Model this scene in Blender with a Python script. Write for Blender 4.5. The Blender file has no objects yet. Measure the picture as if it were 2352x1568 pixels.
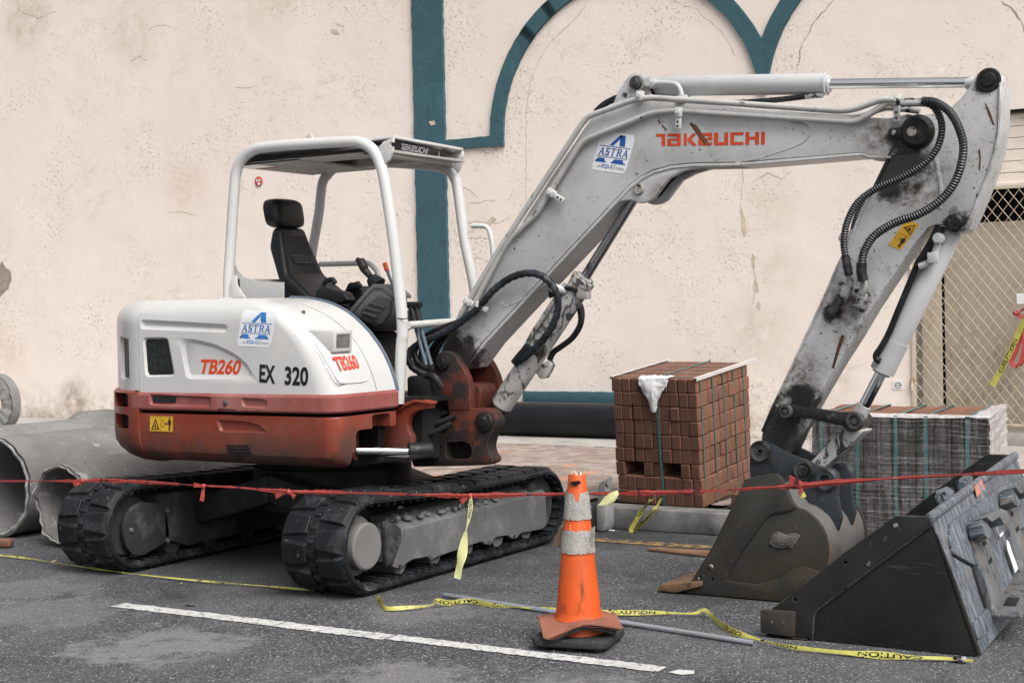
import bpy, bmesh, math, random
from mathutils import Vector, Matrix
R = math.radians
S = bpy.context.scene
C = S.collection
random.seed(7)

# ------------------------------------------------------------------ camera, sky, sun, exposure
FPX, UC, VC = 3400.0, 1176.0, 784.0            # focal length in pixels of a 2352 px wide picture
CAM = Vector((0, 0, 1.4))
YAW, PITCH, ROLL = 0.5481, 0.0203, 0.0205
_f0 = Vector((-math.sin(YAW), math.cos(YAW), 0)); _r0 = Vector((math.cos(YAW), math.sin(YAW), 0)); _u0 = Vector((0, 0, 1))
CF = _f0*math.cos(PITCH) - _u0*math.sin(PITCH)
_u = _u0*math.cos(PITCH) + _f0*math.sin(PITCH)
CR = _r0*math.cos(ROLL) - _u*math.sin(ROLL)
CU = _u*math.cos(ROLL) + _r0*math.sin(ROLL)
cam = bpy.data.cameras.new('camera'); co = bpy.data.objects.new('camera', cam); C.objects.link(co)
m = Matrix.Identity(4)
for i in range(3):
    m[i][0], m[i][1], m[i][2], m[i][3] = CR[i], CU[i], -CF[i], CAM[i]
co.matrix_world = m
cam.sensor_width = 36; cam.lens = FPX/2352*36; cam.clip_start = .05; cam.clip_end = 500
S.camera = co

SUN_EL, SUN_AZ = R(50), R(28)      # azimuth from +X towards -Y
sd = Vector((math.cos(SUN_EL)*math.cos(SUN_AZ), -math.cos(SUN_EL)*math.sin(SUN_AZ), math.sin(SUN_EL)))
w = bpy.data.worlds.new('World'); S.world = w; w.use_nodes = True
wn = w.node_tree; bg = wn.nodes['Background']
sky = wn.nodes.new('ShaderNodeTexSky'); sky.sky_type = 'NISHITA'; sky.sun_disc = False
sky.sun_elevation = SUN_EL; sky.sun_rotation = math.atan2(sd.x, sd.y)
sky.air_density = 1.0; sky.dust_density = 5.0; sky.ozone_density = 1.0
hs = wn.nodes.new('ShaderNodeHueSaturation'); hs.inputs['Saturation'].default_value = .18   # a grey overcast sky
wn.links.new(sky.outputs[0], hs.inputs['Color']); wn.links.new(hs.outputs[0], bg.inputs[0])
bg.inputs[1].default_value = .115
sl = bpy.data.lights.new('sun', 'SUN'); sl.energy = 2.1; sl.angle = R(40); sl.color = (1, .965, .92)
so = bpy.data.objects.new('sun', sl); C.objects.link(so); so.rotation_euler = sd.to_track_quat('Z', 'Y').to_euler()
S.view_settings.view_transform = 'Standard'; S.view_settings.look = 'None'
S.view_settings.exposure = .57; S.view_settings.gamma = 1

# ------------------------------------------------------------------ helpers: points
def ray(u, v): return CF + CR*((u-UC)/FPX) - CU*((v-VC)/FPX)
def py(u, v, y): d = ray(u, v); return CAM + d*((y-CAM.y)/d.y)
def pX(u, v, x): d = ray(u, v); return CAM + d*((x-CAM.x)/d.x)
def pz(u, v, z=0.): d = ray(u, v); return CAM + d*((z-CAM.z)/d.z)
def pp(u, v, P, N): d = ray(u, v); return CAM + d*((P-CAM).dot(N)/d.dot(N))
def pys(l, y): return [py(u, v, y) for u, v in l]
V = Vector
YD = V((0, 1, 0))

# ------------------------------------------------------------------ helpers: meshes
def catmull(P, n=8, closed=False):
    P = [V(p) for p in P]; out = []
    m_ = len(P)
    for i in range(m_-1):
        p0 = P[max(i-1, 0)]; p1 = P[i]; p2 = P[i+1]; p3 = P[min(i+2, m_-1)]
        for k in range(n):
            t = k/n; a = -t+2*t*t-t**3; b = 2-5*t*t+3*t**3; c = t+4*t*t-3*t**3; d = -t*t+t**3
            out.append((p0*a+p1*b+p2*c+p3*d)*.5)
    out.append(P[-1]); return out

class MB:
    def __init__(s): s.bm = bmesh.new()
    def _fin(s, fs, bevel=0, seg=2):
        bmesh.ops.recalc_face_normals(s.bm, faces=fs)
        if bevel > 0:
            es = list({e for f in fs for e in f.edges})
            es = [e for e in es if len(e.link_faces) == 2 and e.calc_face_angle(0) > .35]
            try: bmesh.ops.bevel(s.bm, geom=es, offset=bevel, segments=seg, affect='EDGES', clamp_overlap=True, profile=.5)
            except Exception: pass
    def prism(s, P, ext, bevel=0, seg=2, top=None):
        a = [s.bm.verts.new(p) for p in P]
        b = [s.bm.verts.new(p) for p in (top if top else [V(p)+ext for p in P])]
        fs = [s.bm.faces.new(a), s.bm.faces.new(b[::-1])]; n = len(a)
        for i in range(n): fs.append(s.bm.faces.new((a[i], b[i], b[(i+1) % n], a[(i+1) % n])))
        s._fin(fs, bevel, seg); return s
    def quad(s, *P):
        s.bm.faces.new([s.bm.verts.new(p) for p in P]); return s
    def box(s, c, size, ax=None, bevel=0, seg=2):
        c = V(c); ex, ey, ez = ax if ax else (V((1, 0, 0)), V((0, 1, 0)), V((0, 0, 1)))
        x, y, z = [k/2 for k in size]
        P = [c+ex*i*x+ey*j*y-ez*z for i, j in ((-1, -1), (1, -1), (1, 1), (-1, 1))]
        return s.prism(P, ez*2*z, bevel, seg)
    def bar(s, p0, p1, wd, th, up=V((0, 1, 0)), bevel=0):
        p0, p1 = V(p0), V(p1); d = (p1-p0); L = d.length; d.normalize(); sd_ = d.cross(up).normalized(); up = sd_.cross(d)
        return s.box((p0+p1)/2, (L, wd, th), (d, sd_, up), bevel)
    def cyl(s, p0, p1, r0, r1=None, seg=24, bevel=0):
        return s.tube([p0, p1], r0, seg, r1=r0 if r1 is None else r1, bevel=bevel)
    def tube(s, P, r, seg=10, r1=None, rf=None, caps=True, bevel=0, flat=1.):
        P = [V(p) for p in P]; n = len(P); rings = []
        t0 = (P[1]-P[0]).normalized(); up = V((0, 0, 1)) if abs(t0.z) < .9 else V((1, 0, 0))
        nx = t0.cross(up).normalized()
        for i in range(n):
            t = (P[min(i+1, n-1)]-P[max(i-1, 0)]).normalized()
            nx = (nx - t*nx.dot(t)).normalized(); ny = t.cross(nx)
            rr = rf(i) if rf else (r if r1 is None else r+(r1-r)*i/(n-1))
            rings.append([s.bm.verts.new(P[i]+(nx*math.cos(a)+ny*math.sin(a)*flat)*rr) for a in [2*math.pi*k/seg for k in range(seg)]])
        fs = []
        for i in range(n-1):
            A, B = rings[i], rings[i+1]
            for k in range(seg): fs.append(s.bm.faces.new((A[k], A[(k+1) % seg], B[(k+1) % seg], B[k])))
        if caps: fs += [s.bm.faces.new(rings[0][::-1]), s.bm.faces.new(rings[-1])]
        s._fin(fs, bevel); return s
    def corr(s, P, r, pitch=.014, depth=.0035, seg=12):
        # corrugated hose: the radius rises and falls along the run
        Q = catmull(P, 24); L = [0]
        for a, b in zip(Q, Q[1:]): L.append(L[-1]+(b-a).length)
        N = int(L[-1]/pitch*4); pts = []; j = 0
        for k in range(N+1):
            t = L[-1]*k/N
            while j < len(Q)-2 and L[j+1] < t: j += 1
            f = (t-L[j])/max(L[j+1]-L[j], 1e-6); pts.append(Q[j].lerp(Q[j+1], min(f, 1)))
        return s.tube(pts, r, seg, rf=lambda i: r+(depth if i % 4 in (1, 2) else -depth))
    def lathe(s, prof, c, ax=None, seg=32, closed=False):
        c = V(c); ex, ey, ez = ax if ax else (V((1, 0, 0)), V((0, 1, 0)), V((0, 0, 1)))
        rings = [[s.bm.verts.new(c+(ex*math.cos(a)+ey*math.sin(a))*r_+ez*z) for a in [2*math.pi*k/seg for k in range(seg)]] for r_, z in prof]
        fs = []; n = len(rings)
        for i in range(n if closed else n-1):
            A, B = rings[i], rings[(i+1) % n]
            for k in range(seg): fs.append(s.bm.faces.new((A[k], A[(k+1) % seg], B[(k+1) % seg], B[k])))
        if not closed: fs += [s.bm.faces.new(rings[0][::-1]), s.bm.faces.new(rings[-1])]
        s._fin(fs); return s
    def loft(s, loops, cap=True):
        rings = [[s.bm.verts.new(p) for p in L] for L in loops]; fs = []; n = len(rings[0])
        for A, B in zip(rings, rings[1:]):
            for k in range(n):
                try: fs.append(s.bm.faces.new((A[k], A[(k+1) % n], B[(k+1) % n], B[k])))
                except Exception: pass
        if cap: fs += [s.bm.faces.new(rings[0][::-1]), s.bm.faces.new(rings[-1])]
        s._fin(fs); return s
    def jitter(s, a, freq=0):
        for v in s.bm.verts: v.co += V((random.uniform(-a, a), random.uniform(-a, a), random.uniform(-a, a)))
        return s
    def build(s, name, mat, parent=None, angle=35, label=None, loc=None):
        off = V(loc) if loc else OFF.get(parent.name, V()) if parent else V()
        for v in s.bm.verts: v.co -= off
        me = bpy.data.meshes.new(name); s.bm.to_mesh(me); s.bm.free()
        o = bpy.data.objects.new(name, me); C.objects.link(o)
        if loc: o.location = loc
        if parent: o.parent = parent; OFF[o.name] = off
        else: OFF[o.name] = off
        for k in (mat if isinstance(mat, (list, tuple)) else [mat]): me.materials.append(k)
        if angle:
            for p in me.polygons: p.use_smooth = True
            me.set_sharp_from_angle(angle=R(angle))
        if label: o['label'] = label
        if name in SPLIT: split_obj(o, SPLIT[name]); OFF[o.name] = off
        return o
OFF = {}
SPLIT = dict(sprocket='sprocket', swing_bracket='swing_bracket', link_pins='link_pin', pin_boss='pin_boss', cover_bolts='cover_bolt', bolt_row='bolt', cap_bolts='cap_bolt', pivot_pins='pivot_pin', cylinder_bracket='cylinder_bracket', hinge='hinge', coupler_eye='coupler_eye', bolt='bolt', bucket_link='bucket_link', pin_lock='pin_lock', valve_bolts='valve_bolt', clamp_holes='clamp_hole', hook='hook', bolt_hole='bolt_hole', plaster_flake='plaster_flake', rubber_foot='rubber_foot', scratch='scratch', cylinder_eye='cylinder_eye', cooling_slots='cooling_slot', kerb_stone='kerb_stone', arm_flange='arm_flange', weld_seam='weld_seam')
def split_obj(o, name):
    """loose pieces of a mesh become objects of their own beside it"""
    bm = bmesh.new(); bm.from_mesh(o.data); seen = set(); isl = []
    for f in bm.faces:
        if f in seen: continue
        st = [f]; seen.add(f); g = []
        while st:
            q = st.pop(); g.append(q)
            for v in q.verts:
                for h in v.link_faces:
                    if h not in seen: seen.add(h); st.append(h)
        isl.append([h.index for h in g])
    out = [o]
    if len(isl) > 1:
        for k, idx in enumerate(isl):
            b2 = bm.copy(); keep = set(idx); b2.faces.ensure_lookup_table()
            bmesh.ops.delete(b2, geom=[h for h in b2.faces if h.index not in keep], context='FACES')
            me = bpy.data.meshes.new(name); b2.to_mesh(me); b2.free()
            for mt in o.data.materials: me.materials.append(mt)
            if k == 0: old = o.data; o.data = me; bpy.data.meshes.remove(old)
            else:
                c = o.copy(); c.data = me; C.objects.link(c); c.name = name; out.append(c); OFF[c.name] = OFF[o.name]
    o.name = name; OFF[o.name] = OFF.get(o.name, V()) if o.name in OFF else V(); bm.free(); return out

def thing(name, label, cat, loc=(0, 0, 0), group=None):
    o = bpy.data.objects.new(name, None); C.objects.link(o); o.location = loc; OFF[o.name] = V(loc)
    o.empty_display_size = .1
    return tag(o, label, cat, group)
def tag(o, label=None, cat=None, group=None, kind=None):
    for k, v in (('label', label), ('category', cat), ('group', group), ('kind', kind)):
        if v: o[k] = v
    return o

def carve(o, cutters):
    """cut real recesses into a part; the cutter meshes are thrown away"""
    tmp = []
    for mb in cutters:
        off = OFF.get(o.name, V())
        for v in mb.bm.verts: v.co -= off
        me = bpy.data.meshes.new('cut'); mb.bm.to_mesh(me); mb.bm.free()
        c = bpy.data.objects.new('cut', me); C.objects.link(c); c.parent = o.parent; tmp.append(c)
        md = o.modifiers.new('b', 'BOOLEAN'); md.operation = 'DIFFERENCE'; md.solver = 'EXACT'; md.object = c
    bpy.context.view_layer.update()
    dg = bpy.context.evaluated_depsgraph_get()
    me = bpy.data.meshes.new_from_object(o.evaluated_get(dg)); old = o.data
    if not len(me.polygons): print('CUT FAILED', o.name)
    o.modifiers.clear(); o.data = me; me.name = old.name
    for p in me.polygons: p.use_smooth = True
    me.set_sharp_from_angle(angle=R(26))
    for c in tmp:
        d = c.data; bpy.data.objects.remove(c); bpy.data.meshes.remove(d)
    bpy.data.meshes.remove(old)

def recess(P, depth, n, inset, r=.012):
    """frustum cutter: outline P on a surface, walls slope inwards"""
    k = len(P); nn = V()
    for i in range(k): nn += P[i].cross(P[(i+1) % k])
    sg = 1 if nn.dot(n) > 0 else -1; inn = []
    for i in range(k):
        a, b, d = P[i-1], P[i], P[(i+1) % k]
        n1 = n.cross((b-a).normalized())*sg; n2 = n.cross((d-b).normalized())*sg; bis = (n1+n2).normalized()
        inn.append(b+bis*(inset/max(.5, bis.dot(n1))))
    o_, i_ = roundpoly(P, r, 3), roundpoly(inn, max(r-inset*.5, .004), 3)
    up = [a+n*.012+(a-b)*(.012/depth) for a, b in zip(o_, i_)]; lo = [b-n*depth for b in i_]
    return MB().prism(up, None, top=lo)
def rrect(c, ex, ey, w_, h_, r, n=4):
    out = []
    for sx, sy, a0 in ((1, 1, 0), (-1, 1, 90), (-1, -1, 180), (1, -1, 270)):
        for k in range(n+1):
            a = R(a0+90*k/n); out.append(c+ex*(sx*(w_/2-r)+r*math.cos(a))+ey*(sy*(h_/2-r)+r*math.sin(a)))
    return out
def roundpoly(P, r, n=3):
    out = []; k = len(P)
    for i in range(k):
        a, b, d = P[i-1], P[i], P[(i+1) % k]
        rr = min(r, (a-b).length*.45, (d-b).length*.45)
        p, q = b+(a-b).normalized()*rr, b+(d-b).normalized()*rr
        for j in range(n+1):
            t = j/n; out.append(p*(1-t)**2+b*2*t*(1-t)+q*t*t)
    return out

def text_polys(body, offset=0.):
    cu = bpy.data.curves.new('t', 'FONT'); cu.body = body; cu.offset = offset; cu.resolution_u = 4
    o = bpy.data.objects.new('t', cu); C.objects.link(o)
    bpy.context.view_layer.update()
    me = bpy.data.meshes.new_from_object(o.evaluated_get(bpy.context.evaluated_depsgraph_get()))
    P = [[tuple(me.vertices[i].co[:2]) for i in p.vertices] for p in me.polygons]
    bpy.data.objects.remove(o); bpy.data.curves.remove(cu); bpy.data.meshes.remove(me)
    return norm_polys(P)
def norm_polys(P):
    xs = [x for p in P for x, y in p]; ys = [y for p in P for x, y in p]
    x0, x1, y0, y1 = min(xs), max(xs), min(ys), max(ys)
    return [[((x-x0)/(x1-x0), (y-y0)/(y1-y0)) for x, y in p] for p in P]
def decal(mb, polys, O, ex, ey, shear=0, lift=0., fn=None):
    """flat lettering or marks: unit polygons laid on O + x*ex + y*ey"""
    n = ex.cross(ey).normalized()*lift
    for p in polys:
        vs = []
        for x, y in p:
            x2 = x+shear*(y-.5); q = O+ex*x2+ey*y+n
            vs.append(mb.bm.verts.new(fn(q) if fn else q))
        try: mb.bm.faces.new(vs)
        except Exception: pass
    return mb
def strokes(segs, t):
    out = []
    for (x0, y0, x1, y1) in segs:
        d = V((x1-x0, y1-y0)); L = d.length; d /= L; q = V((-d.y, d.x))*t/2
        out.append([(x0-q.x, y0-q.y), (x1-q.x, y1-q.y), (x1+q.x, y1+q.y), (x0+q.x, y0+q.y)])
    return out
# the square lettering of the machine's maker: each glyph from bars
_t = .24
def _bars(L, x, w_): return [[(x+a*w_, b), (x+c*w_, b), (x+c*w_, d), (x+a*w_, d)] for a, b, c, d in L]
def maker_polys():
    G = []; t = .27; th = .23
    G += _bars([(0, 1-th, 1, 1), (.62, 0, 1, 1-th)], 0, .9)                                                    # T
    G += _bars([(0, 1-th, 1, 1), (.72, 0, 1, 1-th), (0, .42, .72, .42+.17), (0, 0, .28, .42), (.28, 0, .72, th*.8)], 1.12, 1.32)   # a
    x = 2.72; G += _bars([(0, 0, .24, 1)], x, 1.2)
    G += [[(x+.32, .5), (x+.85, 1), (x+1.25, 1), (x+.72, .5)], [(x+.32, .5), (x+.72, .5), (x+1.25, 0), (x+.85, 0)]]       # K
    G += _bars([(0, 0, .28, 1), (.28, 1-th, 1, 1), (.28, 0, 1, th), (.28, .42, .72, .59), (.72, .42, 1, 1-th)], 4.12, 1.3)     # e
    G += _bars([(0, 0, .28, 1), (.28, 0, .72, th), (.72, 0, 1, 1)], 5.62, 1.32)                                 # U
    G += _bars([(0, 0, .28, 1), (.28, 1-th, 1, 1), (.28, 0, 1, th)], 7.14, 1.22)                                # C
    G += _bars([(0, 0, .28, 1), (.72, 0, 1, 1), (.28, .4, .72, .4+th)], 8.54, 1.24)                             # H
    G += _bars([(0, 0, 1, 1)], 9.98, .33)                                                                      # I
    return norm_polys(G)
def astra_polys():
    # big A cut by two rules, with the name between them, all in one blue
    G = [[(.30, .70), (.55, 1), (.66, 1), (.43, .70)], [(.555, .995), (.73, 1), (.80, .70), (.625, .70)],
         [(0, .655), (1, .655), (1, .672), (0, .672)], [(0, .36), (1, .36), (1, .377), (0, .377)],
         [(.06, .33), (.27, .33), (.285, .25), (.34, .235), (.34, .21), (-.02, .21), (-.02, .235), (.05, .25)],
         [(.60, .33), (.86, .33), (.90, .25), (.97, .235), (.97, .21), (.50, .21), (.50, .235), (.575, .25)]]
    x = .03
    def L(polys, wd):
        nonlocal x
        for p in polys: G.append([(x+a*wd, .41+b*.21) for a, b in p])
        x += wd+.035
    A = [[(0, 0), (.42, 1), (.58, 1), (.16, 0)], [(.42, 1), (.58, 1), (1, 0), (.72, 0)], [(.22, .3), (.75, .3), (.75, .4), (.22, .4)], [(-.06, 0), (.26, 0), (.26, .07), (-.06, .07)], [(.62, 0), (1.08, 0), (1.08, .07), (.62, .07)]]
    Sg = [[(.1, .85), (.9, .85), (.9, 1), (.1, 1)], [(.05, .5), (.35, .5), (.35, .95), (.05, .95)], [(.1, .42), (.9, .42), (.9, .58), (.1, .58)], [(.65, .05), (.95, .05), (.95, .5), (.65, .5)], [(.1, 0), (.9, 0), (.9, .15), (.1, .15)], [(.05, 0), (.15, 0), (.15, .3), (.05, .3)], [(.82, .7), (.92, .7), (.92, 1), (.82, 1)]]
    T = [[(.38, 0), (.62, 0), (.62, 1), (.38, 1)], [(0, .9), (1, .9), (1, 1), (0, 1)], [(0, .72), (.08, .72), (.08, 1), (0, 1)], [(.92, .72), (1, .72), (1, 1), (.92, 1)], [(.25, 0), (.75, 0), (.75, .07), (.25, .07)]]
    Rg = [[(.12, 0), (.36, 0), (.36, 1), (.12, 1)], [(0, .92), (.7, .92), (.7, 1), (0, 1)], [(.36, .45), (.75, .45), (.75, .54), (.36, .54)], [(.65, .5), (.9, .58), (.9, .88), (.65, .97)], [(.45, .48), (.68, .48), (1.05, 0), (.8, 0)], [(0, 0), (.48, 0), (.48, .07), (0, .07)]]
    for g, wd in ((A, .17), (Sg, .13), (T, .16), (Rg, .17), (A, .17)): L(g, wd)
    return G

# ------------------------------------------------------------------ helpers: materials
class NT:
    def __init__(s, name):
        s.m = bpy.data.materials.new(name); s.m.use_nodes = True; s.t = s.m.node_tree
        s.b = s.t.nodes['Principled BSDF']
    def n(s, k): return s.t.nodes.new('ShaderNode'+k)
    def l(s, a, b): s.t.links.new(a, b)
    def pos(s, obj=False, stretch=None, rot=None):
        if obj: o = s.n('TexCoord').outputs['Object']
        else: o = s.n('NewGeometry').outputs['Position']
        if stretch or rot:
            mp = s.n('Mapping'); s.l(o, mp.inputs[0])
            if stretch: mp.inputs['Scale'].default_value = stretch
            if rot: mp.inputs['Rotation'].default_value = rot
            o = mp.outputs[0]
        return o
    def noise(s, co_, scale, detail=4, rough=.6, dist=0):
        x = s.n('TexNoise'); s.l(co_, x.inputs['Vector']); x.inputs['Scale'].default_value = scale
        x.inputs['Detail'].default_value = detail; x.inputs['Roughness'].default_value = rough; x.inputs['Distortion'].default_value = dist
        return x.outputs[0]
    def vor(s, co_, scale, feat='F1', out=0):
        x = s.n('TexVoronoi'); s.l(co_, x.inputs['Vector']); x.inputs['Scale'].default_value = scale; x.feature = feat
        return x.outputs[out]
    def rng(s, f, lo, hi, a=0, b=1):
        x = s.n('MapRange'); x.interpolation_type = 'SMOOTHSTEP' if False else 'LINEAR'; x.clamp = True
        s.l(f, x.inputs[0]); x.inputs[1].default_value = lo; x.inputs[2].default_value = hi; x.inputs[3].default_value = a; x.inputs[4].default_value = b
        return x.outputs[0]
    def math(s, op, a, b=None):
        x = s.n('Math'); x.operation = op
        for i, k in enumerate((a, b)):
            if k is None: continue
            if isinstance(k, (int, float)): x.inputs[i].default_value = k
            else: s.l(k, x.inputs[i])
        return x.outputs[0]
    def mix(s, f, a, b, mode='MIX'):
        x = s.n('Mix'); x.data_type = 'RGBA'; x.blend_type = mode
        for i, k in ((0, f), (6, a), (7, b)):
            if isinstance(k, (int, float)): x.inputs[i].default_value = k
            elif isinstance(k, tuple): x.inputs[i].default_value = (*k, 1)
            else: s.l(k, x.inputs[i])
        return x.outputs[2]
    def bump(s, h, strength, dist=.01, prev=None):
        x = s.n('Bump'); x.inputs['Strength'].default_value = strength; x.inputs['Distance'].default_value = dist
        s.l(h, x.inputs['Height'])
        if prev: s.l(prev, x.inputs['Normal'])
        return x.outputs[0]
    def sphere(s, c, r):
        x = s.n('VectorMath'); x.operation = 'DISTANCE'; s.l(s.pos(), x.inputs[0]); x.inputs[1].default_value = c
        return s.rng(x.outputs['Value'], r*.25, r, 1, 0)

def mat(name, base, rough=.6, metal=0, var=.1, vs=2.5, layers=(), bump=(), obj=False, rnd=0, grease=(), gcol=(.012, .012, .012), spec=.3, coat=0, edge=None, rust=()):
    """paint, rubber, metal, concrete: base colour with slow variation, worn or dirty layers with edges of their own, bump"""
    t = NT(name); P = t.pos(obj)
    col = t.mix(t.rng(t.noise(P, vs, 5), .3, .7), tuple(c*(1-var) for c in base), tuple(min(1, c*(1+var)) for c in base))
    rg = rough
    if rnd:
        oi = t.n('ObjectInfo').outputs['Random']; col = t.mix(1., col, t.rng(oi, 0, 1, 1-rnd, 1+rnd), 'MULTIPLY')
    for L in layers:
        Q = t.pos(obj, L.get('st'), L.get('rot'))
        f = t.vor(Q, L['s']) if L.get('k') == 'v' else t.noise(Q, L['s'], L.get('d', 6), L.get('r', .65), L.get('dist', 0))
        f = t.rng(f, L['lo'], L['hi'], 0, L.get('a', 1))
        if 'zr' in L:      # dirt that lies low on the thing
            z = t.n('SeparateXYZ'); t.l(t.pos(), z.inputs[0]); f = t.math('MULTIPLY', f, t.rng(z.outputs[2], L['zr'][0], L['zr'][1], 1, 0))
        col = t.mix(f, col, L['c']); rg2 = L.get('rough')
        if rg2 is not None:
            x = t.n('Mix'); x.data_type = 'FLOAT'; t.l(f, x.inputs[0])
            if isinstance(rg, (int, float)): x.inputs[2].default_value = rg
            else: t.l(rg, x.inputs[2])
            x.inputs[3].default_value = rg2; rg = x.outputs[0]
    if rust:
        nz = t.noise(P, 20, 8, .75)
        for c, r_ in rust: col = t.mix(t.math('MULTIPLY', t.sphere(c, r_), t.rng(nz, .38, .62)), col, (.11, .082, .055))
    if grease:
        nz = t.rng(t.noise(P, 14, 6, .7), .3, .7, -.55, .55); g = None
        for c, r_ in grease:
            k = t.sphere(c, r_); g = k if g is None else t.math('MAXIMUM', g, k)
        k = t.math('MULTIPLY', g, 1.25); k = t.math('ADD', k, t.math('MULTIPLY', nz, t.rng(g, 0, .15)))
        col = t.mix(t.rng(k, .25, .75, 0, .96), col, gcol)
    if edge:      # paint worn off and dirt caught along real edges
        ec, er_, ea = edge; bv = t.n('Bevel'); bv.samples = 4; bv.inputs['Radius'].default_value = er_
        dt = t.n('VectorMath'); dt.operation = 'DOT_PRODUCT'; t.l(bv.outputs[0], dt.inputs[0]); t.l(t.n('NewGeometry').outputs['Normal'], dt.inputs[1])
        em = t.math('MULTIPLY', t.rng(dt.outputs['Value'], .80, .985, 1, 0), t.rng(t.noise(P, 16, 7, .75), .42, .6)); col = t.mix(t.math('MULTIPLY', em, ea), col, ec)
    t.l(col, t.b.inputs['Base Color'])
    if isinstance(rg, (int, float)): t.b.inputs['Roughness'].default_value = rg
    else: t.l(rg, t.b.inputs['Roughness'])
    t.b.inputs['Metallic'].default_value = metal; t.b.inputs['Specular IOR Level'].default_value = spec
    if coat: t.b.inputs['Coat Weight'].default_value = coat; t.b.inputs['Coat Roughness'].default_value = .15
    pv = None
    for s_, st, d in bump: pv = t.bump(t.noise(t.pos(obj), s_, 6, .65), st, d, pv)
    if pv: t.l(pv, t.b.inputs['Normal'])
    return t.m

# ------------------------------------------------------------------ materials
BLACK = (.012, .012, .013)
def wall_mat(name, base, peel=1., dirt=True, chip=None):
    t = NT(name); P = t.pos()
    big = t.noise(P, .55, 6, .62, .6); mid = t.noise(P, 2.2, 6, .7, .3)
    col = t.mix(t.rng(big, .35, .68), base, tuple(b*k for b, k in zip(base, (.965, .935, .90))))
    col = t.mix(t.rng(mid, .55, .78, 0, .32), col, tuple(b*k for b, k in zip(base, (.86, .78, .68))))
    col = t.mix(t.rng(t.noise(t.pos(stretch=(1, 1, .07)), 4.5, 5, .65), .54, .72, 0, .13), col, tuple(b*k for b, k in zip(base, (.84, .78, .71))))
    fl = t.noise(t.pos(stretch=(1, 1, .45)), 5, 8, .75, .4)
    z = t.n('SeparateXYZ'); t.l(P, z.inputs[0])
    col = t.mix(t.rng(fl, .66, .74, 0, .35), col, tuple(b*k for b, k in zip(base, (.6, .52, .44))))
    if dirt:
        low = t.rng(z.outputs[2], .1, .75, 1, 0); d = t.noise(P, 7, 8, .75)
        col = t.mix(t.math('MULTIPLY', t.rng(d, .42, .66), t.math('MULTIPLY', low, low)), col, (.19, .155, .12))
        dr = t.noise(P, 2.6, 8, .7, .3); col = t.mix(t.rng(t.math('ADD', t.math('MULTIPLY', low, .22), dr), .68, .84, 0, .7), col, (.42, .35, .28))
        # brown splash stains with their own place
        for c, r_, cc in (((-14.6, 13.2, .42), .42, (.16, .095, .065)), ((-15.3, 13.2, 5.3), .75, (.5, .40, .30)), ((-13.4, 13.2, 4.9), .8, (.60, .5, .4)), ((-11.2, 13.2, 5.2), .9, (.60, .49, .36)),
                          ((-12.6, 13.2, 3.0), .6, (.66, .52, .44)), ((-5.3, 13.2, 1.2), .55, (.58, .5, .42)), ((-4.7, 13.2, .75), .6, (.5, .43, .36)), ((-5.15, 13.2, 2.3), .45, (.66, .58, .48)), ((-5.1, 13.2, 1.75), .4, (.64, .55, .45)), ((-8.55, 13.2, 2.4), .5, (.68, .59, .5)), ((-16, 13.2, 1.0), .8, (.62, .5, .4))):
            s_ = t.sphere(c, r_); n2 = t.noise(P, 6, 8, .75)
            col = t.mix(t.rng(t.math('MULTIPLY', t.math('ADD', t.math('MULTIPLY', s_, .75), -.22), t.rng(n2, .34, .66)), .02, .42, 0, .62), col, cc)
    # bare spots where the paint has come off
    vz = t.noise(P, 9, 9, .8, .5); wh = t.noise(P, .7, 3, .5)
    pm = t.math('MULTIPLY', t.rng(vz, .655, .67), t.rng(wh, .52, .6))
    col = t.mix(t.math('MULTIPLY', pm, .8*peel), col, tuple(b*k for b, k in zip(base, (.62, .57, .5))))
    sp = t.math('MULTIPLY', t.rng(t.noise(P, 48, 4, .6), .655, .70), t.rng(t.noise(P, 1.7, 4, .6), .45, .62)); col = t.mix(t.math('MULTIPLY', sp, .45), col, tuple(b*k for b, k in zip(base, (.55, .47, .38))))
    if chip:
        ck = t.rng(t.noise(P, 16, 8, .78), .66, .675); col = t.mix(ck, col, chip); col = t.mix(t.rng(t.noise(P, 3, 8, .75), .5, .7, 0, .5), col, tuple(b*1.45 for b in base)); col = t.mix(t.rng(t.noise(t.pos(stretch=(1, 1, .3)), 9, 8, .75), .56, .68, 0, .6), col, tuple(b*.5 for b in base))
    t.l(col, t.b.inputs['Base Color']); t.b.inputs['Roughness'].default_value = .85; t.b.inputs['Specular IOR Level'].default_value = .25
    b1 = t.bump(t.noise(P, 45, 6, .7), .12, .006)
    lump = t.math('MULTIPLY', t.rng(t.noise(P, 34, 5, .6, .2), .58, .74), t.rng(t.noise(P, 1.3, 4, .6), .45, .65))
    b2 = t.bump(lump, .85*peel, .015, b1)
    edge = t.math('MULTIPLY', t.rng(t.noise(t.pos(stretch=(.8, 1, 1.15)), 4.2, 9, .78, .7), .56, .572), t.rng(t.noise(P, .9, 3, .5), .53, .62))
    b3 = t.bump(edge, .5*peel, .012, b2)
    b4 = t.bump(t.noise(P, 1.6, 4, .5), .14, .10, b3)
    # faint courses of the blockwork under the paint
    br = t.n('TexBrick'); mp = t.n('Mapping'); mp.inputs['Rotation'].default_value = (R(90), 0, 0)
    cx = t.n('CombineXYZ'); t.l(t.math('ADD', z.outputs[0], t.math('MULTIPLY', t.noise(P, 1.2, 3), .08)), cx.inputs[0]); t.l(t.math('ADD', z.outputs[2], t.math('MULTIPLY', t.noise(P, 2, 4), .045)), cx.inputs[1])
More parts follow.
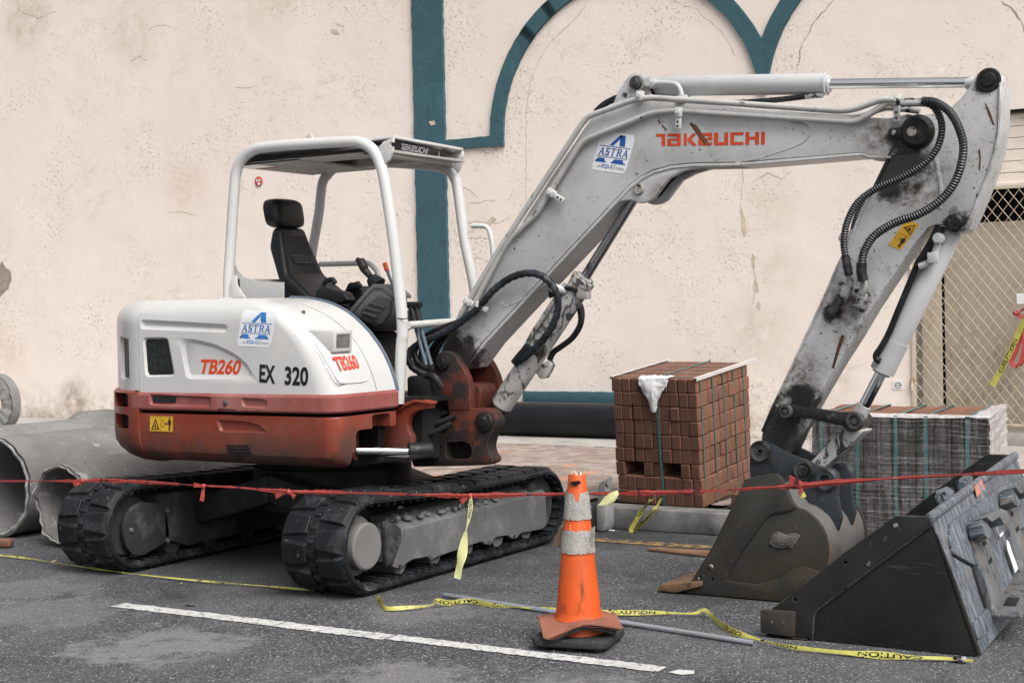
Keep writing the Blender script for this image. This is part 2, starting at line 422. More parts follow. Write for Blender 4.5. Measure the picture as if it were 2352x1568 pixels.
    t.l(cx.outputs[0], br.inputs['Vector']); br.inputs['Scale'].default_value = 1; br.inputs['Mortar Size'].default_value = .004; br.inputs['Brick Width'].default_value = 9; br.inputs['Row Height'].default_value = .42; br.inputs['Mortar Smooth'].default_value = .6
    b5 = t.bump(t.math('MULTIPLY', br.outputs['Fac'], t.rng(t.noise(P, 1.4, 4), .45, .58)), -.8, .02, b4)
    t.l(b5, t.b.inputs['Normal'])
    return t.m
CREAM = (.79, .715, .66)
m_wall = wall_mat('cream_plaster', CREAM)
m_teal = wall_mat('teal_paint', (.045, .105, .130), .8, False, (.38, .36, .33))
m_brickhole = mat('bare_brick', (.33, .27, .23), .9, var=.3, vs=12, bump=((30, .8, .02),))
m_plaster_edge = mat('plaster_edge', (.55, .47, .39), .9, var=.2, vs=9)
m_crack = mat('crack_shadow_dirt', (.30, .25, .20), 1, var=.3)
def asphalt():
    t = NT('asphalt'); P = t.pos()
    v = t.n('TexVoronoi'); t.l(P, v.inputs['Vector']); v.inputs['Scale'].default_value = 150
    sep = t.n('SeparateColor'); t.l(v.outputs['Color'], sep.inputs[0])
    ag = t.mix(t.rng(sep.outputs[0], .15, .98), (.024, .0248, .027), (.108, .107, .108))
    ag = t.mix(t.rng(sep.outputs[1], .93, .97), ag, (.32, .31, .30))
    patch = t.noise(P, 1.1, 8, .68, .5)
    col = t.mix(t.rng(patch, .44, .72, 0, .6), ag, t.mix(t.rng(sep.outputs[2], 0, 1), (.08, .08, .081), (.22, .217, .215)))
    # pale dusty worn patches near the lane line, shade under machine, bucket and stacks painted dark
    for c, r_, a in (((-4.6, 4.6, 0), .55, .75), ((-3.3, 4.55, 0), .5, .65), ((-5.6, 4.9, 0), .6, .4), ((-2.6, 4.7, 0), .5, .6), ((-4.0, 5.65, 0), .45, .45), ((-6.2, 5.3, 0), .6, .4), ((-2.2, 4.2, 0), .5, .5)):
        s_ = t.sphere(c, r_); k = t.rng(t.math('ADD', s_, t.rng(t.noise(P, 5, 8, .72), .3, .7, -.6, .6)), .35, .75, 0, a)
        col = t.mix(k, col, t.mix(t.rng(sep.outputs[2], 0, 1), (.15, .142, .136), (.25, .237, .225)))
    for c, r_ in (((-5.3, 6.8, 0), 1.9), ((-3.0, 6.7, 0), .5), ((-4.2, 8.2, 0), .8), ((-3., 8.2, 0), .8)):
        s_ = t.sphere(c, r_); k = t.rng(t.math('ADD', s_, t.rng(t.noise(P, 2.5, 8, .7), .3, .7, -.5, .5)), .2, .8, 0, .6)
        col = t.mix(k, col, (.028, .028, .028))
    cr = t.vor(t.pos(stretch=(1, 1, 1)), .55, 'DISTANCE_TO_EDGE'); dn = t.noise(P, 6, 5)
    col = t.mix(t.math('MULTIPLY', t.rng(t.math('ADD', cr, t.math('MULTIPLY', dn, .02)), .004, .008, 1, 0), .35), col, (.02, .02, .02))
    col = t.mix(1., col, (.955, .985, 1.04), 'MULTIPLY'); t.l(col, t.b.inputs['Base Color']); t.b.inputs['Roughness'].default_value = .82; t.b.inputs['Specular IOR Level'].default_value = .35
    b = t.bump(v.outputs['Distance'], .55, .006); b = t.bump(t.noise(P, 8, 5), .25, .02, b)
    t.l(b, t.b.inputs['Normal']); return t.m
m_asphalt = asphalt()
m_line = mat('white_road_paint', (.52, .515, .50), .7, var=.06, vs=8, layers=(dict(c=(.075, .075, .077), s=30, lo=.535, hi=.59, d=9, r=.8), dict(c=(.22, .22, .22), s=4, lo=.5, hi=.7, a=.6)), bump=((120, .3, .003),))
m_yline = mat('worn_yellow_paint', (.36, .235, .085), .8, var=.2, vs=6, layers=(dict(c=(.045, .045, .045), s=11, lo=.44, hi=.54, d=9, r=.8),))
m_conc = mat('kerb_concrete', (.21, .207, .20), .85, var=.25, vs=3, layers=(dict(c=(.05, .05, .05), s=4, lo=.42, hi=.68, a=.85, d=8), dict(c=(.45, .44, .43), s=6, lo=.62, hi=.7, a=.5)), bump=((40, .4, .008),))
m_kerbdark = mat('dark_kerb_concrete', (.10, .108, .115), .55, var=.3, vs=4, layers=(dict(c=(.03, .033, .037), s=5, lo=.4, hi=.62), dict(c=(.28, .28, .28), s=14, lo=.64, hi=.7, a=.5)), bump=((40, .4, .008),))  # darker, bluer concrete than the pale kerb
m_slab = mat('pale_concrete', (.36, .337, .315), .85, var=.15, vs=2, layers=(dict(c=(.16, .15, .14), s=3.5, lo=.5, hi=.72, a=.7, d=8),), bump=((30, .3, .006),))
def paver_mat():
    t = NT('pavers'); P = t.pos(); g = t.n('NewGeometry').outputs['Random Per Island']
    c = t.mix(t.rng(g, 0, 1), (.19, .142, .122), (.33, .272, .24)); c = t.mix(t.rng(g, .95, .96), c, (.42, .19, .11)); c = t.mix(t.rng(g, .02, .18, .6, 0), c, (.27, .18, .135))
    c = t.mix(t.rng(t.noise(P, 3, 7, .7), .5, .75, 0, .45), c, (.38, .35, .325)); c = t.mix(t.rng(t.noise(P, 18, 7, .7), .55, .72, 0, .5), c, (.14, .11, .10))
    t.l(c, t.b.inputs['Base Color']); t.b.inputs['Roughness'].default_value = .8
    t.l(t.bump(t.noise(P, 60, 5), .3, .004), t.b.inputs['Normal']); return t.m
m_paver = paver_mat()
m_joint = mat('joint_sand', (.09, .075, .065), .95)
m_pipe = mat('pipe_concrete', (.19, .186, .18), .88, var=.22, vs=2.5, layers=(dict(c=(.08, .08, .078), s=1.8, lo=.48, hi=.68, a=.6, d=9, r=.72, st=(1, .5, 1)), dict(c=(.07, .068, .065), s=30, lo=.66, hi=.69, a=.7, d=4), dict(c=(.12, .117, .11), s=5, lo=.5, hi=.7, a=.75, d=8), dict(c=(.52, .51, .49), s=8, lo=.6, hi=.68, a=.5, d=8)), bump=((30, .5, .012), (6, .3, .03)))
m_blackpipe = mat('black_plastic', (.006, .007, .009), .42, var=.2, layers=(dict(c=(.015, .017, .02), s=6, lo=.5, hi=.75, a=.5),), bump=((5, .1, .02),))
m_white = mat('white_paint', (.51, .508, .50), .34, var=.03, vs=1.5, coat=.3, layers=(dict(c=(.20, .17, .14), s=75, lo=.70, hi=.72, d=2, a=.7), dict(c=(.45, .43, .39), s=11, lo=.56, hi=.70, a=.35, d=9, r=.75), dict(c=(.12, .11, .10), s=14, lo=.725, hi=.735, d=3, a=.7, st=(2.2, 1, .6)), dict(c=(.33, .30, .26), s=34, lo=.70, hi=.75, d=8, r=.75, a=.75), dict(c=(.60, .575, .53), s=4, lo=.52, hi=.75, a=.55)), bump=((3, .06, .03),))
m_tube = mat('white_tube_paint', (.53, .53, .52), .35, var=.04, vs=3, coat=.2, layers=(dict(c=(.2, .19, .18), s=26, lo=.68, hi=.73, d=8, r=.75, a=.8), dict(c=(.56, .54, .51), s=5, lo=.55, hi=.75, a=.5)))
BG = (.50, .503, .508)
grease_boom = [((-4.55, 6.8, 1.15), .24), ((-4.45, 6.8, 1.1), .17), ((-1.99, 6.8, 2.14), .15)]
rust_boom = [((-2.12, 6.8, 2.2), .17), ((-3.37, 6.8, 2.52), .12), ((-3.25, 6.8, 1.98), .07)]
wearA = (dict(c=(.34, .33, .305), s=3.5, lo=.45, hi=.72, a=.65), dict(c=(.05, .045, .04), s=48, lo=.70, hi=.72, d=2, rough=.8, st=(1, 1, 1.6)), dict(c=(.06, .05, .042), s=21, lo=.69, hi=.705, d=4, r=.6, st=(1.6, 1, .6)), dict(c=(.30, .29, .265), s=13, lo=.56, hi=.66, a=.5, d=8, r=.75), dict(c=(.14, .09, .055), s=9, lo=.69, hi=.74, d=8, r=.7))
m_boom = mat('grey_boom_paint', BG, .4, var=.05, vs=2, coat=.15, layers=wearA, grease=grease_boom, gcol=(.025, .022, .02), rust=rust_boom, edge=((.06, .055, .048), .012, .85))
m_boomdark = mat('dark_boom_paint', (.27, .265, .25), .5, var=.2, vs=7, layers=(dict(c=(.025, .022, .02), s=15, lo=.57, hi=.62, d=8, r=.72, st=(1, .6, 1)), dict(c=(.48, .47, .45), s=14, lo=.60, hi=.66)))  # darker streaked copy of the boom paint, mainly for its belly
wearB = (dict(c=(.33, .32, .30), s=3.5, lo=.44, hi=.7, a=.7), dict(c=(.035, .032, .03), s=44, lo=.665, hi=.685, d=2, rough=.8, st=(1, 1, 1.7)), dict(c=(.04, .036, .032), s=24, lo=.665, hi=.68, d=5, r=.65, st=(1.7, 1, .6)), dict(c=(.24, .23, .21), s=12, lo=.55, hi=.66, a=.55, d=8, r=.75), dict(c=(.07, .055, .04), s=7, lo=.655, hi=.675, d=9, r=.78))
grease_and_shade_arm = [((-2.68, 6.8, .76), .30), ((-2.76, 6.8, .66), .25), ((-2.03, 6.8, 2.06), .20), ((-2.10, 6.8, 1.98), .14), ((-1.63, 6.8, 2.39), .085), ((-1.78, 6.8, 1.76), .085), ((-2.36, 6.8, 1.36), .07), ((-2.52, 6.8, .93), .13), ((-2.80, 6.8, .93), .16)]  # grease spots, plus shade below the boom end painted in black
rust_arm = [((-2.30, 6.8, 1.42), .16), ((-2.26, 6.8, 1.25), .12), ((-1.98, 6.8, 1.95), .2), ((-2.55, 6.8, 1.05), .2)]
m_arm = mat('grey_arm_paint', BG, .42, var=.06, vs=2, coat=.1, layers=wearB, grease=grease_and_shade_arm, gcol=(.016, .016, .016), rust=rust_arm, edge=((.03, .028, .025), .016, .95))
m_cyl = mat('grey_cylinder_paint', (.45, .452, .458), .4, var=.06, vs=3, coat=.1, layers=(dict(c=(.05, .045, .04), s=24, lo=.665, hi=.69, d=8, r=.7), dict(c=(.38, .37, .35), s=5, lo=.5, hi=.72, a=.5)))
m_cylworn = mat('worn_cylinder_paint', (.50, .495, .48), .45, var=.1, vs=4, layers=(dict(c=(.03, .03, .03), s=11, lo=.52, hi=.56, d=8, r=.72, dist=1.2, st=(1, 1, .6)), dict(c=(.25, .24, .22), s=5, lo=.45, hi=.7, a=.6)), grease=[((-4.25, 6.9, .62), .25)])
m_chrome = mat('chrome_rod', (.78, .79, .80), .06, 1, var=.03, vs=6)
m_chromedirty = mat('oily_rod', (.55, .56, .58), .12, 1, var=.15, vs=9, layers=(dict(c=(.04, .04, .04), s=9, lo=.53, hi=.64, d=8, st=(1, 1, .35), rough=.5),))
m_grease = mat('black_grease', (.014, .0135, .013), .42, var=.4, vs=14, layers=(dict(c=(.10, .095, .088), s=20, lo=.60, hi=.7, a=.8),), bump=((40, .5, .01),))
m_pinlight = mat('pin_steel', (.33, .32, .30), .5, .2, var=.25, vs=20, layers=(dict(c=(.02, .02, .02), s=25, lo=.5, hi=.6, d=6),))
m_pin = mat('pin_boss_steel', (.085, .085, .085), .5, .3, var=.3, vs=20, layers=(dict(c=(.02, .02, .02), s=16, lo=.45, hi=.6),), bump=((30, .3, .01),))
m_red = mat('red_orange_paint', (.22, .036, .018), .38, var=.14, vs=2.2, coat=.1, edge=((.33, .15, .11), .008, .5), layers=(dict(c=(.30, .13, .10), s=3, lo=.45, hi=.75, a=.5), dict(c=(.42, .17, .12), s=60, lo=.70, hi=.72, a=.7), dict(c=(.10, .05, .035), s=3.5, lo=.48, hi=.7, a=.75), dict(c=(.06, .05, .043), s=2.6, lo=.30, hi=.56, a=.9, zr=(.64, .88), rough=.8, d=9, r=.72), dict(c=(.03, .026, .024), s=7, lo=.52, hi=.62, a=.6, zr=(.62, .80), d=9)))
m_redfade = mat('faded_red_paint', (.235, .068, .06), .5, var=.12, vs=3, layers=(dict(c=(.36, .16, .145), s=4, lo=.42, hi=.72, a=.75, st=(1, 1, .4)), dict(c=(.5, .36, .33), s=40, lo=.70, hi=.73, a=.6), dict(c=(.12, .05, .04), s=9, lo=.64, hi=.72, a=.6)))
m_redpost = mat('greasy_red_casting', (.12, .029, .018), .6, var=.25, vs=4, spec=.2, edge=((.30, .13, .09), .01, .7), layers=(dict(c=(.30, .14, .10), s=48, lo=.69, hi=.71, a=.6, d=3), dict(c=(.05, .025, .018), s=3.5, lo=.42, hi=.66, a=.85, d=9, r=.75), dict(c=(.022, .019, .018), s=6, lo=.50, hi=.66, d=9, r=.75)), grease=[((-4.52, 6.68, 1.13), .15), ((-4.20, 6.72, .72), .20), ((-4.48, 6.68, .60), .25), ((-4.42, 6.68, .98), .08), ((-4.3, 6.68, .5), .2), ((-4.65, 6.68, .65), .2)], gcol=(.02, .019, .018))
m_rubber = mat('track_rubber', (.0095, .0105, .0125), .55, var=.3, vs=6, spec=.22, edge=((.11, .113, .118), .010, .45), layers=(dict(c=(.06, .063, .068), s=6, lo=.52, hi=.72, a=.75, d=8, r=.7, rough=.75), dict(c=(.22, .22, .22), s=22, lo=.62, hi=.69, a=.5, d=8)), bump=((40, .3, .006),))
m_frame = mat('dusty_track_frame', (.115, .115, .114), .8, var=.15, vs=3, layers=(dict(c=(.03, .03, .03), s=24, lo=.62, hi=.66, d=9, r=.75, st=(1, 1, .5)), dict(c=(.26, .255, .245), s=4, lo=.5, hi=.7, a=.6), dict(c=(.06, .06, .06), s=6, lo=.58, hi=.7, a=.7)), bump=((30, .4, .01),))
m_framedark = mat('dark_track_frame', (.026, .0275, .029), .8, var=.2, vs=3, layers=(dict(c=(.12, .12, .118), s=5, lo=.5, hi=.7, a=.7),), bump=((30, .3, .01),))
m_hubconc = mat('dusty_idler', (.15, .148, .143), .85, var=.12, vs=6, layers=(dict(c=(.05, .05, .05), s=34, lo=.65, hi=.70, d=8),), bump=((40, .3, .006),))
m_black = mat('black_vinyl', (.008, .009, .0105), .40, var=.2, vs=5, bump=((90, .12, .003), (5, .25, .03)))
m_blackmat = mat('black_plastic_grip', (.013, .0135, .0145), .5, var=.2, vs=8)
m_console = mat('grey_console_plastic', (.10, .10, .098), .55, var=.1, vs=6, layers=(dict(c=(.17, .17, .16), s=7, lo=.55, hi=.7, a=.5),))
m_consoledark = mat('dark_console_plastic', (.045, .045, .044), .6, var=.15, vs=6)
m_dark = mat('dark_interior', (.012, .012, .012), .8)
m_vent = mat('black_vent_mesh', (.012, .0135, .014), .5, layers=(dict(c=(.03, .033, .033), s=60, lo=.5, hi=.6),))
m_trimblue = mat('blue_grey_seal', (.09, .115, .145), .5, var=.15)
m_hose = mat('black_hose', (.010, .011, .012), .45, var=.3, vs=12, layers=(dict(c=(.075, .08, .085), s=11, lo=.52, hi=.7, a=.6),))
m_spiral = mat('spiral_wrap', (.014, .019, .025), .38, var=.3, vs=9, layers=(dict(c=(.09, .10, .11), s=9, lo=.55, hi=.7, a=.6),))
m_coil = mat('spring_guard', (.11, .115, .12), .4, .5, var=.3, vs=20)
m_fit = mat('dirty_fitting', (.36, .355, .34), .45, .3, var=.2, vs=20, layers=(dict(c=(.02, .02, .02), s=28, lo=.52, hi=.58, d=7),))
m_logored = mat('orange_red_letters', (.58, .062, .018), .5)
m_logored2 = mat('red_decal', (.55, .06, .03), .5)
m_blue = mat('blue_decal', (.02, .085, .33), .45)
m_lightblue = mat('bright_blue_decal', (.035, .17, .48), .45)
m_ink = mat('black_ink', (.012, .012, .014), .5)
m_greydecal = mat('grey_decal', (.18, .18, .18), .5)
m_green = mat('green_decal', (.18, .36, .22), .5)
m_sticker = mat('white_sticker', (.70, .71, .73), .3, coat=.3)
m_yellow = mat('yellow_sticker', (.62, .36, .035), .45, layers=(dict(c=(.3, .2, .06), s=30, lo=.66, hi=.7),))
m_lens = mat('lamp_lens', (.42, .42, .41), .12, .7, var=.3, vs=30)
m_silver = mat('grey_lettering', (.5, .51, .52), .4)
m_bucket = mat('earthy_bucket_steel', (.032, .0305, .027), .6, .0, var=.2, vs=3, spec=.2, edge=((.12, .08, .05), .008, .7), layers=(dict(c=(.07, .048, .026), s=3.5, lo=.46, hi=.70, a=.65, d=8, zr=(.05, .38)), dict(c=(.03, .03, .03), s=12, lo=.55, hi=.66, a=.8, d=8), dict(c=(.16, .12, .08), s=18, lo=.63, hi=.70, a=.5, d=8, zr=(0, .5)), dict(c=(.10, .09, .075), s=90, lo=.56, hi=.66, a=.4)), bump=((60, .25, .005),))
m_ear = mat('blue_black_steel', (.032, .038, .045), .48, .1, var=.25, vs=5, layers=(dict(c=(.12, .13, .135), s=9, lo=.58, hi=.7, a=.6, d=8), dict(c=(.015, .015, .015), s=7, lo=.6, hi=.7)))
m_shell = mat('bare_bucket_back', (.17, .165, .16), .5, .3, var=.25, vs=5, layers=(dict(c=(.17, .10, .05), s=6, lo=.48, hi=.66, a=.8, zr=(.1, .5)), dict(c=(.06, .065, .07), s=5, lo=.5, hi=.65, a=.7)))
m_rustlip = mat('rusty_lip', (.135, .082, .045), .7, var=.25, vs=9, layers=(dict(c=(.05, .035, .025), s=14, lo=.55, hi=.65),))
m_ldrside = mat('charcoal_bucket_paint', (.013, .015, .0155), .42, .0, var=.15, vs=2, spec=.22, edge=((.22, .21, .20), .007, .75), layers=(dict(c=(.06, .057, .053), s=7, lo=.58, hi=.63, a=.65, d=10, r=.82, st=(.35, 1, 2.6)), dict(c=(.035, .032, .028), s=2, lo=.45, hi=.7, a=.7, d=9), dict(c=(.03, .026, .02), s=2.5, lo=.42, hi=.7, a=.8, zr=(.0, .45)), dict(c=(.09, .09, .088), s=50, lo=.66, hi=.69, a=.6, st=(1, 1, .3))), bump=((80, .1, .003),))
m_ldrback = mat('scratched_blue_grey_steel', (.10, .118, .14), .5, .25, var=.2, vs=4, layers=(dict(c=(.028, .035, .044), s=9, lo=.46, hi=.62, a=.85, d=9, r=.7, st=(1.0, 7, .8)), dict(c=(.37, .39, .43), s=17, lo=.51, hi=.61, a=.85, d=10, r=.75, st=(.9, 8, .7)), dict(c=(.18, .12, .075), s=5, lo=.60, hi=.7, a=.7, st=(.5, 2, .5))))
m_ldrrust = mat('rusty_steel_rail', (.12, .127, .135), .55, .2, var=.25, vs=5, layers=(dict(c=(.15, .095, .055), s=7, lo=.52, hi=.68, a=.7, st=(1, 2, .7)), dict(c=(.05, .055, .065), s=12, lo=.54, hi=.62, st=(2, 2, .4)), dict(c=(.38, .37, .36), s=26, lo=.60, hi=.66, st=(3, 3, .4), a=.7)))
m_orange = mat('orange_cone_plastic', (.56, .085, .016), .42, var=.1, vs=4, layers=(dict(c=(.07, .03, .015), s=8, lo=.58, hi=.68, a=.8, d=9, r=.72, st=(1, 1, .45)), dict(c=(.34, .075, .02), s=5, lo=.48, hi=.7, a=.7, st=(1, 1, .6)), dict(c=(.62, .32, .2), s=22, lo=.66, hi=.7, a=.6, st=(1, 1, .3))))
m_orangefade = mat('faded_cone_base', (.24, .095, .062), .75, var=.15, vs=7, layers=(dict(c=(.12, .07, .05), s=11, lo=.54, hi=.68, a=.7),), bump=((40, .4, .006),))
m_reflect = mat('worn_reflective_collar', (.36, .345, .32), .7, var=.15, vs=20, layers=(dict(c=(.20, .18, .155), s=38, lo=.5, hi=.66, d=9, r=.75, a=.8), dict(c=(.52, .50, .47), s=28, lo=.58, hi=.68, d=9, r=.75, a=.7)), bump=((90, .8, .008),))
m_flap = mat('brown_collar_back', (.24, .165, .11), .8, var=.25, vs=25, layers=(dict(c=(.36, .28, .2), s=45, lo=.58, hi=.68),))
m_rubberbase = mat('black_rubber_base', (.026, .028, .03), .8, var=.2, vs=10, layers=(dict(c=(.10, .10, .10), s=50, lo=.58, hi=.68, a=.6),), bump=((90, .5, .006),))
def brick_mat(name, base):
    t = NT(name); P = t.pos(True); oi = t.n('ObjectInfo').outputs['Random']
    c = t.mix(t.rng(oi, 0, 1), tuple(b*.78 for b in base), tuple(b*1.18 for b in base))
    c = t.mix(t.rng(t.noise(P, 14, 6, .7), .45, .7, 0, .6), c, tuple(b*1.35 for b in base))
    nz_ = t.n('SeparateXYZ'); t.l(t.n('TexCoord').outputs['Normal'], nz_.inputs[0]); c = t.mix(t.rng(t.math('ABSOLUTE', nz_.outputs[1]), .6, .9, 0, .75), c, tuple(b*k for b, k in zip(base, (.52, .58, .66))))   # ends coloured darker: shade of the stack's front painted in
    oi2 = t.n('ObjectInfo').outputs['Location']; mpv = t.n('VectorMath'); mpv.operation = 'ADD'; t.l(P, mpv.inputs[0]); t.l(oi2, mpv.inputs[1])
    v = t.noise(mpv.outputs[0], 160, 3, .5); w2 = t.noise(mpv.outputs[0], 12, 3)
    pit = t.math('MULTIPLY', t.rng(v, .66, .70), t.rng(w2, .42, .6))
    c = t.mix(t.math('MULTIPLY', pit, .8), c, (.035, .02, .014)); t.l(c, t.b.inputs['Base Color']); t.b.inputs['Roughness'].default_value = .88
    b = t.bump(t.noise(mpv.outputs[0], 70, 6, .7), .5, .005); t.l(t.bump(pit, -.6, .004, b), t.b.inputs['Normal']); return t.m
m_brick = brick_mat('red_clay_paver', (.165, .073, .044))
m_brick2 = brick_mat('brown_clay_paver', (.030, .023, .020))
m_strap = mat('green_strap', (.045, .13, .125), .35, var=.15)
m_strapw = mat('pale_strap', (.45, .40, .33), .4, var=.15)
m_card = mat('white_edge_board', (.52, .49, .475), .6, var=.08, vs=6)
m_film0 = mat('white_plastic_sheet', (.72, .72, .72), .35, var=.05, vs=9, layers=(dict(c=(.28, .28, .28), s=16, lo=.60, hi=.66, a=.6),))
def film_mat(name, op, st, white):
    t = NT(name); P = t.pos()
    a = t.noise(t.pos(stretch=st), 9, 8, .75, .3); b_ = t.noise(t.pos(stretch=(9, 9, .6)), 4, 6, .7); c = t.noise(t.pos(stretch=(st[0]*.5, st[1]*.5, st[2]*3.2)), 6, 8, .8, .1)
    k = t.math('ADD', t.rng(a, .54, .70, 0, .24), t.rng(c, .61, .63, 0, .4)); k = t.math('ADD', k, t.rng(b_, .44, .64, 0, .30)); k = t.math('ADD', k, op)
    z = t.n('SeparateXYZ'); t.l(P, z.inputs[0]); zz = t.math('ADD', t.math('MULTIPLY', z.outputs[2], 235), t.math('ADD', t.math('MULTIPLY', z.outputs[0], 9), t.math('MULTIPLY', t.noise(t.pos(stretch=(.6, .6, 1.2)), 2.2, 4), 26)))
    ln = t.rng(t.math('SINE', zz), .955, .995); k = t.math('ADD', k, t.math('MULTIPLY', ln, t.rng(t.noise(t.pos(stretch=(.5, .5, 6)), 3, 4), .40, .60, 0, .7)))
    t.l(t.rng(k, 0, 1), t.b.inputs['Alpha']); t.b.inputs['Base Color'].default_value = (*white, 1); t.b.inputs['Roughness'].default_value = .16
    t.l(t.bump(c, .9, .02, t.bump(a, .7, .02)), t.b.inputs['Normal']); return t.m
m_film = film_mat('stretch_film', .04, (.3, .3, 3.2), (.46, .445, .465))
m_filmend = film_mat('thick_stretch_film', .70, (.3, .3, 2.0), (.64, .60, .60))
m_tape = mat('red_tape', (.31, .050, .042), .35, var=.2, vs=7, layers=(dict(c=(.05, .02, .02), s=8, lo=.60, hi=.645, d=3, st=(2.2, 1, 1), a=.9), dict(c=(.50, .18, .15), s=12, lo=.58, hi=.7, a=.5)))
m_ytape = mat('yellow_tape', (.40, .375, .085), .35, var=.2, vs=6, layers=(dict(c=(.24, .21, .06), s=10, lo=.5, hi=.66, a=.7), dict(c=(.012, .012, .012), s=26, lo=.62, hi=.66, d=3)))
m_ypale = mat('pale_yellow_tape', (.70, .71, .36), .4, var=.08, vs=9)
m_pole = mat('galvanised_pole', (.50, .53, .58), .28, .7, var=.1, vs=6)
m_wood = mat('weathered_plank', (.23, .13, .075), .8, var=.25, vs=6, layers=(dict(c=(.06, .04, .03), s=8, lo=.52, hi=.62, st=(.4, 3, 1)),))
m_stand = mat('grey_barrier_foot', (.25, .255, .255), .7, var=.15, vs=6, layers=(dict(c=(.08, .085, .09), s=7, lo=.5, hi=.66, a=.8),), bump=((40, .4, .008),))
m_wire = mat('cream_wire', (.50, .43, .335), .6, .1, var=.15, vs=9, layers=(dict(c=(.30, .18, .09), s=9, lo=.58, hi=.66),))
m_door = mat('beige_door', (.44, .385, .31), .75, var=.1, vs=1.5, layers=(dict(c=(.13, .11, .085), s=9, lo=.54, hi=.68, a=.8, d=9, r=.75, st=(1.4, 1, .55), zr=(.3, 2.4)), dict(c=(.3, .23, .16), s=3, lo=.5, hi=.7, a=.6)))
m_siding = mat('cream_plank', (.72, .64, .56), .75, var=.08, vs=4, layers=(dict(c=(.42, .35, .28), s=8, lo=.58, hi=.66, d=8, st=(.25, 1, 3), a=.8),), bump=((8, .3, .02),))
m_leaf = mat('dry_scrap', (.40, .31, .22), .8, var=.3)
m_stone = mat('debris', (.09, .085, .08), .9, var=.3)

# ------------------------------------------------------------------ the setting
WY = 13.17; SW = .14
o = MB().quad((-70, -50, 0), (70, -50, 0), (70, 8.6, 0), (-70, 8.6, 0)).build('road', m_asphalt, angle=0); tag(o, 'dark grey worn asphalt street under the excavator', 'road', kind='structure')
mb = MB()
def line_strip(x0, x1, y0, y1):
    n = int((x1-x0)/.018); top = []; bot = []
    for i in range(n+1):
        x = x0+(x1-x0)*i/n
        top.append(V((x, y1+random.uniform(-.007, .006), .004))); bot.append(V((x, y0+random.uniform(-.006, .007), .004)))
    a = [mb.bm.verts.new(p) for p in bot]; b = [mb.bm.verts.new(p) for p in top]
    for i in range(n): mb.bm.faces.new((a[i], a[i+1], b[i+1], b[i]))
line_strip(-5.44, -4.42, 5.105, 5.203); line_strip(-4.412, -3.80, 5.10, 5.205); line_strip(-3.79, -2.50, 5.115, 5.208)
mb.quad((-2.46, 5.13, .004), (-2.40, 5.118, .004), (-2.36, 5.15, .004), (-2.38, 5.195, .004), (-2.44, 5.19, .004))
o = mb.build('road_marking', m_line, angle=0); tag(o, 'worn white lane line painted across the road', 'road marking', kind='structure')
o = MB().quad((-4.6, 7.86, .004), (-2.2, 7.86, .004), (-2.2, 7.98, .004), (-4.6, 7.98, .004)).build('road_edge_marking', m_yline, angle=0); tag(o, 'faded yellow line along the kerb', 'road marking', kind='structure')
# sidewalk bed, slabs and herringbone pavers
o = MB().box((-21.66, 11.0, SW/2-.27), (36.72, 4.9, SW+.5)).build('sidewalk_bed', m_joint, angle=0); tag(o, 'sandy bed beneath the brick sidewalk', 'sidewalk', kind='structure')
mb = MB()
def slab(x0, x1, y0, y1, z=SW+.012): mb.box(((x0+x1)/2, (y0+y1)/2, z-.02), (x1-x0-.008, y1-y0-.008, .04), bevel=.004, seg=1)
x = -39.
while x < -9.2: slab(x, x+1.5, 8.58, 10.6); slab(x, x+1.5, 10.6, 13.15); x += 1.5
x = -9.; 
while x < -3.5: slab(x, x+1.14, 11.95, 13.15); x += 1.14
for i in range(8):
    x = -3.28+i*1.5; h = .004
    for (ya, za, yb, zb) in ((8.2, .004, 9.35, .014), (9.36, .014, 10.9, SW+.01), (10.91, SW+.01, 13.2, SW+.012)): mb.prism([V((x, ya, za)), V((x+1.492, ya, za)), V((x+1.492, yb, zb)), V((x, yb, zb))], V((0, 0, -.12)))
o = mb.build('sidewalk_slabs', m_slab); tag(o, 'pale concrete slabs beside the wall', 'sidewalk', kind='structure')
mb = MB(); a = .102
def paver(cx, cy, hor):
    if not (-9 < cx < -3.32 and 8.66 < cy < 11.92): return
    l, s_ = (.2, .098); z = SW+.011+random.uniform(-.002, .002); hx, hy = ((l, s_) if hor else (s_, l))
    hx -= .009; hy -= .009; hx /= 2; hy /= 2; b = .004
    P = [V((cx-hx, cy-hy, z-.006)), V((cx+hx, cy-hy, z-.006)), V((cx+hx, cy+hy, z-.006)), V((cx-hx, cy+hy, z-.006))]
    Q = [V((cx-hx+b, cy-hy+b, z)), V((cx+hx-b, cy-hy+b, z)), V((cx+hx-b, cy+hy-b, z)), V((cx-hx+b, cy+hy-b, z))]
    p = [mb.bm.verts.new(k) for k in P]; q = [mb.bm.verts.new(k) for k in Q]; mb.bm.faces.new(q)
    for i in range(4): mb.bm.faces.new((p[i], p[(i+1) % 4], q[(i+1) % 4], q[i]))
for i in range(-40, 40):
    for j in range(-20, 20):
        d = (i-j) % 4; cx, cy = -6.2+i*a, 10.3+j*a      # herringbone
        if d == 0: paver(cx+a, cy+a/2, True)
        elif d == 3: paver(cx+a/2, cy+a, False)
o = mb.build('sidewalk', m_paver, angle=0); tag(o, 'brick pavers laid in herringbone on the sidewalk', 'sidewalk', kind='structure')
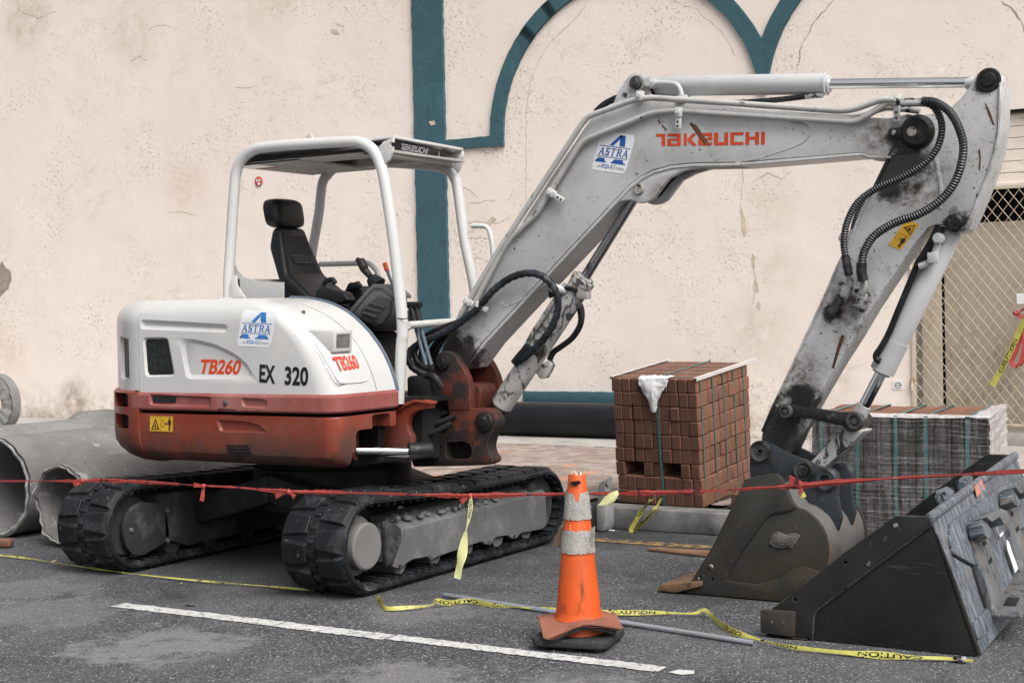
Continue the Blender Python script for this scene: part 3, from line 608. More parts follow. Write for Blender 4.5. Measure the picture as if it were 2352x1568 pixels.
# kerbs
t = thing('kerb', 'pale stained concrete kerb in front of the strapped brick stack', 'kerb', (-3.9, 8.42, 0))
mb = MB(); P = [V((-4.5, 8.44, 0)), V((-4.44, 8.36, 0)), V((-3.30, 8.36, 0)), V((-3.28, 8.56, 0)), V((-4.5, 8.56, 0))]
mb.prism(P, V((0, 0, SW)), bevel=.015); mb.build('kerb_stone', m_conc, t)
o = MB().box((-4.60, 8.50, .055), (.13, .12, .12), bevel=.012).build('kerb_block', m_kerbdark, loc=(-4.6, 8.5, 0)); tag(o, 'small dark concrete block beside the end of the pale kerb', 'kerb block')
o = MB().box((-6.1, 9.0, .06), (2.4, .16, .15), bevel=.015).build('dark_kerb', m_kerbdark, loc=(-6.1, 9.0, 0)); tag(o, 'dark kerb between the far track end and grey barrier stand', 'kerb')
o = MB().box((-15.2, 8.47, .07), (15.6, .18, .145), bevel=.015).build('back_kerb', m_conc, loc=(-15.2, 8.47, 0)); tag(o, 'grey kerb running behind the concrete pipes', 'kerb')

# ------------------------------------------------------------------ the building wall
wall = thing('building_wall', 'cream painted plaster wall with teal arch trim behind the excavator', 'wall', (-8, WY, 0))
DX = -3.855
mb = MB()
mb.box((-21.93, WY+.2, 4.4), (36.15, .4, 9.2)); mb.box((1.1, WY+.2, 6.03), (9.91, .4, 5.96)); mb.box((4.0, WY+.2, 1.42), (4.1, .4, 3.22))
mb.build('plaster', m_wall, wall, angle=0)
def wallP(x, z, dy=0): return V((x, WY+dy, z))
def rough_edge(P, amp=.006, step=.06):
    out = []
    for a_, b_ in zip(P, P[1:]+P[:1]):
        n = max(1, int((b_-a_).length/step))
        for k in range(n):
            q = a_.lerp(b_, k/n); out.append(q+V((random.uniform(-amp, amp), 0, random.uniform(-amp, amp))))
    return out
TH = .035
MB().prism(rough_edge([wallP(-9.203, SW-.05), wallP(-8.803, SW-.05), wallP(-8.81, 8.9), wallP(-9.21, 8.9)]), V((0, -TH, 0)), bevel=.004, seg=1).build('pillar_trim', m_teal, wall)
mb = MB()
ang = [R(184-k*2) for k in range(0, 95)]
def arch(cx, cz, ri, ro, a0, a1):
    n = 60; A = [R(a0+(a1-a0)*k/n) for k in range(n+1)]
    w_ = lambda r_, q: wallP(cx+(r_+random.uniform(-.004, .004))*math.cos(q), cz+r_*math.sin(q))
    outer = [w_(ro, q) for q in A]; inner = [w_(ri, q) for q in A]
    for i in range(n):
        mb.prism([outer[i], outer[i+1], inner[i+1], inner[i]], V((0, -TH, 0)))
arch(-6.655, 3.225, 1.425, 1.585, 181, 27)
arch(-3.79, 3.3, 1.385, 1.55, 157, 20)
mb.prism(rough_edge([wallP(-8.245, 3.20), wallP(-8.245, 3.12), wallP(-8.08, 3.12), wallP(-8.083, 3.20)], .002), V((0, -TH, 0)))
mb.prism(rough_edge([wallP(-8.805, 3.128), wallP(-8.247, 3.128), wallP(-8.247, 3.235), wallP(-8.805, 3.235)], .004), V((0, -TH, 0)))
cu_ = lambda cx, cz, r_, q: wallP(cx+r_*math.cos(R(q)), cz+r_*math.sin(R(q)))
mb.prism([cu_(-6.655, 3.225, 1.585, 27), cu_(-6.655, 3.225, 1.425, 27), cu_(-6.655, 3.225, 1.425, 22), cu_(-6.655, 3.225, 1.425, 17), cu_(-6.655, 3.225, 1.425, 12), wallP(-5.25, 3.4), wallP(-5.165, 3.4), cu_(-3.79, 3.3, 1.385, 168), cu_(-3.79, 3.3, 1.385, 162), cu_(-3.79, 3.3, 1.385, 157), cu_(-3.79, 3.3, 1.55, 157)], V((0, -TH, 0)))
bmesh.ops.remove_doubles(mb.bm, verts=mb.bm.verts, dist=.0005)
mb.build('arch_trim', m_teal, wall)
L1, L2 = py(1200, 898, 13.1), py(1200, 924, 13.1)
mb = MB(); mb.prism(rough_edge([wallP(L1.x, L2.z), wallP(-5.8, L2.z), wallP(-5.8, L1.z), wallP(L1.x, L1.z)], .003), V((0, -.07, 0)), bevel=.006); mb.build('ledge', m_teal, wall)
# bare brick patch at the left edge, flakes and cracks
Pb = [(-40, 640), (5, 600), (14, 615), (24, 622), (28, 640), (20, 660), (14, 668), (0, 682), (-30, 690)]
MB().prism(rough_edge(pys(Pb, WY), .012, .03), V((0, -.004, 0))).build('bare_patch', m_brickhole, wall, angle=0)
mb = MB()
def crack(pts, wdt=.006, amp=.02):
    P = pys(pts, WY-.0015); Q = []
    for a_, b_ in zip(P, P[1:]):
        n = max(2, int((b_-a_).length/.04))
        for k in range(n): Q.append(a_.lerp(b_, k/n)+V((random.uniform(-amp, amp), 0, random.uniform(-amp, amp))*1))
    Q.append(P[-1]); prev = None
    for i, q in enumerate(Q):
        d = (Q[min(i+1, len(Q)-1)]-Q[max(i-1, 0)]).normalized(); nn = V((-d.z, 0, d.x)); h = wdt*random.uniform(.25, 1)*(.3 if i in (0, len(Q)-1) else 1)
        c_ = (mb.bm.verts.new(q+nn*h*.5), mb.bm.verts.new(q-nn*h*.5))
        if prev: mb.bm.faces.new((prev[0], prev[1], c_[1], c_[0]))
        prev = c_
crack([(1208, 470), (1208, 260), (1218, 190), (1235, 145), (1265, 95), (1310, 55), (1340, 20), (1350, 0)], .005, .006)
crack([(1545, 0), (1600, 25), (1660, 75), (1690, 130)], .005, .012)
crack([(1830, 165), (1840, 110), (1865, 60), (1900, 15), (1915, 0)], .012, .01)
crack([(2300, 0), (2325, 20), (2345, 50), (2352, 75)], .02, .012)
crack([(1706, 385), (1705, 430), (1702, 470)], .006, .01); crack([(1730, 600), (1735, 640), (1728, 700)], .006, .015)
crack([(1740, 410), (1765, 400), (1800, 408), (1820, 395)], .01, .015)
for p in ([(1045, 345), (1080, 338), (1130, 352)], [(1046, 425), (1075, 435), (1100, 455)], [(1075, 470), (1115, 462), (1140, 460)], [(1050, 520), (1090, 508), (1140, 512), (1172, 500)], [(1048, 560), (1085, 545), (1130, 550)], [(1050, 600), (1090, 592), (1130, 600)],
          [(205, 400), (215, 385), (228, 375)], [(770, 55), (790, 60), (785, 75)], [(340, 70), (360, 58), (395, 62)], [(300, 140), (320, 130), (340, 140)], [(50, 30), (90, 42), (130, 25)], [(380, 490), (420, 485), (450, 495)], [(540, 200), (570, 205), (590, 190)]):
    crack(p, .0065, .012)
for xz in range(16):
    u0 = 970; v0 = 60+xz*45+random.uniform(-12, 12); crack([(u0+random.uniform(0, 25), v0), (u0+35, v0+random.uniform(-8, 8)), (u0+50+random.uniform(0, 8), v0+random.uniform(-8, 8))], .004, .008) if False else None
mb.build('crack', m_crack, wall, angle=0)
mb = MB()
for P in ([(1700, 470), (1706, 478), (1714, 512), (1716, 535), (1708, 545), (1704, 515)], [(1733, 640), (1742, 648), (1744, 668), (1736, 672)], [(1728, 580), (1736, 590), (1734, 615), (1727, 610)], [(1740, 690), (1748, 695), (1745, 712), (1738, 705)], [(1120, 505), (1133, 495), (1140, 505), (1125, 520)], [(760, 68), (772, 66), (780, 78), (766, 80)], [(985, 280), (998, 277), (1000, 286), (990, 288)]):
    mb.prism(rough_edge(pys(P, WY-(.036 if P[0][0] == 985 else 0)), .006, .03), V((0, -.003, 0)))
mb.build('plaster_flake', m_plaster_edge, wall, angle=0)
# doorway: reveals, plank band over it, door behind the wire screen
mb = MB(); mb.box((-.6, WY+.115, 2.72), (6.5, .06, .60)); 
for k in range(6): mb.box((-.6, WY+.08, 2.46+k*.1), (6.5, .014, .094), bevel=.004, seg=1)
mb.build('plank_band', m_siding, wall)
MB().box((-.6, WY+.05, 3.04), (6.5, .02, .022)).build('shadow_gap', m_dark, wall)
MB().box((-.6, WY+.055, 2.40), (6.5, .05, .05), bevel=.006).build('lintel_board', m_siding, wall)
mb = MB(); mb.box((-3.70, WY+.13, 1.2), (.17, .05, 2.3), bevel=.006); mb.box((-1.35, WY+.20, 1.11), (4.5, .05, 1.98), bevel=.006); mb.box((-2.2, WY+.265, 1.1), (.05, .03, 2.0), bevel=.004)
mb.build('door', m_door, wall)
MB().box((-1, WY+.7, 1.2), (6.5, .1, 3)).build('dark_opening', m_dark, wall)
MB().box((-.6, WY+.2, .2), (6.5, .5, .12), bevel=.01).build('door_sill', m_slab, wall)
# wire screen
g = thing('wire_screen', 'cream diamond mesh security screen across the doorway', 'screen', (-2.5, WY, .2))
mb = MB(); w0, w1, z0, z1 = DX+.02, .4, .33, 2.38; px_, pz_ = .092, .118; yy = WY-.012
k = pz_/px_; n0 = int(-(z1-z0)/pz_)-2
for i in range(n0, int((w1-w0)/px_)+2):
    for sgn in (1, -1):
        # a wire z = z0 + k*(x - xs), running up to the right or to the left
        xs = w0+i*px_; pts = []
        xa, xb = (xs, xs+(z1-z0)/k)
        a_, b_ = max(xa, w0), min(xb, w1)
        if b_-a_ < .01: continue
        za, zb = z0+k*(a_-xs), z0+k*(b_-xs)
        if sgn == -1: za, zb = z0+z1-za, z0+z1-zb
        mb.tube([(a_, yy+.003*sgn, za), (b_, yy+.003*sgn, zb)], .0028, 5)
mb.build('wire_mesh', m_wire, g)
mb = MB()
mb.bar((w0, yy, z0-.02), (w0, yy, z1+.02), .02, .02); mb.bar((w0, yy, z1), (w1, yy, z1), .02, .016); mb.bar((w0, yy, z0), (w1, yy, z0), .02, .02); mb.build('screen_frame', m_wire, g)
mb = MB()
for z in (.62, 1.7): mb.cyl((w0-.012, yy-.012, z), (w0-.012, yy-.012, z+.1), .014, seg=10)
mb.build('hinge', m_wire, g)
def card(name, P, m_, label, cat, y, parent=None):
    o = MB().prism(pys(P, y), V((0, -.003, 0))).build(name, m_, parent, loc=None if parent else py(*P[0], y)); 
    return tag(o, label, cat) if label else o
card('white_card', [(2335, 674), (2358, 673), (2358, 697), (2336, 698)], m_sticker, 'small white card fixed on the wire screen', 'card', yy-.02)
t = thing('notice_sticker', 'small square white sticker on the plate beside the screen', 'sticker', py(2063, 885, WY))
card('backing_plate', [(2048, 873), (2090, 874), (2090, 895), (2048, 894)], m_wall, None, None, WY, t); card('sticker', [(2053, 875), (2073, 875), (2073, 894), (2053, 894)], m_sticker, None, None, WY-.004, t)
mb = MB()
c = py(2063, 884.5, WY-.0085); P = [c+V((math.cos(R(a_))*.026, 0, math.sin(R(a_))*.026)) for a_ in range(0, 360, 30)]
for i in range(12): mb.bar(P[i], P[(i+1) % 12], .004, .002)
mb.bar(c-V((.02, 0, 0)), c+V((.02, 0, 0)), .004, .002)
mb.build('printed_mark', m_ink, t, angle=0)
t = thing('wall_disc', 'small round red disc with white mark under the canopy', 'disc', py(595, 417, WY))
c = py(595, 417, WY); MB().cyl(c, c-V((0, .012, 0)), .058, seg=28, bevel=.003).build('disc', mat('red_disc', (.45, .09, .07), .6, var=.2, vs=20), t)
mb = MB()
for (dx, dz, r_) in ((-.02, .012, .016), (.02, .014, .015), (.008, -.026, .02)): mb.cyl(c+V((dx, -.012, dz)), c+V((dx, -.014, dz)), r_, seg=5)
mb.build('white_mark', m_sticker, t)
# black plastic pipe along the wall
a_, b_ = py(1270, 934, 12.78), py(1270, 1012, 12.62); rr = .17; t = thing('plastic_pipe', 'black plastic pipe lying along the foot of the wall', 'pipe', (-6.5, 12.75, SW))
mb = MB(); mb.lathe([(rr, -4.6), (rr, .5), (rr-.02, .5), (rr-.02, -4.6)], (-6.2, 12.72, SW+rr+.012), (V((0, 1, 0)), V((0, 0, 1)), V((1, 0, 0))), 40, closed=True); mb.build('pipe_wall', m_blackpipe, t)

# ------------------------------------------------------------------ the excavator
EX = thing('excavator', 'white and red mini excavator with open canopy and grey boom', 'excavator', (-5.43, 6.85, 0))
def track(xo, sgn, label):
    """rubber crawler; xo = X of its right-hand face, the belt runs along Y"""
    x0, x1 = xo, xo-.40
    rF, rB, th = .228, .21, .02; yF, yB = 5.89, 7.63; zF, zB = .025+rF, .025+rB
    pts = []
    n = 26
    for i in range(n): pts.append((yF+(yB-yF)*i/n, .025))
    for i in range(14): a = R(-90+180*i/14); pts.append((yB+rB*math.cos(a), zB+rB*math.sin(a)))
    for i in range(n):
        k = i/n; pts.append((yB+(yF-yB)*k, zB+rB+(zF+rF-zB-rB)*k-.018*math.sin(math.pi*k)))
    for i in range(14): a = R(90+180*i/14); pts.append((yF+rF*math.cos(a), zF+rF*math.sin(a)))
    P = [V((0, y, z)) for y, z in pts]; N = len(P); L = [0]
    for i in range(N): L.append(L[-1]+(P[(i+1) % N]-P[i]).length)
    tot = L[-1]
    def at(s):
        s %= tot
        for i in range(N):
            if L[i+1] >= s: break
        f = (s-L[i])/(L[i+1]-L[i]); a, b = P[i], P[(i+1) % N]; t = (b-a).normalized()
        t0 = (P[i]-P[i-1]).normalized(); t2 = (P[(i+2) % N]-P[(i+1) % N]).normalized()
        tt = ((t0+t).normalized().lerp((t+t2).normalized(), f)).normalized()
        return a.lerp(b, f), tt, V((0, tt.z, -tt.y))
    mb = MB(); M = 160; loops = []
    prof = [(x0-.012, .004), (x0, -.004), (x0, -th), (x0-.03, -th-.004), (x1+.03, -th-.004), (x1, -th), (x1, -.004), (x1+.012, .004)]
    rings = []
    for k in range(M):
        p, t, nn = at(tot*k/M); rings.append([mb.bm.verts.new(V((x, 0, 0))+p+nn*h) for x, h in prof])
    for k in range(M):
        A, B = rings[k], rings[(k+1) % M]
        for j in range(8): mb.bm.faces.new((A[j], A[(j+1) % 8], B[(j+1) % 8], B[j]))
    bmesh.ops.recalc_face_normals(mb.bm, faces=mb.bm.faces[:])
    nl = 36; pit = tot/nl
    for row in (0, 1):
        xa, xb = (x0-.008, x0-.172) if row == 0 else (x0-.228, x1+.008)
        for k in range(nl):
            s = (k+.5*row)*pit; jit = random.uniform(-.003, .003)
            def ring(h, lo, wd, xi):
                o_ = []
                for x, ds in ((xa-(xi if row == 0 else .004), -lo*(1 if row == 0 else .75)), (xa-(xi if row == 0 else .004), lo*(1 if row == 0 else .75)), (xb+(.004 if row == 0 else xi), lo*(.75 if row == 0 else 1)), (xb+(.004 if row == 0 else xi), -lo*(.75 if row == 0 else 1))):
                    p, t, nn = at(s+ds+jit); o_.append(V((x, 0, 0))+p+nn*h)
                return o_
            mb.prism(ring(.0, pit*.485, 0, .0), None, top=ring(.025, pit*.385, 0, .018), bevel=.004, seg=1)
    for k in range(nl*2):
        p, t, nn = at(k*pit/2); mb.box(V((x0-.2, 0, 0))+p+nn*.006, (.036, pit*.22, .02), (V((1, 0, 0)), t, nn))
        p, t, nn = at(k*pit/2+.01); mb.box(V((x0-.09, 0, 0))+p-nn*(th+.008), (.15, .014, .022), (V((1, 0, 0)), t, nn)); mb.box(V((x0-.31, 0, 0))+p-nn*(th+.008), (.15, .014, .022), (V((1, 0, 0)), t, nn))
    tr = mb.build('track', m_rubber, EX, 30, label)
    return tr, yF, yB, zF, zB
tr, yF, yB, zF, zB = track(-4.43, 1, 'crawler track nearest the traffic cone')
x = -4.465
MB().lathe([(.0, -.02), (.108, -.02), (.118, -.012), (.118, .05), (.15, .06), (.15, .26), (.0, .26)], (x+.012, 5.855, .252), (V((0, 1, 0)), V((0, 0, 1)), V((-1, 0, 0))), 40).build('idler', m_hubconc, tr)
MB().cyl((x-.03, yB, zB+.01), (x-.3, yB, zB+.01), .16, seg=32).build('sprocket', m_framedark, tr)
Pf = [(922, 1216), (1253.5, 1129), (1256, 1205), (1247, 1214.5), (1196, 1224), (1187, 1237), (1176, 1237), (1168, 1229), (1140, 1233), (1136, 1237), (1126.5, 1252.6), (1114, 1249), (1107.5, 1243), (1079, 1252.6), (1000, 1280), (990, 1287.5), (983.7, 1278), (949, 1284), (933, 1294), (920, 1306.6), (904, 1303), (907.5, 1281), (924, 1243)]
P = [pX(u, v, x) for u, v in Pf]
mb = MB(); mb.prism(roundpoly(P, .012, 2), V((-.03, 0, 0)), bevel=.004, seg=1)
a_, b_ = P[0], P[1]
mb.prism([a_+V((-.004, 0, -.001)), b_+V((-.004, 0, -.001)), b_+V((-.10, 0, .055)), a_+V((-.10, 0, .055))], V((0, 0, -.03)))
mb.prism([a_+V((-.098, 0, .054)), b_+V((-.098, 0, .054)), b_+V((-.2, 0, .06)), a_+V((-.2, 0, .06))], V((0, 0, -.2)))
for k in range(5): mb.cyl((x-.03, 6.2+k*.32, .115), (x-.26, 6.2+k*.32, .115), .062, seg=18)
mb.build('track_frame', m_frame, tr)
mb = MB(); mb.prism([V((x-.03, 5.93, .30)), V((x-.03, 6.16, .33)), V((x-.03, 6.16, .12)), V((x-.03, 5.93, .16))], V((-.2, 0, 0)), bevel=.01); mb.prism([pX(u, v, x+.004) for u, v in ((886, 1196), (905, 1200), (921, 1212), (924, 1243), (905, 1290), (890, 1300))], V((-.03, 0, 0)), bevel=.005); mb.build('idler_yoke', m_framedark, tr)
mb = MB(); c = pX(912, 1243, x+.006)
for dz in (-.02, .025): mb.cyl(c+V((0, 0, dz)), c+V((.006, 0, dz)), .011, seg=12)
for u, v in ((918, 1300), (988, 1280), (1122, 1246), (1181, 1231)): c = pX(u, v, x); mb.cyl(c-V((.005, 0, 0)), c+V((.008, 0, 0)), .012, seg=12)
mb.build('bolt_row', m_framedark, tr)
random.seed(11)
mb = MB()   # lumps of dry earth on the frame
for k in range(110):
    y = random.uniform(6.15, 7.55); h = random.uniform(.006, .022); mb.lathe([(0, -h*.4), (h, -h*.2), (h*.8, h*.5), (0, h*.7)], (x-random.uniform(.02, .11), y, .33-(y-6.15)*.012+random.uniform(0, .02)), seg=6)
tag(mb.jitter(.004).build('caked_earth', m_frame, tr, angle=60), kind='stuff')
tl, *_ = track(-6.04, 1, 'crawler track beside the concrete pipes')
x = -6.065; Pc = [(319, 1151), (360, 1155), (389, 1169), (391, 1233.5), (381, 1246), (327, 1277), (306, 1275), (290, 1254), (283.6, 1217), (290, 1179.7)]
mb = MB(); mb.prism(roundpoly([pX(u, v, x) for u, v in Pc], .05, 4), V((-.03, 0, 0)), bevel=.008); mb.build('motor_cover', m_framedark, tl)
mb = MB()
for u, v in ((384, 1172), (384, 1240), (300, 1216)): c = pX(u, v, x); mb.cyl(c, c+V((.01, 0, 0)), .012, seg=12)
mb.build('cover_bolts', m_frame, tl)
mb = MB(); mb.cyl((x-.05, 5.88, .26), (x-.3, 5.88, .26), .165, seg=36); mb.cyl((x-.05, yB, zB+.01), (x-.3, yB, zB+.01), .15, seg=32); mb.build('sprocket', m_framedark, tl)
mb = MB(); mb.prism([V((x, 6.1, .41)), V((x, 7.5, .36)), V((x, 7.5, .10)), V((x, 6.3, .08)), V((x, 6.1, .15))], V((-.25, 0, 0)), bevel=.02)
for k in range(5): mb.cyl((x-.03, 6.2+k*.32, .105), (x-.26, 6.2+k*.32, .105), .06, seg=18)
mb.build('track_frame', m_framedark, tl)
mb = MB()
for (ya, yb) in ((6.35, 6.62), (7.05, 7.32)):
    mb.prism([V((-6.06, ya, .36)), V((-6.06, yb, .36)), V((-5.45, yb+.06, .52)), V((-5.45, ya-.06, .52))], V((0, 0, -.16)), bevel=.02)
    mb.prism([V((-4.79, ya, .36)), V((-4.79, yb, .36)), V((-5.45, yb+.06, .522)), V((-5.45, ya-.06, .522))], V((0, 0, -.16)), bevel=.02)
mb.cyl((-5.43, 6.85, .3), (-5.43, 6.85, .53), .46, seg=40); mb.cyl((-5.43, 6.85, .53), (-5.43, 6.85, .63), .40, seg=40); mb.build('undercarriage', mat('shaded_undercarriage', (.018, .018, .018), .75, var=.3, layers=(dict(c=(.05, .05, .048), s=5, lo=.52, hi=.7, a=.7),)), EX)  # base set near black to deepen the shade beneath the machine
mb = MB()   # dozer blade on the far side
mb.prism([V((0, 8.12, .05)), V((0, 8.07, .12)), V((0, 8.05, .22)), V((0, 8.08, .32)), V((0, 8.13, .39)), V((0, 8.16, .38)), V((0, 8.11, .22)), V((0, 8.16, .05))], V((1.98, 0, 0))) if False else None
# hood -------------------------------------------------------------
HP = [(.995, -4.615), (1.05, -4.63), (1.113, -4.655), (1.18, -4.69), (1.24, -4.732), (1.30, -4.785), (1.34, -4.83), (1.38, -4.88), (1.41, -4.925), (1.435, -4.975), (1.455, -5.025), (1.472, -5.085), (1.486, -5.155), (1.495, -5.23), (1.50, -5.33)]
def hin(z): return 0 if z <= 1.38 else .12*(1-math.sqrt(max(0, 1-min(1, ((z-1.38)/.121))**2)))
def hx(z):
    for (a, xa), (b, xb) in zip(HP, HP[1:]):
        if z <= b: return xa+(xb-xa)*max(0, z-a)/(b-a)
    return HP[-1][1]
def outline(z, Xf, t=0, rad=1.21, y0=5.85, rf=.13, yin=6.37, xin=-5.76):
    y0 = y0+t; L = [V((Xf, yin, z)), V((Xf, yin-.13, z)), V((Xf, y0+rf+.05, z)), ]
    for k in range(9): a = R(90*k/8); L.append(V((Xf-rf+rf*math.cos(a), y0+rf-rf*math.sin(a), z)))
    rr_ = rad-t; h = 6.85-y0; dx = math.sqrt(max(rr_*rr_-h*h, .01)); xr = -5.43-dx
    L += [V((Xf+(-5.975-Xf)*.35, y0, z)), V((Xf+(-5.975-Xf)*.7, y0, z))]
    a0 = R(222); a1 = math.atan2(h, -dx) % (2*math.pi); A_, K_, B_ = V((-5.975, y0, z)), V((xr, y0, z)), V((-5.43+rr_*math.cos(a0), 6.85+rr_*math.sin(a0), z))
    for k in range(10): q = k/10; L.append(A_*(1-q)**2+K_*2*q*(1-q)+B_*q*q)
    for k in range(25): a = a0+(a1-a0)*k/24; L.append(V((-5.43+rr_*math.cos(a), 6.85+rr_*math.sin(a), z)))
    L += [V((min(xin, Xf-.01), 13.7-y0, z)), V((min(xin, Xf-.01), yin, z))]
    return L
mb = MB(); mb.loft([outline(z, x_, hin(z)) for z, x_ in HP]); hood = mb.build('engine_hood', m_white, EX, 30)
NS = V((0, -1, 0)); YS = 5.85
winP = [(331, 779), (384, 779), (399, 859.5), (337, 861)]
grP = [(322, 732), (523, 745), (521, 764), (322, 756)]
tbP = [(410, 777), (445, 778), (492.8, 789.2), (536.7, 809.7), (566, 833), (588, 871), (428, 871)]
grow = lambda P, k: [sum(P, V())/len(P)+(p-sum(P, V())/len(P))*k for p in P]
cuts = [recess(grow(pys(winP, YS), 1.12), .016, NS, .012, .03), recess(pys(grP, YS), .016, NS, .021, .02), recess(pys(tbP, YS), .013, NS, .024, .03)]
sx = py(318, 800, YS).x; cuts.append(MB().box((sx, 5.85, 1.22), (.006, .02, .7)))
a_ = R(233); cc = V((-6.135, 5.893, 1.185)); er = V((math.cos(a_), math.sin(a_), 0)); et = V((-math.sin(a_), math.cos(a_), 0))
rw = rrect(cc, et, V((0, 0, 1)), .19, .27, .04); rw2 = rrect(cc, et, V((0, 0, 1)), .14, .21, .03)
cuts.append(MB().prism([p+er*.03 for p in rw], None, top=[p-er*.03 for p in rw2]))
carve(hood, cuts)
MB().prism(roundpoly(pys(winP, YS+.0125), .014), V((0, .004, 0))).build('side_vent', m_vent, hood)
MB().box(cc-er*.022, (.004, .16, .22), (er, et, V((0, 0, 1)))).build('rear_vent', m_vent, hood)
# blue-grey seal strip along the inner edge of the hood front, and the inner wall
mb = MB(); pr = [V((x_, 6.38, z)) for z, x_ in HP]
mb.tube(pr, .012, 8); mb.build('hood_seal', m_trimblue, EX)
MB().prism([V((-4.67, 6.372, .95))]+[V((x_-.01, 6.372, z)) for z, x_ in HP]+[V((-5.75, 6.372, 1.49)), V((-5.75, 6.372, .95))], V((0, .02, 0))).build('hood_inner_panel', m_trimblue, EX)
mb = MB(); P = pys([(872, 845), (893, 850), (903, 862), (903, 905), (893, 925), (888, 890)], 6.40); mb.prism(P, V((0, .03, 0)), bevel=.004); mb.build('step_guard', m_trimblue, EX)
# lamp in the hood front
xl = -4.688; lc = (pX(772.6, 768.7, xl)+pX(804.8, 796.5, xl))/2; ly = abs(pX(804.8, 780, xl).y-pX(772.6, 780, xl).y); lz = .072
mb = MB(); yy0, yy1 = lc.y-ly/2-.02, lc.y+ly/2+.018; zz0, zz1 = lc.z-lz/2-.02, lc.z+lz/2+.018
mb.prism([V((xl+.004, yy0, zz1)), V((xl+.004, yy1, zz1)), V((xl-.005, yy1, zz0)), V((xl-.005, yy0, zz0))], None, top=[V((xl-.22, yy0-.05, zz1+.012)), V((xl-.22, yy1, zz1+.012)), V((xl-.12, yy1, zz0-.01)), V((xl-.12, yy0+.01, zz0-.01))], bevel=.006)
lamp = mb.build('work_lamp', m_white, EX)
carve(lamp, [MB().box((xl, lc.y, lc.z), (.03, ly, lz), bevel=.008)])
mb = MB(); mb.box((xl-.011, lc.y, lc.z), (.006, ly-.004, lz-.004))
for k in range(6): mb.cyl((xl-.006, lc.y-ly/2+.004, lc.z-lz/2+.007+k*.0115), (xl-.006, lc.y+ly/2-.004, lc.z-lz/2+.007+k*.0115), .0055, seg=8)
mb.build('lens', m_lens, lamp)
mb = MB()
for u, v in ((711, 731), (719, 731)): c = py(u, v, 6.0); mb.cyl(V((hx(1.415)+.0, c.y, 1.415)), V((hx(1.415)+.012, c.y, 1.42)), .010, seg=8)
mb.build('cap_bolts', m_pinlight, EX)
mb = MB(); mb.tube(catmull([V((hx(z)+.0005, 6.20-.10*max(0, (z-1.25)/.25)**2, z)) for z in (1.005, 1.05, 1.12, 1.2, 1.28, 1.34, 1.39, 1.43, 1.46)], 4), .0022, 5); mb.build('panel_seam', m_greydecal, hood)
# red skirts and counterweight --------------------------------------
mb = MB(); mb.loft([outline(z, -4.605+d, -.012-d, 1.205, rf=.10) for z, d in ((.905, -.004), (.915, .004), (.985, .004), (1.0, -.008))]); skirt = mb.build('side_skirt', m_redfade, EX, 30)
YK = 5.834
sk1 = [(341, 903), (486, 911), (484, 935), (344, 931)]; sk2 = [(553, 912), (614, 917), (613, 938), (556, 935)]
carve(skirt, [recess(pys(sk1, YK), .014, NS, .009, .02), recess(pys(sk2, YK), .014, NS, .009, .02), MB().prism(pys([(489, 955), (497, 938), (538, 940), (548, 958)], YK-.01), V((0, .03, 0)))])
MB().prism(roundpoly(pys([(349, 909), (403, 910), (405, 915), (403, 925), (352, 924)], YK+.011), .006), V((0, .006, 0))).build('reflector', m_vent, skirt)
c = py(517.7, 925.4, YK); MB().lathe([(0, .008), (.008, .009), (.016, .004), (.018, -.004), (0, -.004)], c, (V((1, 0, 0)), V((0, 0, 1)), NS), 20).build('lock', m_pin, skirt)
LV = [(.62, .13), (.63, .085), (.65, .045), (.68, .016), (.72, .003), (.80, 0), (.878, 0), (.886, .006)]
mb = MB(); mb.loft([outline(z, -4.62-t*.3, t, 1.2, rf=.08) for z, t in LV]); low = mb.build('lower_cover', m_red, EX, 30)
lr = [(498, 963), (565, 967), (596, 975), (615, 994), (505, 992)]
carve(low, [recess(pys(lr, YS), .016, NS, .010, .02), MB().box((-4.7, 6.27, .70), (.34, .5, .22), bevel=.03), MB().box((-4.62, 6.24, .83), (.2, .16, .1), bevel=.02), MB().box((-4.55, 6.3, .62), (.3, .62, .16))])
mb = MB()
for r_ in range(4):
    for q in range(2): u0 = 519+q*27+r_*1.5; v0 = 1021+r_*6.5; mb.prism(roundpoly(pys([(u0, v0), (u0+24, v0+.6), (u0+25, v0+4.6), (u0+1, v0+4)], YS-.002+(.006 if r_ > 2 else 0)), .004), V((0, .012, 0)))
mb.build('cooling_slots', m_dark, low)
# counterweight: the heavy tail, its skin stands proud of the covers
def tail(z, t, rad=1.236):
    x_ = sx-.0; rr_ = rad-t; y0 = 5.835+t; h = 6.85-y0; dx = math.sqrt(max(rr_**2-h*h, .01))
    L = [V((x_, y0+.1, z)), V((x_, y0, z))]; a0 = R(222); a1 = math.atan2(h, -dx) % (2*math.pi); A_, K_, B_ = V((x_-.003, y0, z)), V((-5.43-dx, y0, z)), V((-5.43+rr_*math.cos(a0), 6.85+rr_*math.sin(a0), z))
    for k in range(1, 10): q = k/10; L.append(A_*(1-q)**2+K_*2*q*(1-q)+B_*q*q)
    for k in range(33): a = a0+(a1-a0)*k/32; L.append(V((-5.43+rr_*math.cos(a), 6.85+rr_*math.sin(a), z)))
    return L+[V((x_, 13.7-y0, z))]
mb = MB(); mb.loft([tail(z, t) for z, t in ((.605, .19), (.615, .13), (.64, .075), (.68, .03), (.72, .006), (.78, 0), (.995, 0), (1.008, .012))]); cw = mb.build('counterweight', m_red, EX, 30)
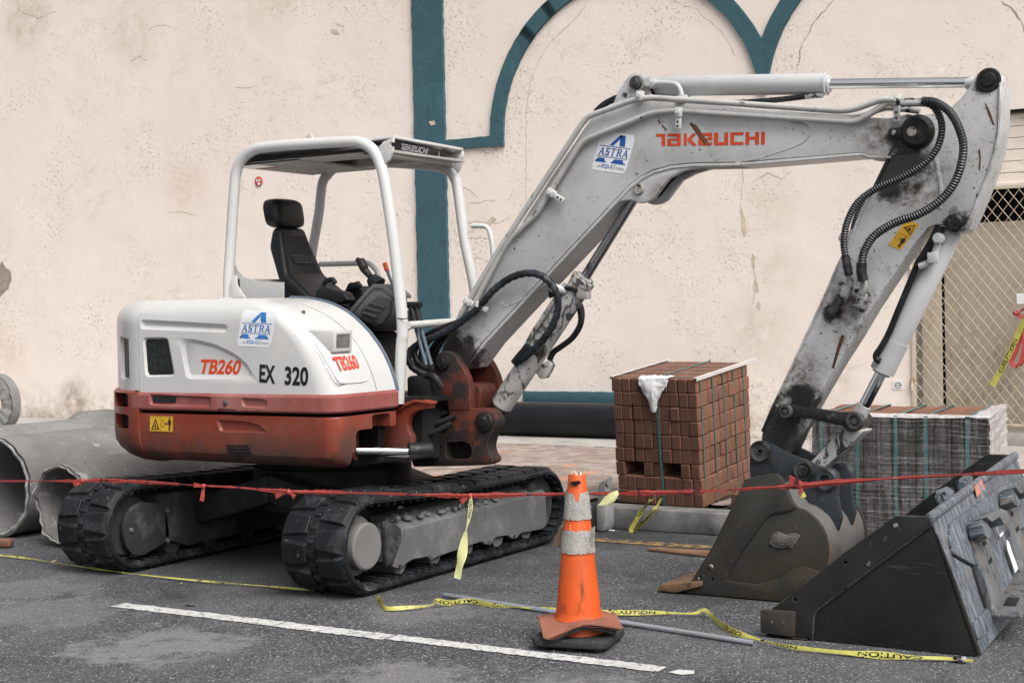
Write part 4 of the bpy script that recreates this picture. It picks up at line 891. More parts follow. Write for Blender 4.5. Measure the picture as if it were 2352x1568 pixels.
def slot_cutters():
  cu2 = []
  for z_, hz in ((.955, .075), (.835, .08)):
    a_ = R(238); c = V((-6.15, 5.872, z_)); er = V((math.cos(a_), math.sin(a_), 0)); et = V((-math.sin(a_), math.cos(a_), 0))
    P = rrect(c-et*.03, et, V((0, 0, 1)), .25, hz, .018); cu2.append(MB().prism([p+er*.1 for p in P], None, top=[p-er*.17 for p in P]))
  return cu2
for k in (cw, skirt, low): carve(k, slot_cutters())
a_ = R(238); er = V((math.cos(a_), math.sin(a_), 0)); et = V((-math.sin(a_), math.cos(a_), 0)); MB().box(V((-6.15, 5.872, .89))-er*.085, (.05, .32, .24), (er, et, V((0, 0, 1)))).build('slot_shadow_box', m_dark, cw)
MB().lathe([(.9, .64), (1.08, .64), (1.08, .99), (.9, .99)], (-5.43, 6.85, 0), seg=48, closed=True).build('tail_inside', m_dark, cw) if False else None
# lettering and stickers on the hood side ---------------------------
def px_decal(name, polys, BL, BR, TL, y, m_, parent, shear=0, lift=.0015, fn=None):
    O, a_, b_ = py(*BL, y), py(*BR, y), py(*TL, y); mb = MB(); decal(mb, polys, O, a_-O, b_-O, shear, 0, None if fn else (lambda q: q+V((0, -lift, 0))))
    if fn:
        bmesh.ops.triangulate(mb.bm, faces=mb.bm.faces[:])
        for _ in range(3 if max(f.calc_area() for f in mb.bm.faces) > 3e-4 else 1): bmesh.ops.subdivide_edges(mb.bm, edges=[e for e in mb.bm.edges if e.calc_length() > .012], cuts=1)
        for v in mb.bm.verts: v.co = fn(v.co)+V((0, -lift, 0))
    return mb.build(name, m_, parent, angle=0)
conf = lambda q: V((q.x, YS+hin(q.z), q.z))
TBT = text_polys('TB260', .034); rec = lambda q: V((q.x, YS+.014, q.z))
px_decal('model_lettering', TBT, (455, 859), (549, 861), (456, 824), YS, m_logored, hood, .07, .002, rec)
EXT = text_polys('EX', .03); N3 = text_polys('320', .03)
px_decal('fleet_number', EXT+[], (596, 877), (632, 881), (597, 836), YS, m_ink, hood, 0, .002); px_decal('fleet_number', N3, (654, 884), (708, 886), (655, 841), YS, m_ink, hood, 0, .002)
def sticker_grid(TL, TR, BR, BL, y, name, m_, parent, fn=None, lift=.001, n=8):
    mb = MB(); a_, b_, c_, d_ = [py(*k, y) for k in (TL, TR, BR, BL)]; g = []
    for j in range(n+1):
        r_ = []
        for i in range(n+1):
            u, v = i/n, j/n; cr_ = .06 if (i in (0, n) and j in (0, n)) else 0
            u2 = u+(cr_ if i == 0 else -cr_ if i == n else 0)
            q = (a_*(1-u2)+b_*u2)*(1-v)+(d_*(1-u2)+c_*u2)*v; r_.append(mb.bm.verts.new((fn(q) if fn else q)+V((0, -lift, 0))))
        g.append(r_)
    for j in range(n):
        for i in range(n): mb.bm.faces.new((g[j][i], g[j+1][i], g[j+1][i+1], g[j][i+1]))
    return mb.build(name, m_, parent, angle=40)
def company_sticker(TL, TR, BR, BL, y, parent, fn, blue, off=0):
    st = sticker_grid(TL, TR, BR, BL, y, 'company_sticker', m_sticker, EX, fn, .0012)
    lp = lambda s, t: tuple((TL[i]*(1-s)+TR[i]*s)*(1-t)+(BL[i]*(1-s)+BR[i]*s)*t for i in (0, 1))
    px_decal('emblem', astra_polys(), lp(.07, .97), lp(.95, .97), lp(.07, .05), y, blue, st, 0, .0026, fn)
    px_decal('small_print', text_polys('EQUI', .012), lp(.28, .93), lp(.585, .93), lp(.28, .82), y, blue, st, 0, .0026, fn)
    px_decal('small_print', text_polys('X', .0), lp(.59, .945), lp(.69, .945), lp(.59, .80), y, m_green, st, 0, .0026, fn)
    px_decal('small_print', text_polys('an', 0), lp(.16, .915), lp(.25, .915), lp(.16, .865), y, m_greydecal, st, 0, .0026, fn)
    px_decal('small_print', text_polys('company', 0), lp(.70, .945), lp(.94, .945), lp(.70, .86), y, m_greydecal, st, 0, .0026, fn)
company_sticker((556, 711), (637, 716), (621, 798), (544, 794), YS, hood, conf, m_lightblue)
# TB260 on the hood front, bent to the slope
O = pX(768, 850, -4.68); O.z = 1.105; yb = pX(820, 845, -4.68).y
mb = MB(); decal(mb, TBT, V((0, O.y, 1.115)), V((0, yb-O.y, .006)), V((0, 0, .075)), 0, 0, lambda q: V((hx(q.z)+.003, q.y, q.z))); mb.build('model_lettering', m_logored2, hood, angle=0)
mb = MB(); yc = (O.y+yb)/2; P = [(-.155, 1.26), (-.14, 1.11), (-.125, 1.07), (-.09, 1.055), (.085, 1.055), (.12, 1.07), (.135, 1.11), (.135, 1.26)]
mb.tube(catmull([V((hx(z)+.001, yc+d, z)) for d, z in P], 3), .005, 6); mb.build('pressed_edge', m_white, hood)
def warning_sticker(BL, BR, TL, y, parent, lift=.001):
    O, a_, b_ = py(*BL, y), py(*BR, y), py(*TL, y); ex, ey = a_-O, b_-O; n = V((0, -1, 0))
    bk = MB().prism([O+n*lift, a_+n*lift, a_+ey+n*lift, O+ey+n*lift], n*.001).build('warning_sticker', m_yellow, EX, angle=0)
    T = [(.08, .12), (.44, .12), (.26, .85)]; t2 = [(.14, .17), (.38, .17), (.26, .70)]
    polys = [[T[i], T[(i+1) % 3], t2[(i+1) % 3], t2[i]] for i in range(3)]
    polys += [[(.22, .25), (.34, .22), (.34, .28), (.26, .30)], [(.25, .28), (.29, .30), (.26, .52), (.23, .5)], [(.18, .3), (.24, .36), (.22, .4), (.17, .36)]]
    polys += _bars([(.48, .02, .49, .98), (.54, .3, .55, .75), (.63, .3, .64, .75), (.54, .3, .64, .32), (.54, .73, .64, .75), (.67, .5, .77, .54)], 0, 1)
    polys += [[(.66, .52), (.70, .42), (.70, .62)], [(.78, .52), (.74, .42), (.74, .62)]]
    polys += _bars([(.82, .42, .90, .76), (.825, .1, .855, .42), (.865, .1, .895, .42), (.79, .45, .81, .74), (.91, .45, .93, .74)], 0, 1)
    polys.append([(.86+.03*math.cos(R(k)), .85+.075*math.sin(R(k))) for k in range(0, 360, 30)])
    polys += _bars([(.01, .02, .99, .035), (.01, .965, .99, .98), (.01, .02, .018, .98), (.982, .02, .99, .98)], 0, 1)
    mb = MB(); decal(mb, polys, O, ex, ey, 0, 0, lambda q: q+n*(lift+.0022)); mb.build('pictogram', m_ink, bk, angle=0); return bk
warning_sticker((344, 990), (397.5, 992), (344.5, 954), YS-.001, low)
# swing bracket, post and swing cylinder ------------------------------
mb = MB()
Pa = [(876, 962), (890, 950), (908, 944), (928, 928), (950, 919), (975, 918), (988, 923), (988, 938), (968, 940), (950, 946), (938, 958), (934, 975), (938, 992), (944, 1000), (946, 1022), (900, 1046), (872, 1046)]
mb.prism(pys(Pa, 6.46), V((0, .05, 0)), bevel=.006); mb.prism([p+V((-.02, .75, 0)) for p in pys(Pa, 6.46)], V((0, .05, 0)), bevel=.006); mb.build('swing_bracket', m_red, EX)
mb = MB(); P = [(868, 966), (880, 957), (905, 949), (930, 933), (952, 924), (990, 928), (990, 922), (950, 917), (928, 926), (905, 942), (880, 951)]
mb.prism(pys(P, 6.44), V((0, .06, 0)), bevel=.003); mb.build('bracket_flange', m_red, EX)
mb = MB(); mb.box((-4.72, 6.9, .78), (.3, .72, .34)); mb.box((-5.2, 6.85, .745), (.86, .88, .25)); mb.cyl((-4.55, 6.9, .60), (-4.55, 6.9, .98), .11, seg=28); mb.box((-5.25, 6.86, .86), (1.0, .86, .15), bevel=.01)  # floor, pin and hoses, plus black blocks standing in for shaded cavities
for k in range(4): mb.tube(catmull([(-4.75, 6.62+k*.05, .78+k*.03), (-4.6, 6.60+k*.06, .74+k*.05), (-4.46, 6.66+k*.05, .80+k*.04)], 6), .016, 8)
mb.build('floor_and_cavity_fill', m_dark, EX)
YL = 6.70
mb = MB()
lug = [(1000, 826), (1005, 813), (1017, 806), (1031, 807), (1043, 816), (1052, 828), (1064, 847), (1073, 868), (1078.5, 887), (1079, 915), (1080, 940), (1030, 944), (1027, 922), (1012, 910), (985, 907), (970, 906), (970, 888), (981, 881), (990, 862)]
mb.prism(pys(lug, YL), V((0, .055, 0)), bevel=.006)
mb.prism([p+V((0, .30, 0)) for p in pys(lug, YL)], V((0, .055, 0)), bevel=.006)
body = [(1028, 940), (1080, 938), (1096, 938), (1118, 939), (1131, 948), (1140, 965), (1138, 980), (1124, 1005), (1119, 1024), (1122, 1040), (1131, 1052), (1131, 1062), (1118, 1068), (1057, 1070), (948, 1072), (944, 1060), (944, 1005), (975, 1001), (1019, 995), (1027, 985), (1025, 962), (1031, 950)]

mb.prism(pys([(1076, 878), (1100, 884), (1105, 900), (1100, 938), (1070, 940), (1068, 890)], YL+.1), V((0, .17, 0)), bevel=.01)
lugs_ = mb.build('swing_post', m_redpost, EX, 30)
mb = MB(); mb.prism(pys(body, YL+.004), V((0, .10, 0)), bevel=.012); post = mb.build('post_casting', m_redpost, EX, 30)
mb = MB(); mb.prism(pys([(1030, 945), (1085, 945), (1100, 975), (1095, 1010), (1085, 1065), (960, 1066), (960, 1010), (1020, 1002)], YL+.11), V((0, .19, 0)), bevel=.01); mb.build('post_core', m_redpost, EX, 30)
hole = [(1011, 1017), (1050, 1014), (1068, 1020), (1072, 1035), (1070, 1050), (1060, 1056), (1016, 1058), (1011, 1050)]
h2 = [(952, 1022), (998, 1016), (1004, 1022), (1003, 1052), (982, 1058), (952, 1058)]
ml = lambda P, y0, d: MB().prism(roundpoly(pys(P, y0), .012), V((0, d, 0)))
carve(post, [ml(hole, YL-.05, .5), ml([(978, 1020), (1000, 1018), (1003, 1052), (980, 1056)], YL-.05, .14)])
mb = MB()
for (u, v), r_, d in (((1018, 831), .045, .02), ((1112, 969), .055, .012)): c = py(u, v, YL); mb.lathe([(0, d+.012), (r_*.45, d+.012), (r_*.5, d+.004), (r_*.9, d), (r_, 0), (0, -.01)], c, (V((1, 0, 0)), V((0, 0, 1)), NS), 28)
c = py(956, 1002, YL); mb.cyl(c+V((.03, .06, -.01)), c+V((.03, .06, .03)), .035, seg=16)
mb.build('pivot_pins', m_grease, EX)
c = py(966, 1001, YL+.03); MB().cyl(c, c+V((0, 0, .028)), .034, seg=20, bevel=.004).build('pin_cap', m_redpost, EX)
ys = 6.22; a_, b_ = py(806, 1034, ys), py(942, 1036, ys+.25)
mb = MB(); mb.cyl(a_+V((.03, 0, 0)), b_, .024, seg=24); mb.build('swing_cylinder_rod', m_chrome, EX)
mb = MB(); mb.cyl(a_-V((.15, .05, 0)), a_, .05, seg=24); mb.cyl(a_, a_+V((.03, .01, 0)), .056, seg=24, bevel=.006); mb.build('swing_cylinder', m_redpost, EX)
mb = MB(); mb.cyl(b_-V((.01, .01, 0)), b_+V((.07, .1, 0)), .05, seg=20, bevel=.008); mb.prism(pys([(790, 1060), (800, 1035), (830, 1045), (940, 1050), (940, 1056), (840, 1066), (815, 1072)], ys+.1), V((0, .3, 0))); mb.build('cylinder_eye', m_grease, EX)
# boom ----------------------------------------------------------------
YB, TB = 6.80, .185
PB = [(1015, 800), (1055, 715), (1090, 660), (1180, 540), (1262, 412), (1338, 300), (1365, 262), (1400, 240), (1430, 229), (1460, 222), (1490, 219), (1520, 222), (1560, 230), (1700, 248), (1850, 263), (1960, 268), (2040, 272), (2085, 262), (2112, 268), (2130, 285), (2136, 306), (2130, 330), (2105, 348), (2045, 358), (1997, 357), (1978, 350), (1700, 372), (1590, 374), (1540, 379), (1500, 390), (1470, 406), (1440, 430), (1400, 472), (1240, 643), (1110, 783), (1068, 840), (1040, 850), (1018, 836)]
mb = MB(); mb.prism(pys(PB, YB), V((0, TB, 0)), bevel=.005); boom = mb.build('boom', m_boom, EX, 25)
# the lower flange plates run along the belly of the boom
belly = [(2045, 358), (1997, 357), (1978, 351), (1700, 374), (1590, 376), (1540, 381), (1500, 392), (1470, 408), (1440, 432), (1400, 474), (1240, 645), (1110, 785), (1068, 842)]
b2 = []
for i, (u, v) in enumerate(belly):
    a = belly[max(i-1, 0)]; b = belly[min(i+1, len(belly)-1)]; d = V((b[0]-a[0], b[1]-a[1])).normalized(); b2.append((u-d.y*(-7.), v+d.x*(-7.)))
mb = MB(); mb.prism(pys(belly, YB-.012)+pys(b2[::-1], YB-.012), V((0, TB+.024, 0)), bevel=.003, seg=1); mb.build('boom_flange', m_boom, boom)
flr = []
for p0, p1 in zip(belly[2:], belly[3:]):
    pass
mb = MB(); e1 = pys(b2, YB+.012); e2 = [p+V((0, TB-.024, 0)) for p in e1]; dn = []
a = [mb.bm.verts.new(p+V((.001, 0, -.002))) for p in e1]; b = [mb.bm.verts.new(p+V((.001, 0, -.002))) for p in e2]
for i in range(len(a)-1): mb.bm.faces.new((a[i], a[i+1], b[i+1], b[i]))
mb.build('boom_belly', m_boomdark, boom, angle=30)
brk = [(1655, 376), (1600, 384), (1565, 394), (1535, 410), (1515, 436), (1500, 456), (1486, 464), (1468, 467), (1448, 459), (1425, 462), (1400, 482), (1396, 476), (1440, 430), (1470, 406), (1500, 392), (1540, 381), (1590, 376)]
mb = MB(); mb.prism(pys(brk, YB-.006), V((0, .035, 0)), bevel=.005); mb.prism([p+V((0, .155, 0)) for p in pys(brk, YB-.006)], V((0, .04, 0)), bevel=.005); mb.build('cylinder_bracket', m_boom, boom)
MB().prism(grow(pys([(1640, 378), (1600, 382), (1565, 388), (1535, 400), (1512, 425), (1497, 446), (1482, 455), (1465, 457), (1440, 452), (1440, 430), (1470, 404), (1540, 379)], YB+.031), .98), V((0, .115, 0))).build('bracket_shade_block', m_dark, boom)  # black block stands in for the shade between the bracket plates
tb = [(1408, 238), (1418, 212), (1440, 180), (1448, 171), (1460, 167), (1474, 170), (1484, 180), (1488, 196), (1492, 215), (1510, 222), (1560, 232), (1560, 240), (1440, 245)]
mb = MB(); mb.prism(pys(tb, YB+.006), V((0, .03, 0)), bevel=.005); mb.prism([p+V((0, .145, 0)) for p in pys(tb, YB+.006)], V((0, .03, 0)), bevel=.005); tbo = mb.build('arm_cylinder_bracket', m_boom, boom)
carve(tbo, [MB().cyl(py(1423, 216, YB-.05), py(1423, 216, YB-.05)+V((0, .3, 0)), .014, seg=14)])
def pin(mb, u, v, y, r_, d=.015, k=.45): mb.lathe([(0, d), (r_*k, d), (r_*(k+.1), d*.6), (r_*.9, d*.5), (r_, 0), (0, -.02)], py(u, v, y), (V((1, 0, 0)), V((0, 0, 1)), NS), 26)
mb = MB(); pin(mb, 1461, 190, YB+.004, .036, .025); mb.build('pivot_pin', m_pin, boom)
mb = MB(); pin(mb, 1467.5, 434.5, YB-.008, .031, .014, .8); mb.build('pivot_pin', m_pinlight, boom)
mb = MB(); mb.lathe([(0, .034), (.06, .034), (.075, .02), (.08, 0), (0, -.02)], py(2108, 303, YB-.006), (V((1, 0, 0)), V((0, 0, 1)), NS), 32); mb.prism(pys([(2038, 305), (2045, 296), (2080, 290), (2112, 288), (2118, 305), (2112, 322), (2080, 320), (2045, 314)], YB-.03), V((0, .02, 0)), bevel=.004); mb.build('arm_pivot', m_grease, boom)
mb = MB(); pin(mb, 2095, 303, YB-.032, .028, .014, .7); pin(mb, 2052, 305, YB-.032, .013, .008, .8); mb.build('pin_lock', m_pinlight, boom)
# weld line of the side plate, and marks in the paint
mb = MB(); mb.tube(catmull(pys([(1690, 374), (1740, 364), (1800, 345), (1840, 330), (1858, 315), (1864, 298), (1855, 285), (1820, 275)], YB), 5), .0035, 6); mb.tube(catmull(pys([(1150, 692), (1158, 702), (1175, 700), (1230, 668), (1265, 645)], YB), 5), .0035, 6); mb.build('weld_seam', m_boom, boom)
MK = maker_polys()
px_decal('maker_lettering', MK, (1507, 336), (1757, 332), (1507, 308), YB, m_logored, boom, 0, .002)
company_sticker((1383, 301), (1461, 311), (1436, 400), (1357, 389), YB, boom, lambda q: q, m_blue)
mb = MB()
for P in ([(1583, 283), (1590, 282), (1622, 331), (1618, 333)], [(1594, 287), (1598, 286), (1630, 332), (1626, 334)], [(1510, 276), (1513, 275), (1518, 283), (1515, 285)], [(1519, 288), (1522, 287), (1532, 299), (1529, 300)]): mb.prism(pys(P, YB-.0022), V((0, .001, 0)))
mb.build('scratch', mat('rust_scratch', (.11, .05, .022), .7, var=.4, vs=40), boom, angle=0)
# arm ------------------------------------------------------------------
YA, TA = 6.805, .155
PA = [(2236, 182), (2246, 168), (2258, 160), (2272, 157), (2284, 161), (2292, 172), (2296, 188), (2297, 235), (2295, 290), (2287, 340), (2274, 385), (2254, 440), (2235, 490), (2217, 526), (2204, 536), (2194, 534), (2182, 526), (2166, 517), (2148, 516), (2130, 524), (2105, 555), (2060, 622), (2000, 712), (1960, 780), (1925, 834), (1890, 893), (1860, 946), (1830, 1005), (1812, 1042), (1780, 1046), (1748, 1020), (1750, 995), (1775, 938), (1812, 862), (1852, 775), (1900, 672), (1925, 612), (1952, 560), (1978, 490), (2012, 425), (2045, 350), (2070, 300), (2100, 268), (2130, 262), (2160, 258), (2185, 246), (2207, 226), (2222, 206)]
mb = MB(); mb.prism(pys(PA, YA), V((0, TA, 0)), bevel=.006); arm = mb.build('arm', m_arm, EX, 25)
mb = MB()
e = [(2060, 325), (2012, 425), (1978, 490), (1952, 560), (1925, 612), (1900, 672), (1852, 775), (1812, 862), (1775, 938), (1752, 992)]
e2 = [(u-5, v-2) for u, v in e]
mb.prism(pys(e, YA-.012)+pys(e2[::-1], YA-.012), V((0, TA+.024, 0)), bevel=.003, seg=1)
mb.prism(pys([(2268, 250), (2291, 300), (2281, 350), (2267, 395), (2247, 445), (2227, 495), (2212, 522), (2218, 527), (2237, 490), (2257, 440), (2277, 388), (2290, 340), (2298, 295), (2300, 240), (2298, 190), (2293, 190)][1:], YA-.010), V((0, TA+.02, 0)), bevel=.003, seg=1)
mb.build('arm_flange', m_arm, arm)
mb = MB(); mb.prism(pys([(2142, 345), (2150, 345), (2165, 430), (2163, 480), (2155, 480), (2156, 430)], YA-.005), V((0, .012, 0)), bevel=.003)
mb.build('arm_rib', m_arm, arm)
mb = MB(); mb.prism(pys([(1963, 520), (1950, 530), (1930, 535), (1924, 548), (1930, 558), (1940, 575), (1955, 560)], YA+.03), V((0, .02, 0)), bevel=.004); mb.build('hose_bracket', m_arm, arm)
mb = MB(); mb.lathe([(0, .018), (.03, .018), (.034, .012), (.05, .012), (.055, 0), (0, -.01)], py(2271, 184, YA), (V((1, 0, 0)), V((0, 0, 1)), NS), 28); mb.build('pivot_pin', m_grease, arm)
mb = MB(); mb.lathe([(0, .014), (.03, .014), (.042, 0), (0, -.01)], py(2192, 512, YA), (V((1, 0, 0)), V((0, 0, 1)), NS), 24); mb.jitter(.002); mb.build('pivot_pin', m_grease, arm)
yd = YA
bk = warning_sticker((2039, 562), (2075, 578), (2078, 507), yd, arm) if False else None
O, a_, b_ = py(2083, 503, yd), py(2041, 562, yd), py(2111, 516, yd)   # the sticker is turned to lie along the arm
n = V((0, -1, 0)); ex, ey = a_-O, b_-O
bk = MB().prism([O+n*.001, O+ex+n*.001, O+ex+ey+n*.001, O+ey+n*.001], n*.001).build('warning_sticker', m_yellow, EX, angle=0)
mb = MB(); T = [(.06, .80), (.42, .95), (.28, .15)]; cT = V((.253, .633)); t2 = [tuple(cT+(V(p)-cT)*.78) for p in T]
polys = [[T[i], T[(i+1) % 3], t2[(i+1) % 3], t2[i]] for i in range(3)]
polys += [[(.2, .6), (.3, .55), (.33, .7), (.25, .75)], [(.22, .45), (.3, .4), (.28, .55)]]
polys += _bars([(.485, .02, .495, .98), (.55, .1, .555, .4), (.75, .1, .755, .4), (.55, .1, .755, .12), (.55, .38, .755, .4), (.64, .46, .67, .56), (.6, .62, .76, .84), (.76, .64, .93, .71), (.76, .75, .93, .82), (.62, .57, .74, .6), (.62, .86, .74, .89)], 0, 1)
polys.append([(.555+.025*math.cos(R(k)), .73+.05*math.sin(R(k))) for k in range(0, 360, 30)])
decal(mb, polys, O, ex, ey, 0, 0, lambda q: q+n*.0034); mb.build('pictogram', m_ink, bk, angle=0)
mb = MB()
for P in ([(2262, 235), (2265, 238), (2276, 262), (2284, 287), (2281, 286), (2270, 262)], [(2247, 345), (2251, 343), (2253, 365), (2251, 392), (2248, 388), (2250, 366)], [(1925, 790), (1933, 768), (1940, 772), (1930, 800), (1916, 845), (1910, 845)]): mb.prism(pys(P, YA-.0018), V((0, .001, 0)))
mb.build('scratch', mat('rust_scratch_dark', (.075, .032, .014), .7, var=.4, vs=40), arm, angle=0)
# hydraulic cylinders ---------------------------------------------------
YC = 6.895
def cylinder(name, A, B, rad, T, rodr, m_b, m_r, headlen=.05, yc=YC):
    a_, b_, t_ = py(*A, yc), py(*B, yc), py(*T, yc); d = (b_-a_).normalized()
    mb = MB(); mb.tube([a_-d*.0, a_+d*.02, b_-d*headlen, b_-d*headlen, b_], rad, 32, rf=lambda i: (rad*.75, rad, rad, rad*1.07, rad*1.07)[i]); mb.tube([b_, b_+d*.012], rad*.8, 28); cy = mb.build(name, m_b, EX, 35)
    mb = MB(); mb.cyl(b_, t_, rodr, seg=28); mb.build('piston_rod', m_r, cy)
    return cy, a_, b_, t_, d
cy, a_, b_, t_, d = cylinder('arm_cylinder', (1506, 198), (1901, 193), .0515, (2250, 189), .025, m_cyl, m_chrome, .012)
mb = MB(); mb.cyl(a_+V((-.08, -.04, 0)), a_+V((-.08, .04, 0)), .04, seg=20); mb.bar(a_-V((.09, 0, 0)), a_+V((.02, 0, 0)), .06, .06); mb.build('cylinder_base', m_grease, cy)
mb = MB(); mb.cyl(t_-V((.06, 0, 0)), t_, .028, seg=20); mb.build('rod_eye', m_cyl, cy)
mb = MB(); c = py(1494, 191, 6.80); mb.cyl(c+V((0, .06, 0)), c-V((0, .02, 0)), .026, seg=18); mb.cyl(c-V((0, .02, 0)), c-V((0, .036, 0)), .021, seg=6); mb.tube(catmull(pys([(1500, 191), (1530, 191), (1552, 194), (1562, 206), (1566, 222)], 6.81), 6), .013, 10); mb.box(py(1568, 228, 6.81), (.05, .04, .04), bevel=.006); mb.build('oil_port', m_cyl, cy)
cy2, a_, b_, t_, d = cylinder('boom_cylinder', (1148, 935), (1342, 640), .062, (1466, 440), .0275, m_cylworn, m_chromedirty, .03)
mb = MB(); mb.cyl(a_-d*.0, a_-d*.09, .05, seg=20); c = a_-d*.13; mb.cyl(c-V((0, .06, 0)), c+V((0, .06, 0)), .05, seg=24); mb.build('cylinder_base', m_grease, cy2)
mb = MB(); c = b_-d*.075; mb.cyl(c+V((-.04, -.05, .0)), c+V((-.085, -.085, .01)), .026, seg=14); mb.cyl(c+V((-.085, -.085, .01)), c+V((-.10, -.10, .012)), .021, seg=6); mb.build('oil_port', m_cyl, cy2)
mb = MB(); mb.box(b_-d*.10+V((.07, -.02, -.01)), (.06, .05, .04), bevel=.004); mb.build('port_block', m_boomdark, cy2)
mb = MB(); mb.prism([p for p in pys([(1225, 850), (1240, 870), (1252, 868), (1268, 838), (1258, 826)], 6.93)], V((0, .05, 0)), bevel=.006); mb.build('hose_bracket', m_cylworn, cy2)
mb = MB(); mb.tube(pys([(1300, 650), (1262, 705), (1225, 762), (1192, 822)], 6.83), .012, 10); mb.build('oil_pipe', m_cylworn, cy2)
cy3, a_, b_, t_, d = cylinder('bucket_cylinder', (2186, 528), (2026, 852), .055, (1974, 952), .029, m_cyl, m_chrome, .16)
mb = MB(); mb.cyl(t_-d*.05, t_+d*.03, .036, seg=20); mb.build('rod_eye', m_arm, cy3)
mb = MB(); c = py(2157, 548, 6.81); mb.cyl(c+V((0, .05, 0)), c-V((0, .02, 0)), .026, seg=16); mb.cyl(c-V((0, .02, 0)), c-V((0, .034, 0)), .02, seg=6); mb.tube(catmull(pys([(2156, 552), (2148, 580), (2135, 602), (2112, 612)], 6.815), 6), .017, 10); mb.box(py(2143, 592, 6.80), (.05, .02, .05), bevel=.004); mb.build('oil_port', m_cyl, cy3)
mb = MB(); mb.tube(catmull(pys([(2160, 520), (2140, 560), (2122, 590), (2108, 612)], 6.83), 5), .024, 12); mb.tube(catmull(pys([(2110, 600), (2085, 660), (2062, 715), (2040, 768), (2022, 800), (2012, 815), (2014, 825), (2022, 830)], 6.83), 5), .015, 12); mb.build('hose', m_hose, cy3)
# links and bucket ------------------------------------------------------
mb = MB()
for y in (6.745, 7.0): mb.prism(pys([(1783, 945), (1788, 931), (1803, 926), (1820, 930), (1840, 934), (1930, 946), (1965, 945), (1980, 955), (1980, 975), (1965, 984), (1945, 980), (1840, 958), (1808, 962), (1790, 957)], y), V((0, .04, 0)), bevel=.006)
links = mb.build('bucket_link', m_grease, EX)
mb = MB()
for (u, v, r_) in ((1805, 944, .036), (1964, 966, .046)): c = py(u, v, 6.745); mb.lathe([(0, .016), (r_*.3, .016), (r_*.35, .006), (r_*.55, .006), (r_*.6, .018), (r_*.85, .018), (r_, 0), (0, -.01)], c, (V((1, 0, 0)), V((0, 0, 1)), NS), 26)
c = py(1985, 968, 6.9); mb.cyl(c-V((.02, .13, 0)), c+V((-.03, .10, 0)), .040, seg=24)
mb.build('link_pins', m_pin, links)
mb = MB(); mb.prism(pys([(1950, 972), (1965, 985), (1985, 990), (1975, 1000), (1920, 1050), (1872, 1092), (1850, 1098), (1840, 1080), (1862, 1060), (1910, 1010)], 6.825), V((0, .14, 0)), bevel=.008); mb.build('bucket_rod_link', m_cylworn, EX)
YK0, YK1 = 6.60, 7.16
side = [(1712, 1100), (1765, 1088), (1784, 1088), (1793, 1094), (1802, 1108), (1819, 1151), (1831, 1165), (1848, 1171), (1861, 1180), (1877, 1194), (1889, 1211), (1897, 1230), (1901, 1250), (1902, 1270), (1899, 1290), (1893, 1308), (1884, 1326), (1868, 1344), (1848, 1360), (1824, 1374), (1798, 1382), (1749, 1383), (1666, 1375), (1584, 1365), (1574, 1358), (1582, 1345), (1590, 1332), (1640, 1250)]
zfix = lambda P: [V((p.x, p.y, max(p.z, .006))) for p in P]
mb = MB(); mb.prism(zfix(pys(side, YK0)), V((0, .024, 0)), bevel=.004); bucket = mb.build('bucket', m_bucket, EX, 30)
mb = MB(); mb.prism([p+V((0, YK1-YK0, 0)) for p in zfix(pys(side, YK0))], V((0, .024, 0)), bevel=.004); mb.build('far_side_plate', m_bucket, bucket)
sh = zfix(pys(side[4:25], YK0+.024)); cen = sum(sh, V())/len(sh)
mb = MB(); loops = []
inn = [p+(cen-p).normalized()*.02 for p in sh]
a0 = [mb.bm.verts.new(p) for p in sh]; a1 = [mb.bm.verts.new(p+V((0, YK1-YK0-.024, 0))) for p in sh]; b0 = [mb.bm.verts.new(p) for p in inn]; b1 = [mb.bm.verts.new(p+V((0, YK1-YK0-.024, 0))) for p in inn]
for i in range(len(sh)-1): mb.bm.faces.new((a0[i], a0[i+1], a1[i+1], a1[i])); mb.bm.faces.new((b0[i], b0[i+1], b1[i+1], b1[i]))
bmesh.ops.recalc_face_normals(mb.bm, faces=mb.bm.faces[:])
mb.build('shell', m_shell, bucket, 40)
# raised welded edge plate on the side: rim follows the outline
rim_out = [(1712, 1100), (1765, 1088), (1784, 1088), (1793, 1094), (1802, 1108), (1819, 1151), (1831, 1165), (1815, 1172), (1800, 1176), (1780, 1177), (1760, 1190), (1735, 1225), (1705, 1265), (1685, 1300), (1670, 1331), (1700, 1337), (1745, 1340), (1790, 1330), (1822, 1305), (1850, 1300), (1886, 1312), (1884, 1326), (1868, 1344), (1848, 1360), (1824, 1374), (1798, 1382), (1749, 1383), (1666, 1375), (1584, 1365), (1574, 1358), (1582, 1345), (1590, 1332), (1640, 1250)]
mb = MB(); mb.prism(zfix(pys(rim_out, YK0-.001)), V((0, -.010, 0)), bevel=.004); rim = mb.build('wear_plate', m_bucket, bucket, 30)
cl = lambda u, v, r_: MB().cyl(py(u, v, YK0-.03), py(u, v, YK0-.03)+V((0, .05, 0)), r_, seg=14)
carve(rim, [cl(1604, 1328, .011), cl(1633, 1330, .010)])
mb = MB(); pin(mb, 1633, 1301, YK0-.011, .012, .004, .8); pin(mb, 1604, 1328, YK0-.006, .009, .003, .8); mb.build('bolt', m_pinlight, bucket)
mb = MB(); g = pys([(1766, 1247), (1775, 1228), (1790, 1221), (1806, 1226), (1828, 1224), (1838, 1229), (1830, 1244), (1822, 1258), (1790, 1258)], YK0-.0005); mb.prism(rough_edge(g, .006, .02), V((0, -.008, 0)), bevel=.003); mb.prism(rough_edge(grow(g, .75), .006, .02), V((0, -.014, 0)), bevel=.004); mb.build('caked_emblem', mat('dry_mud', (.12, .115, .105), .9, var=.3, vs=30, bump=((70, 1, .01),)), bucket)
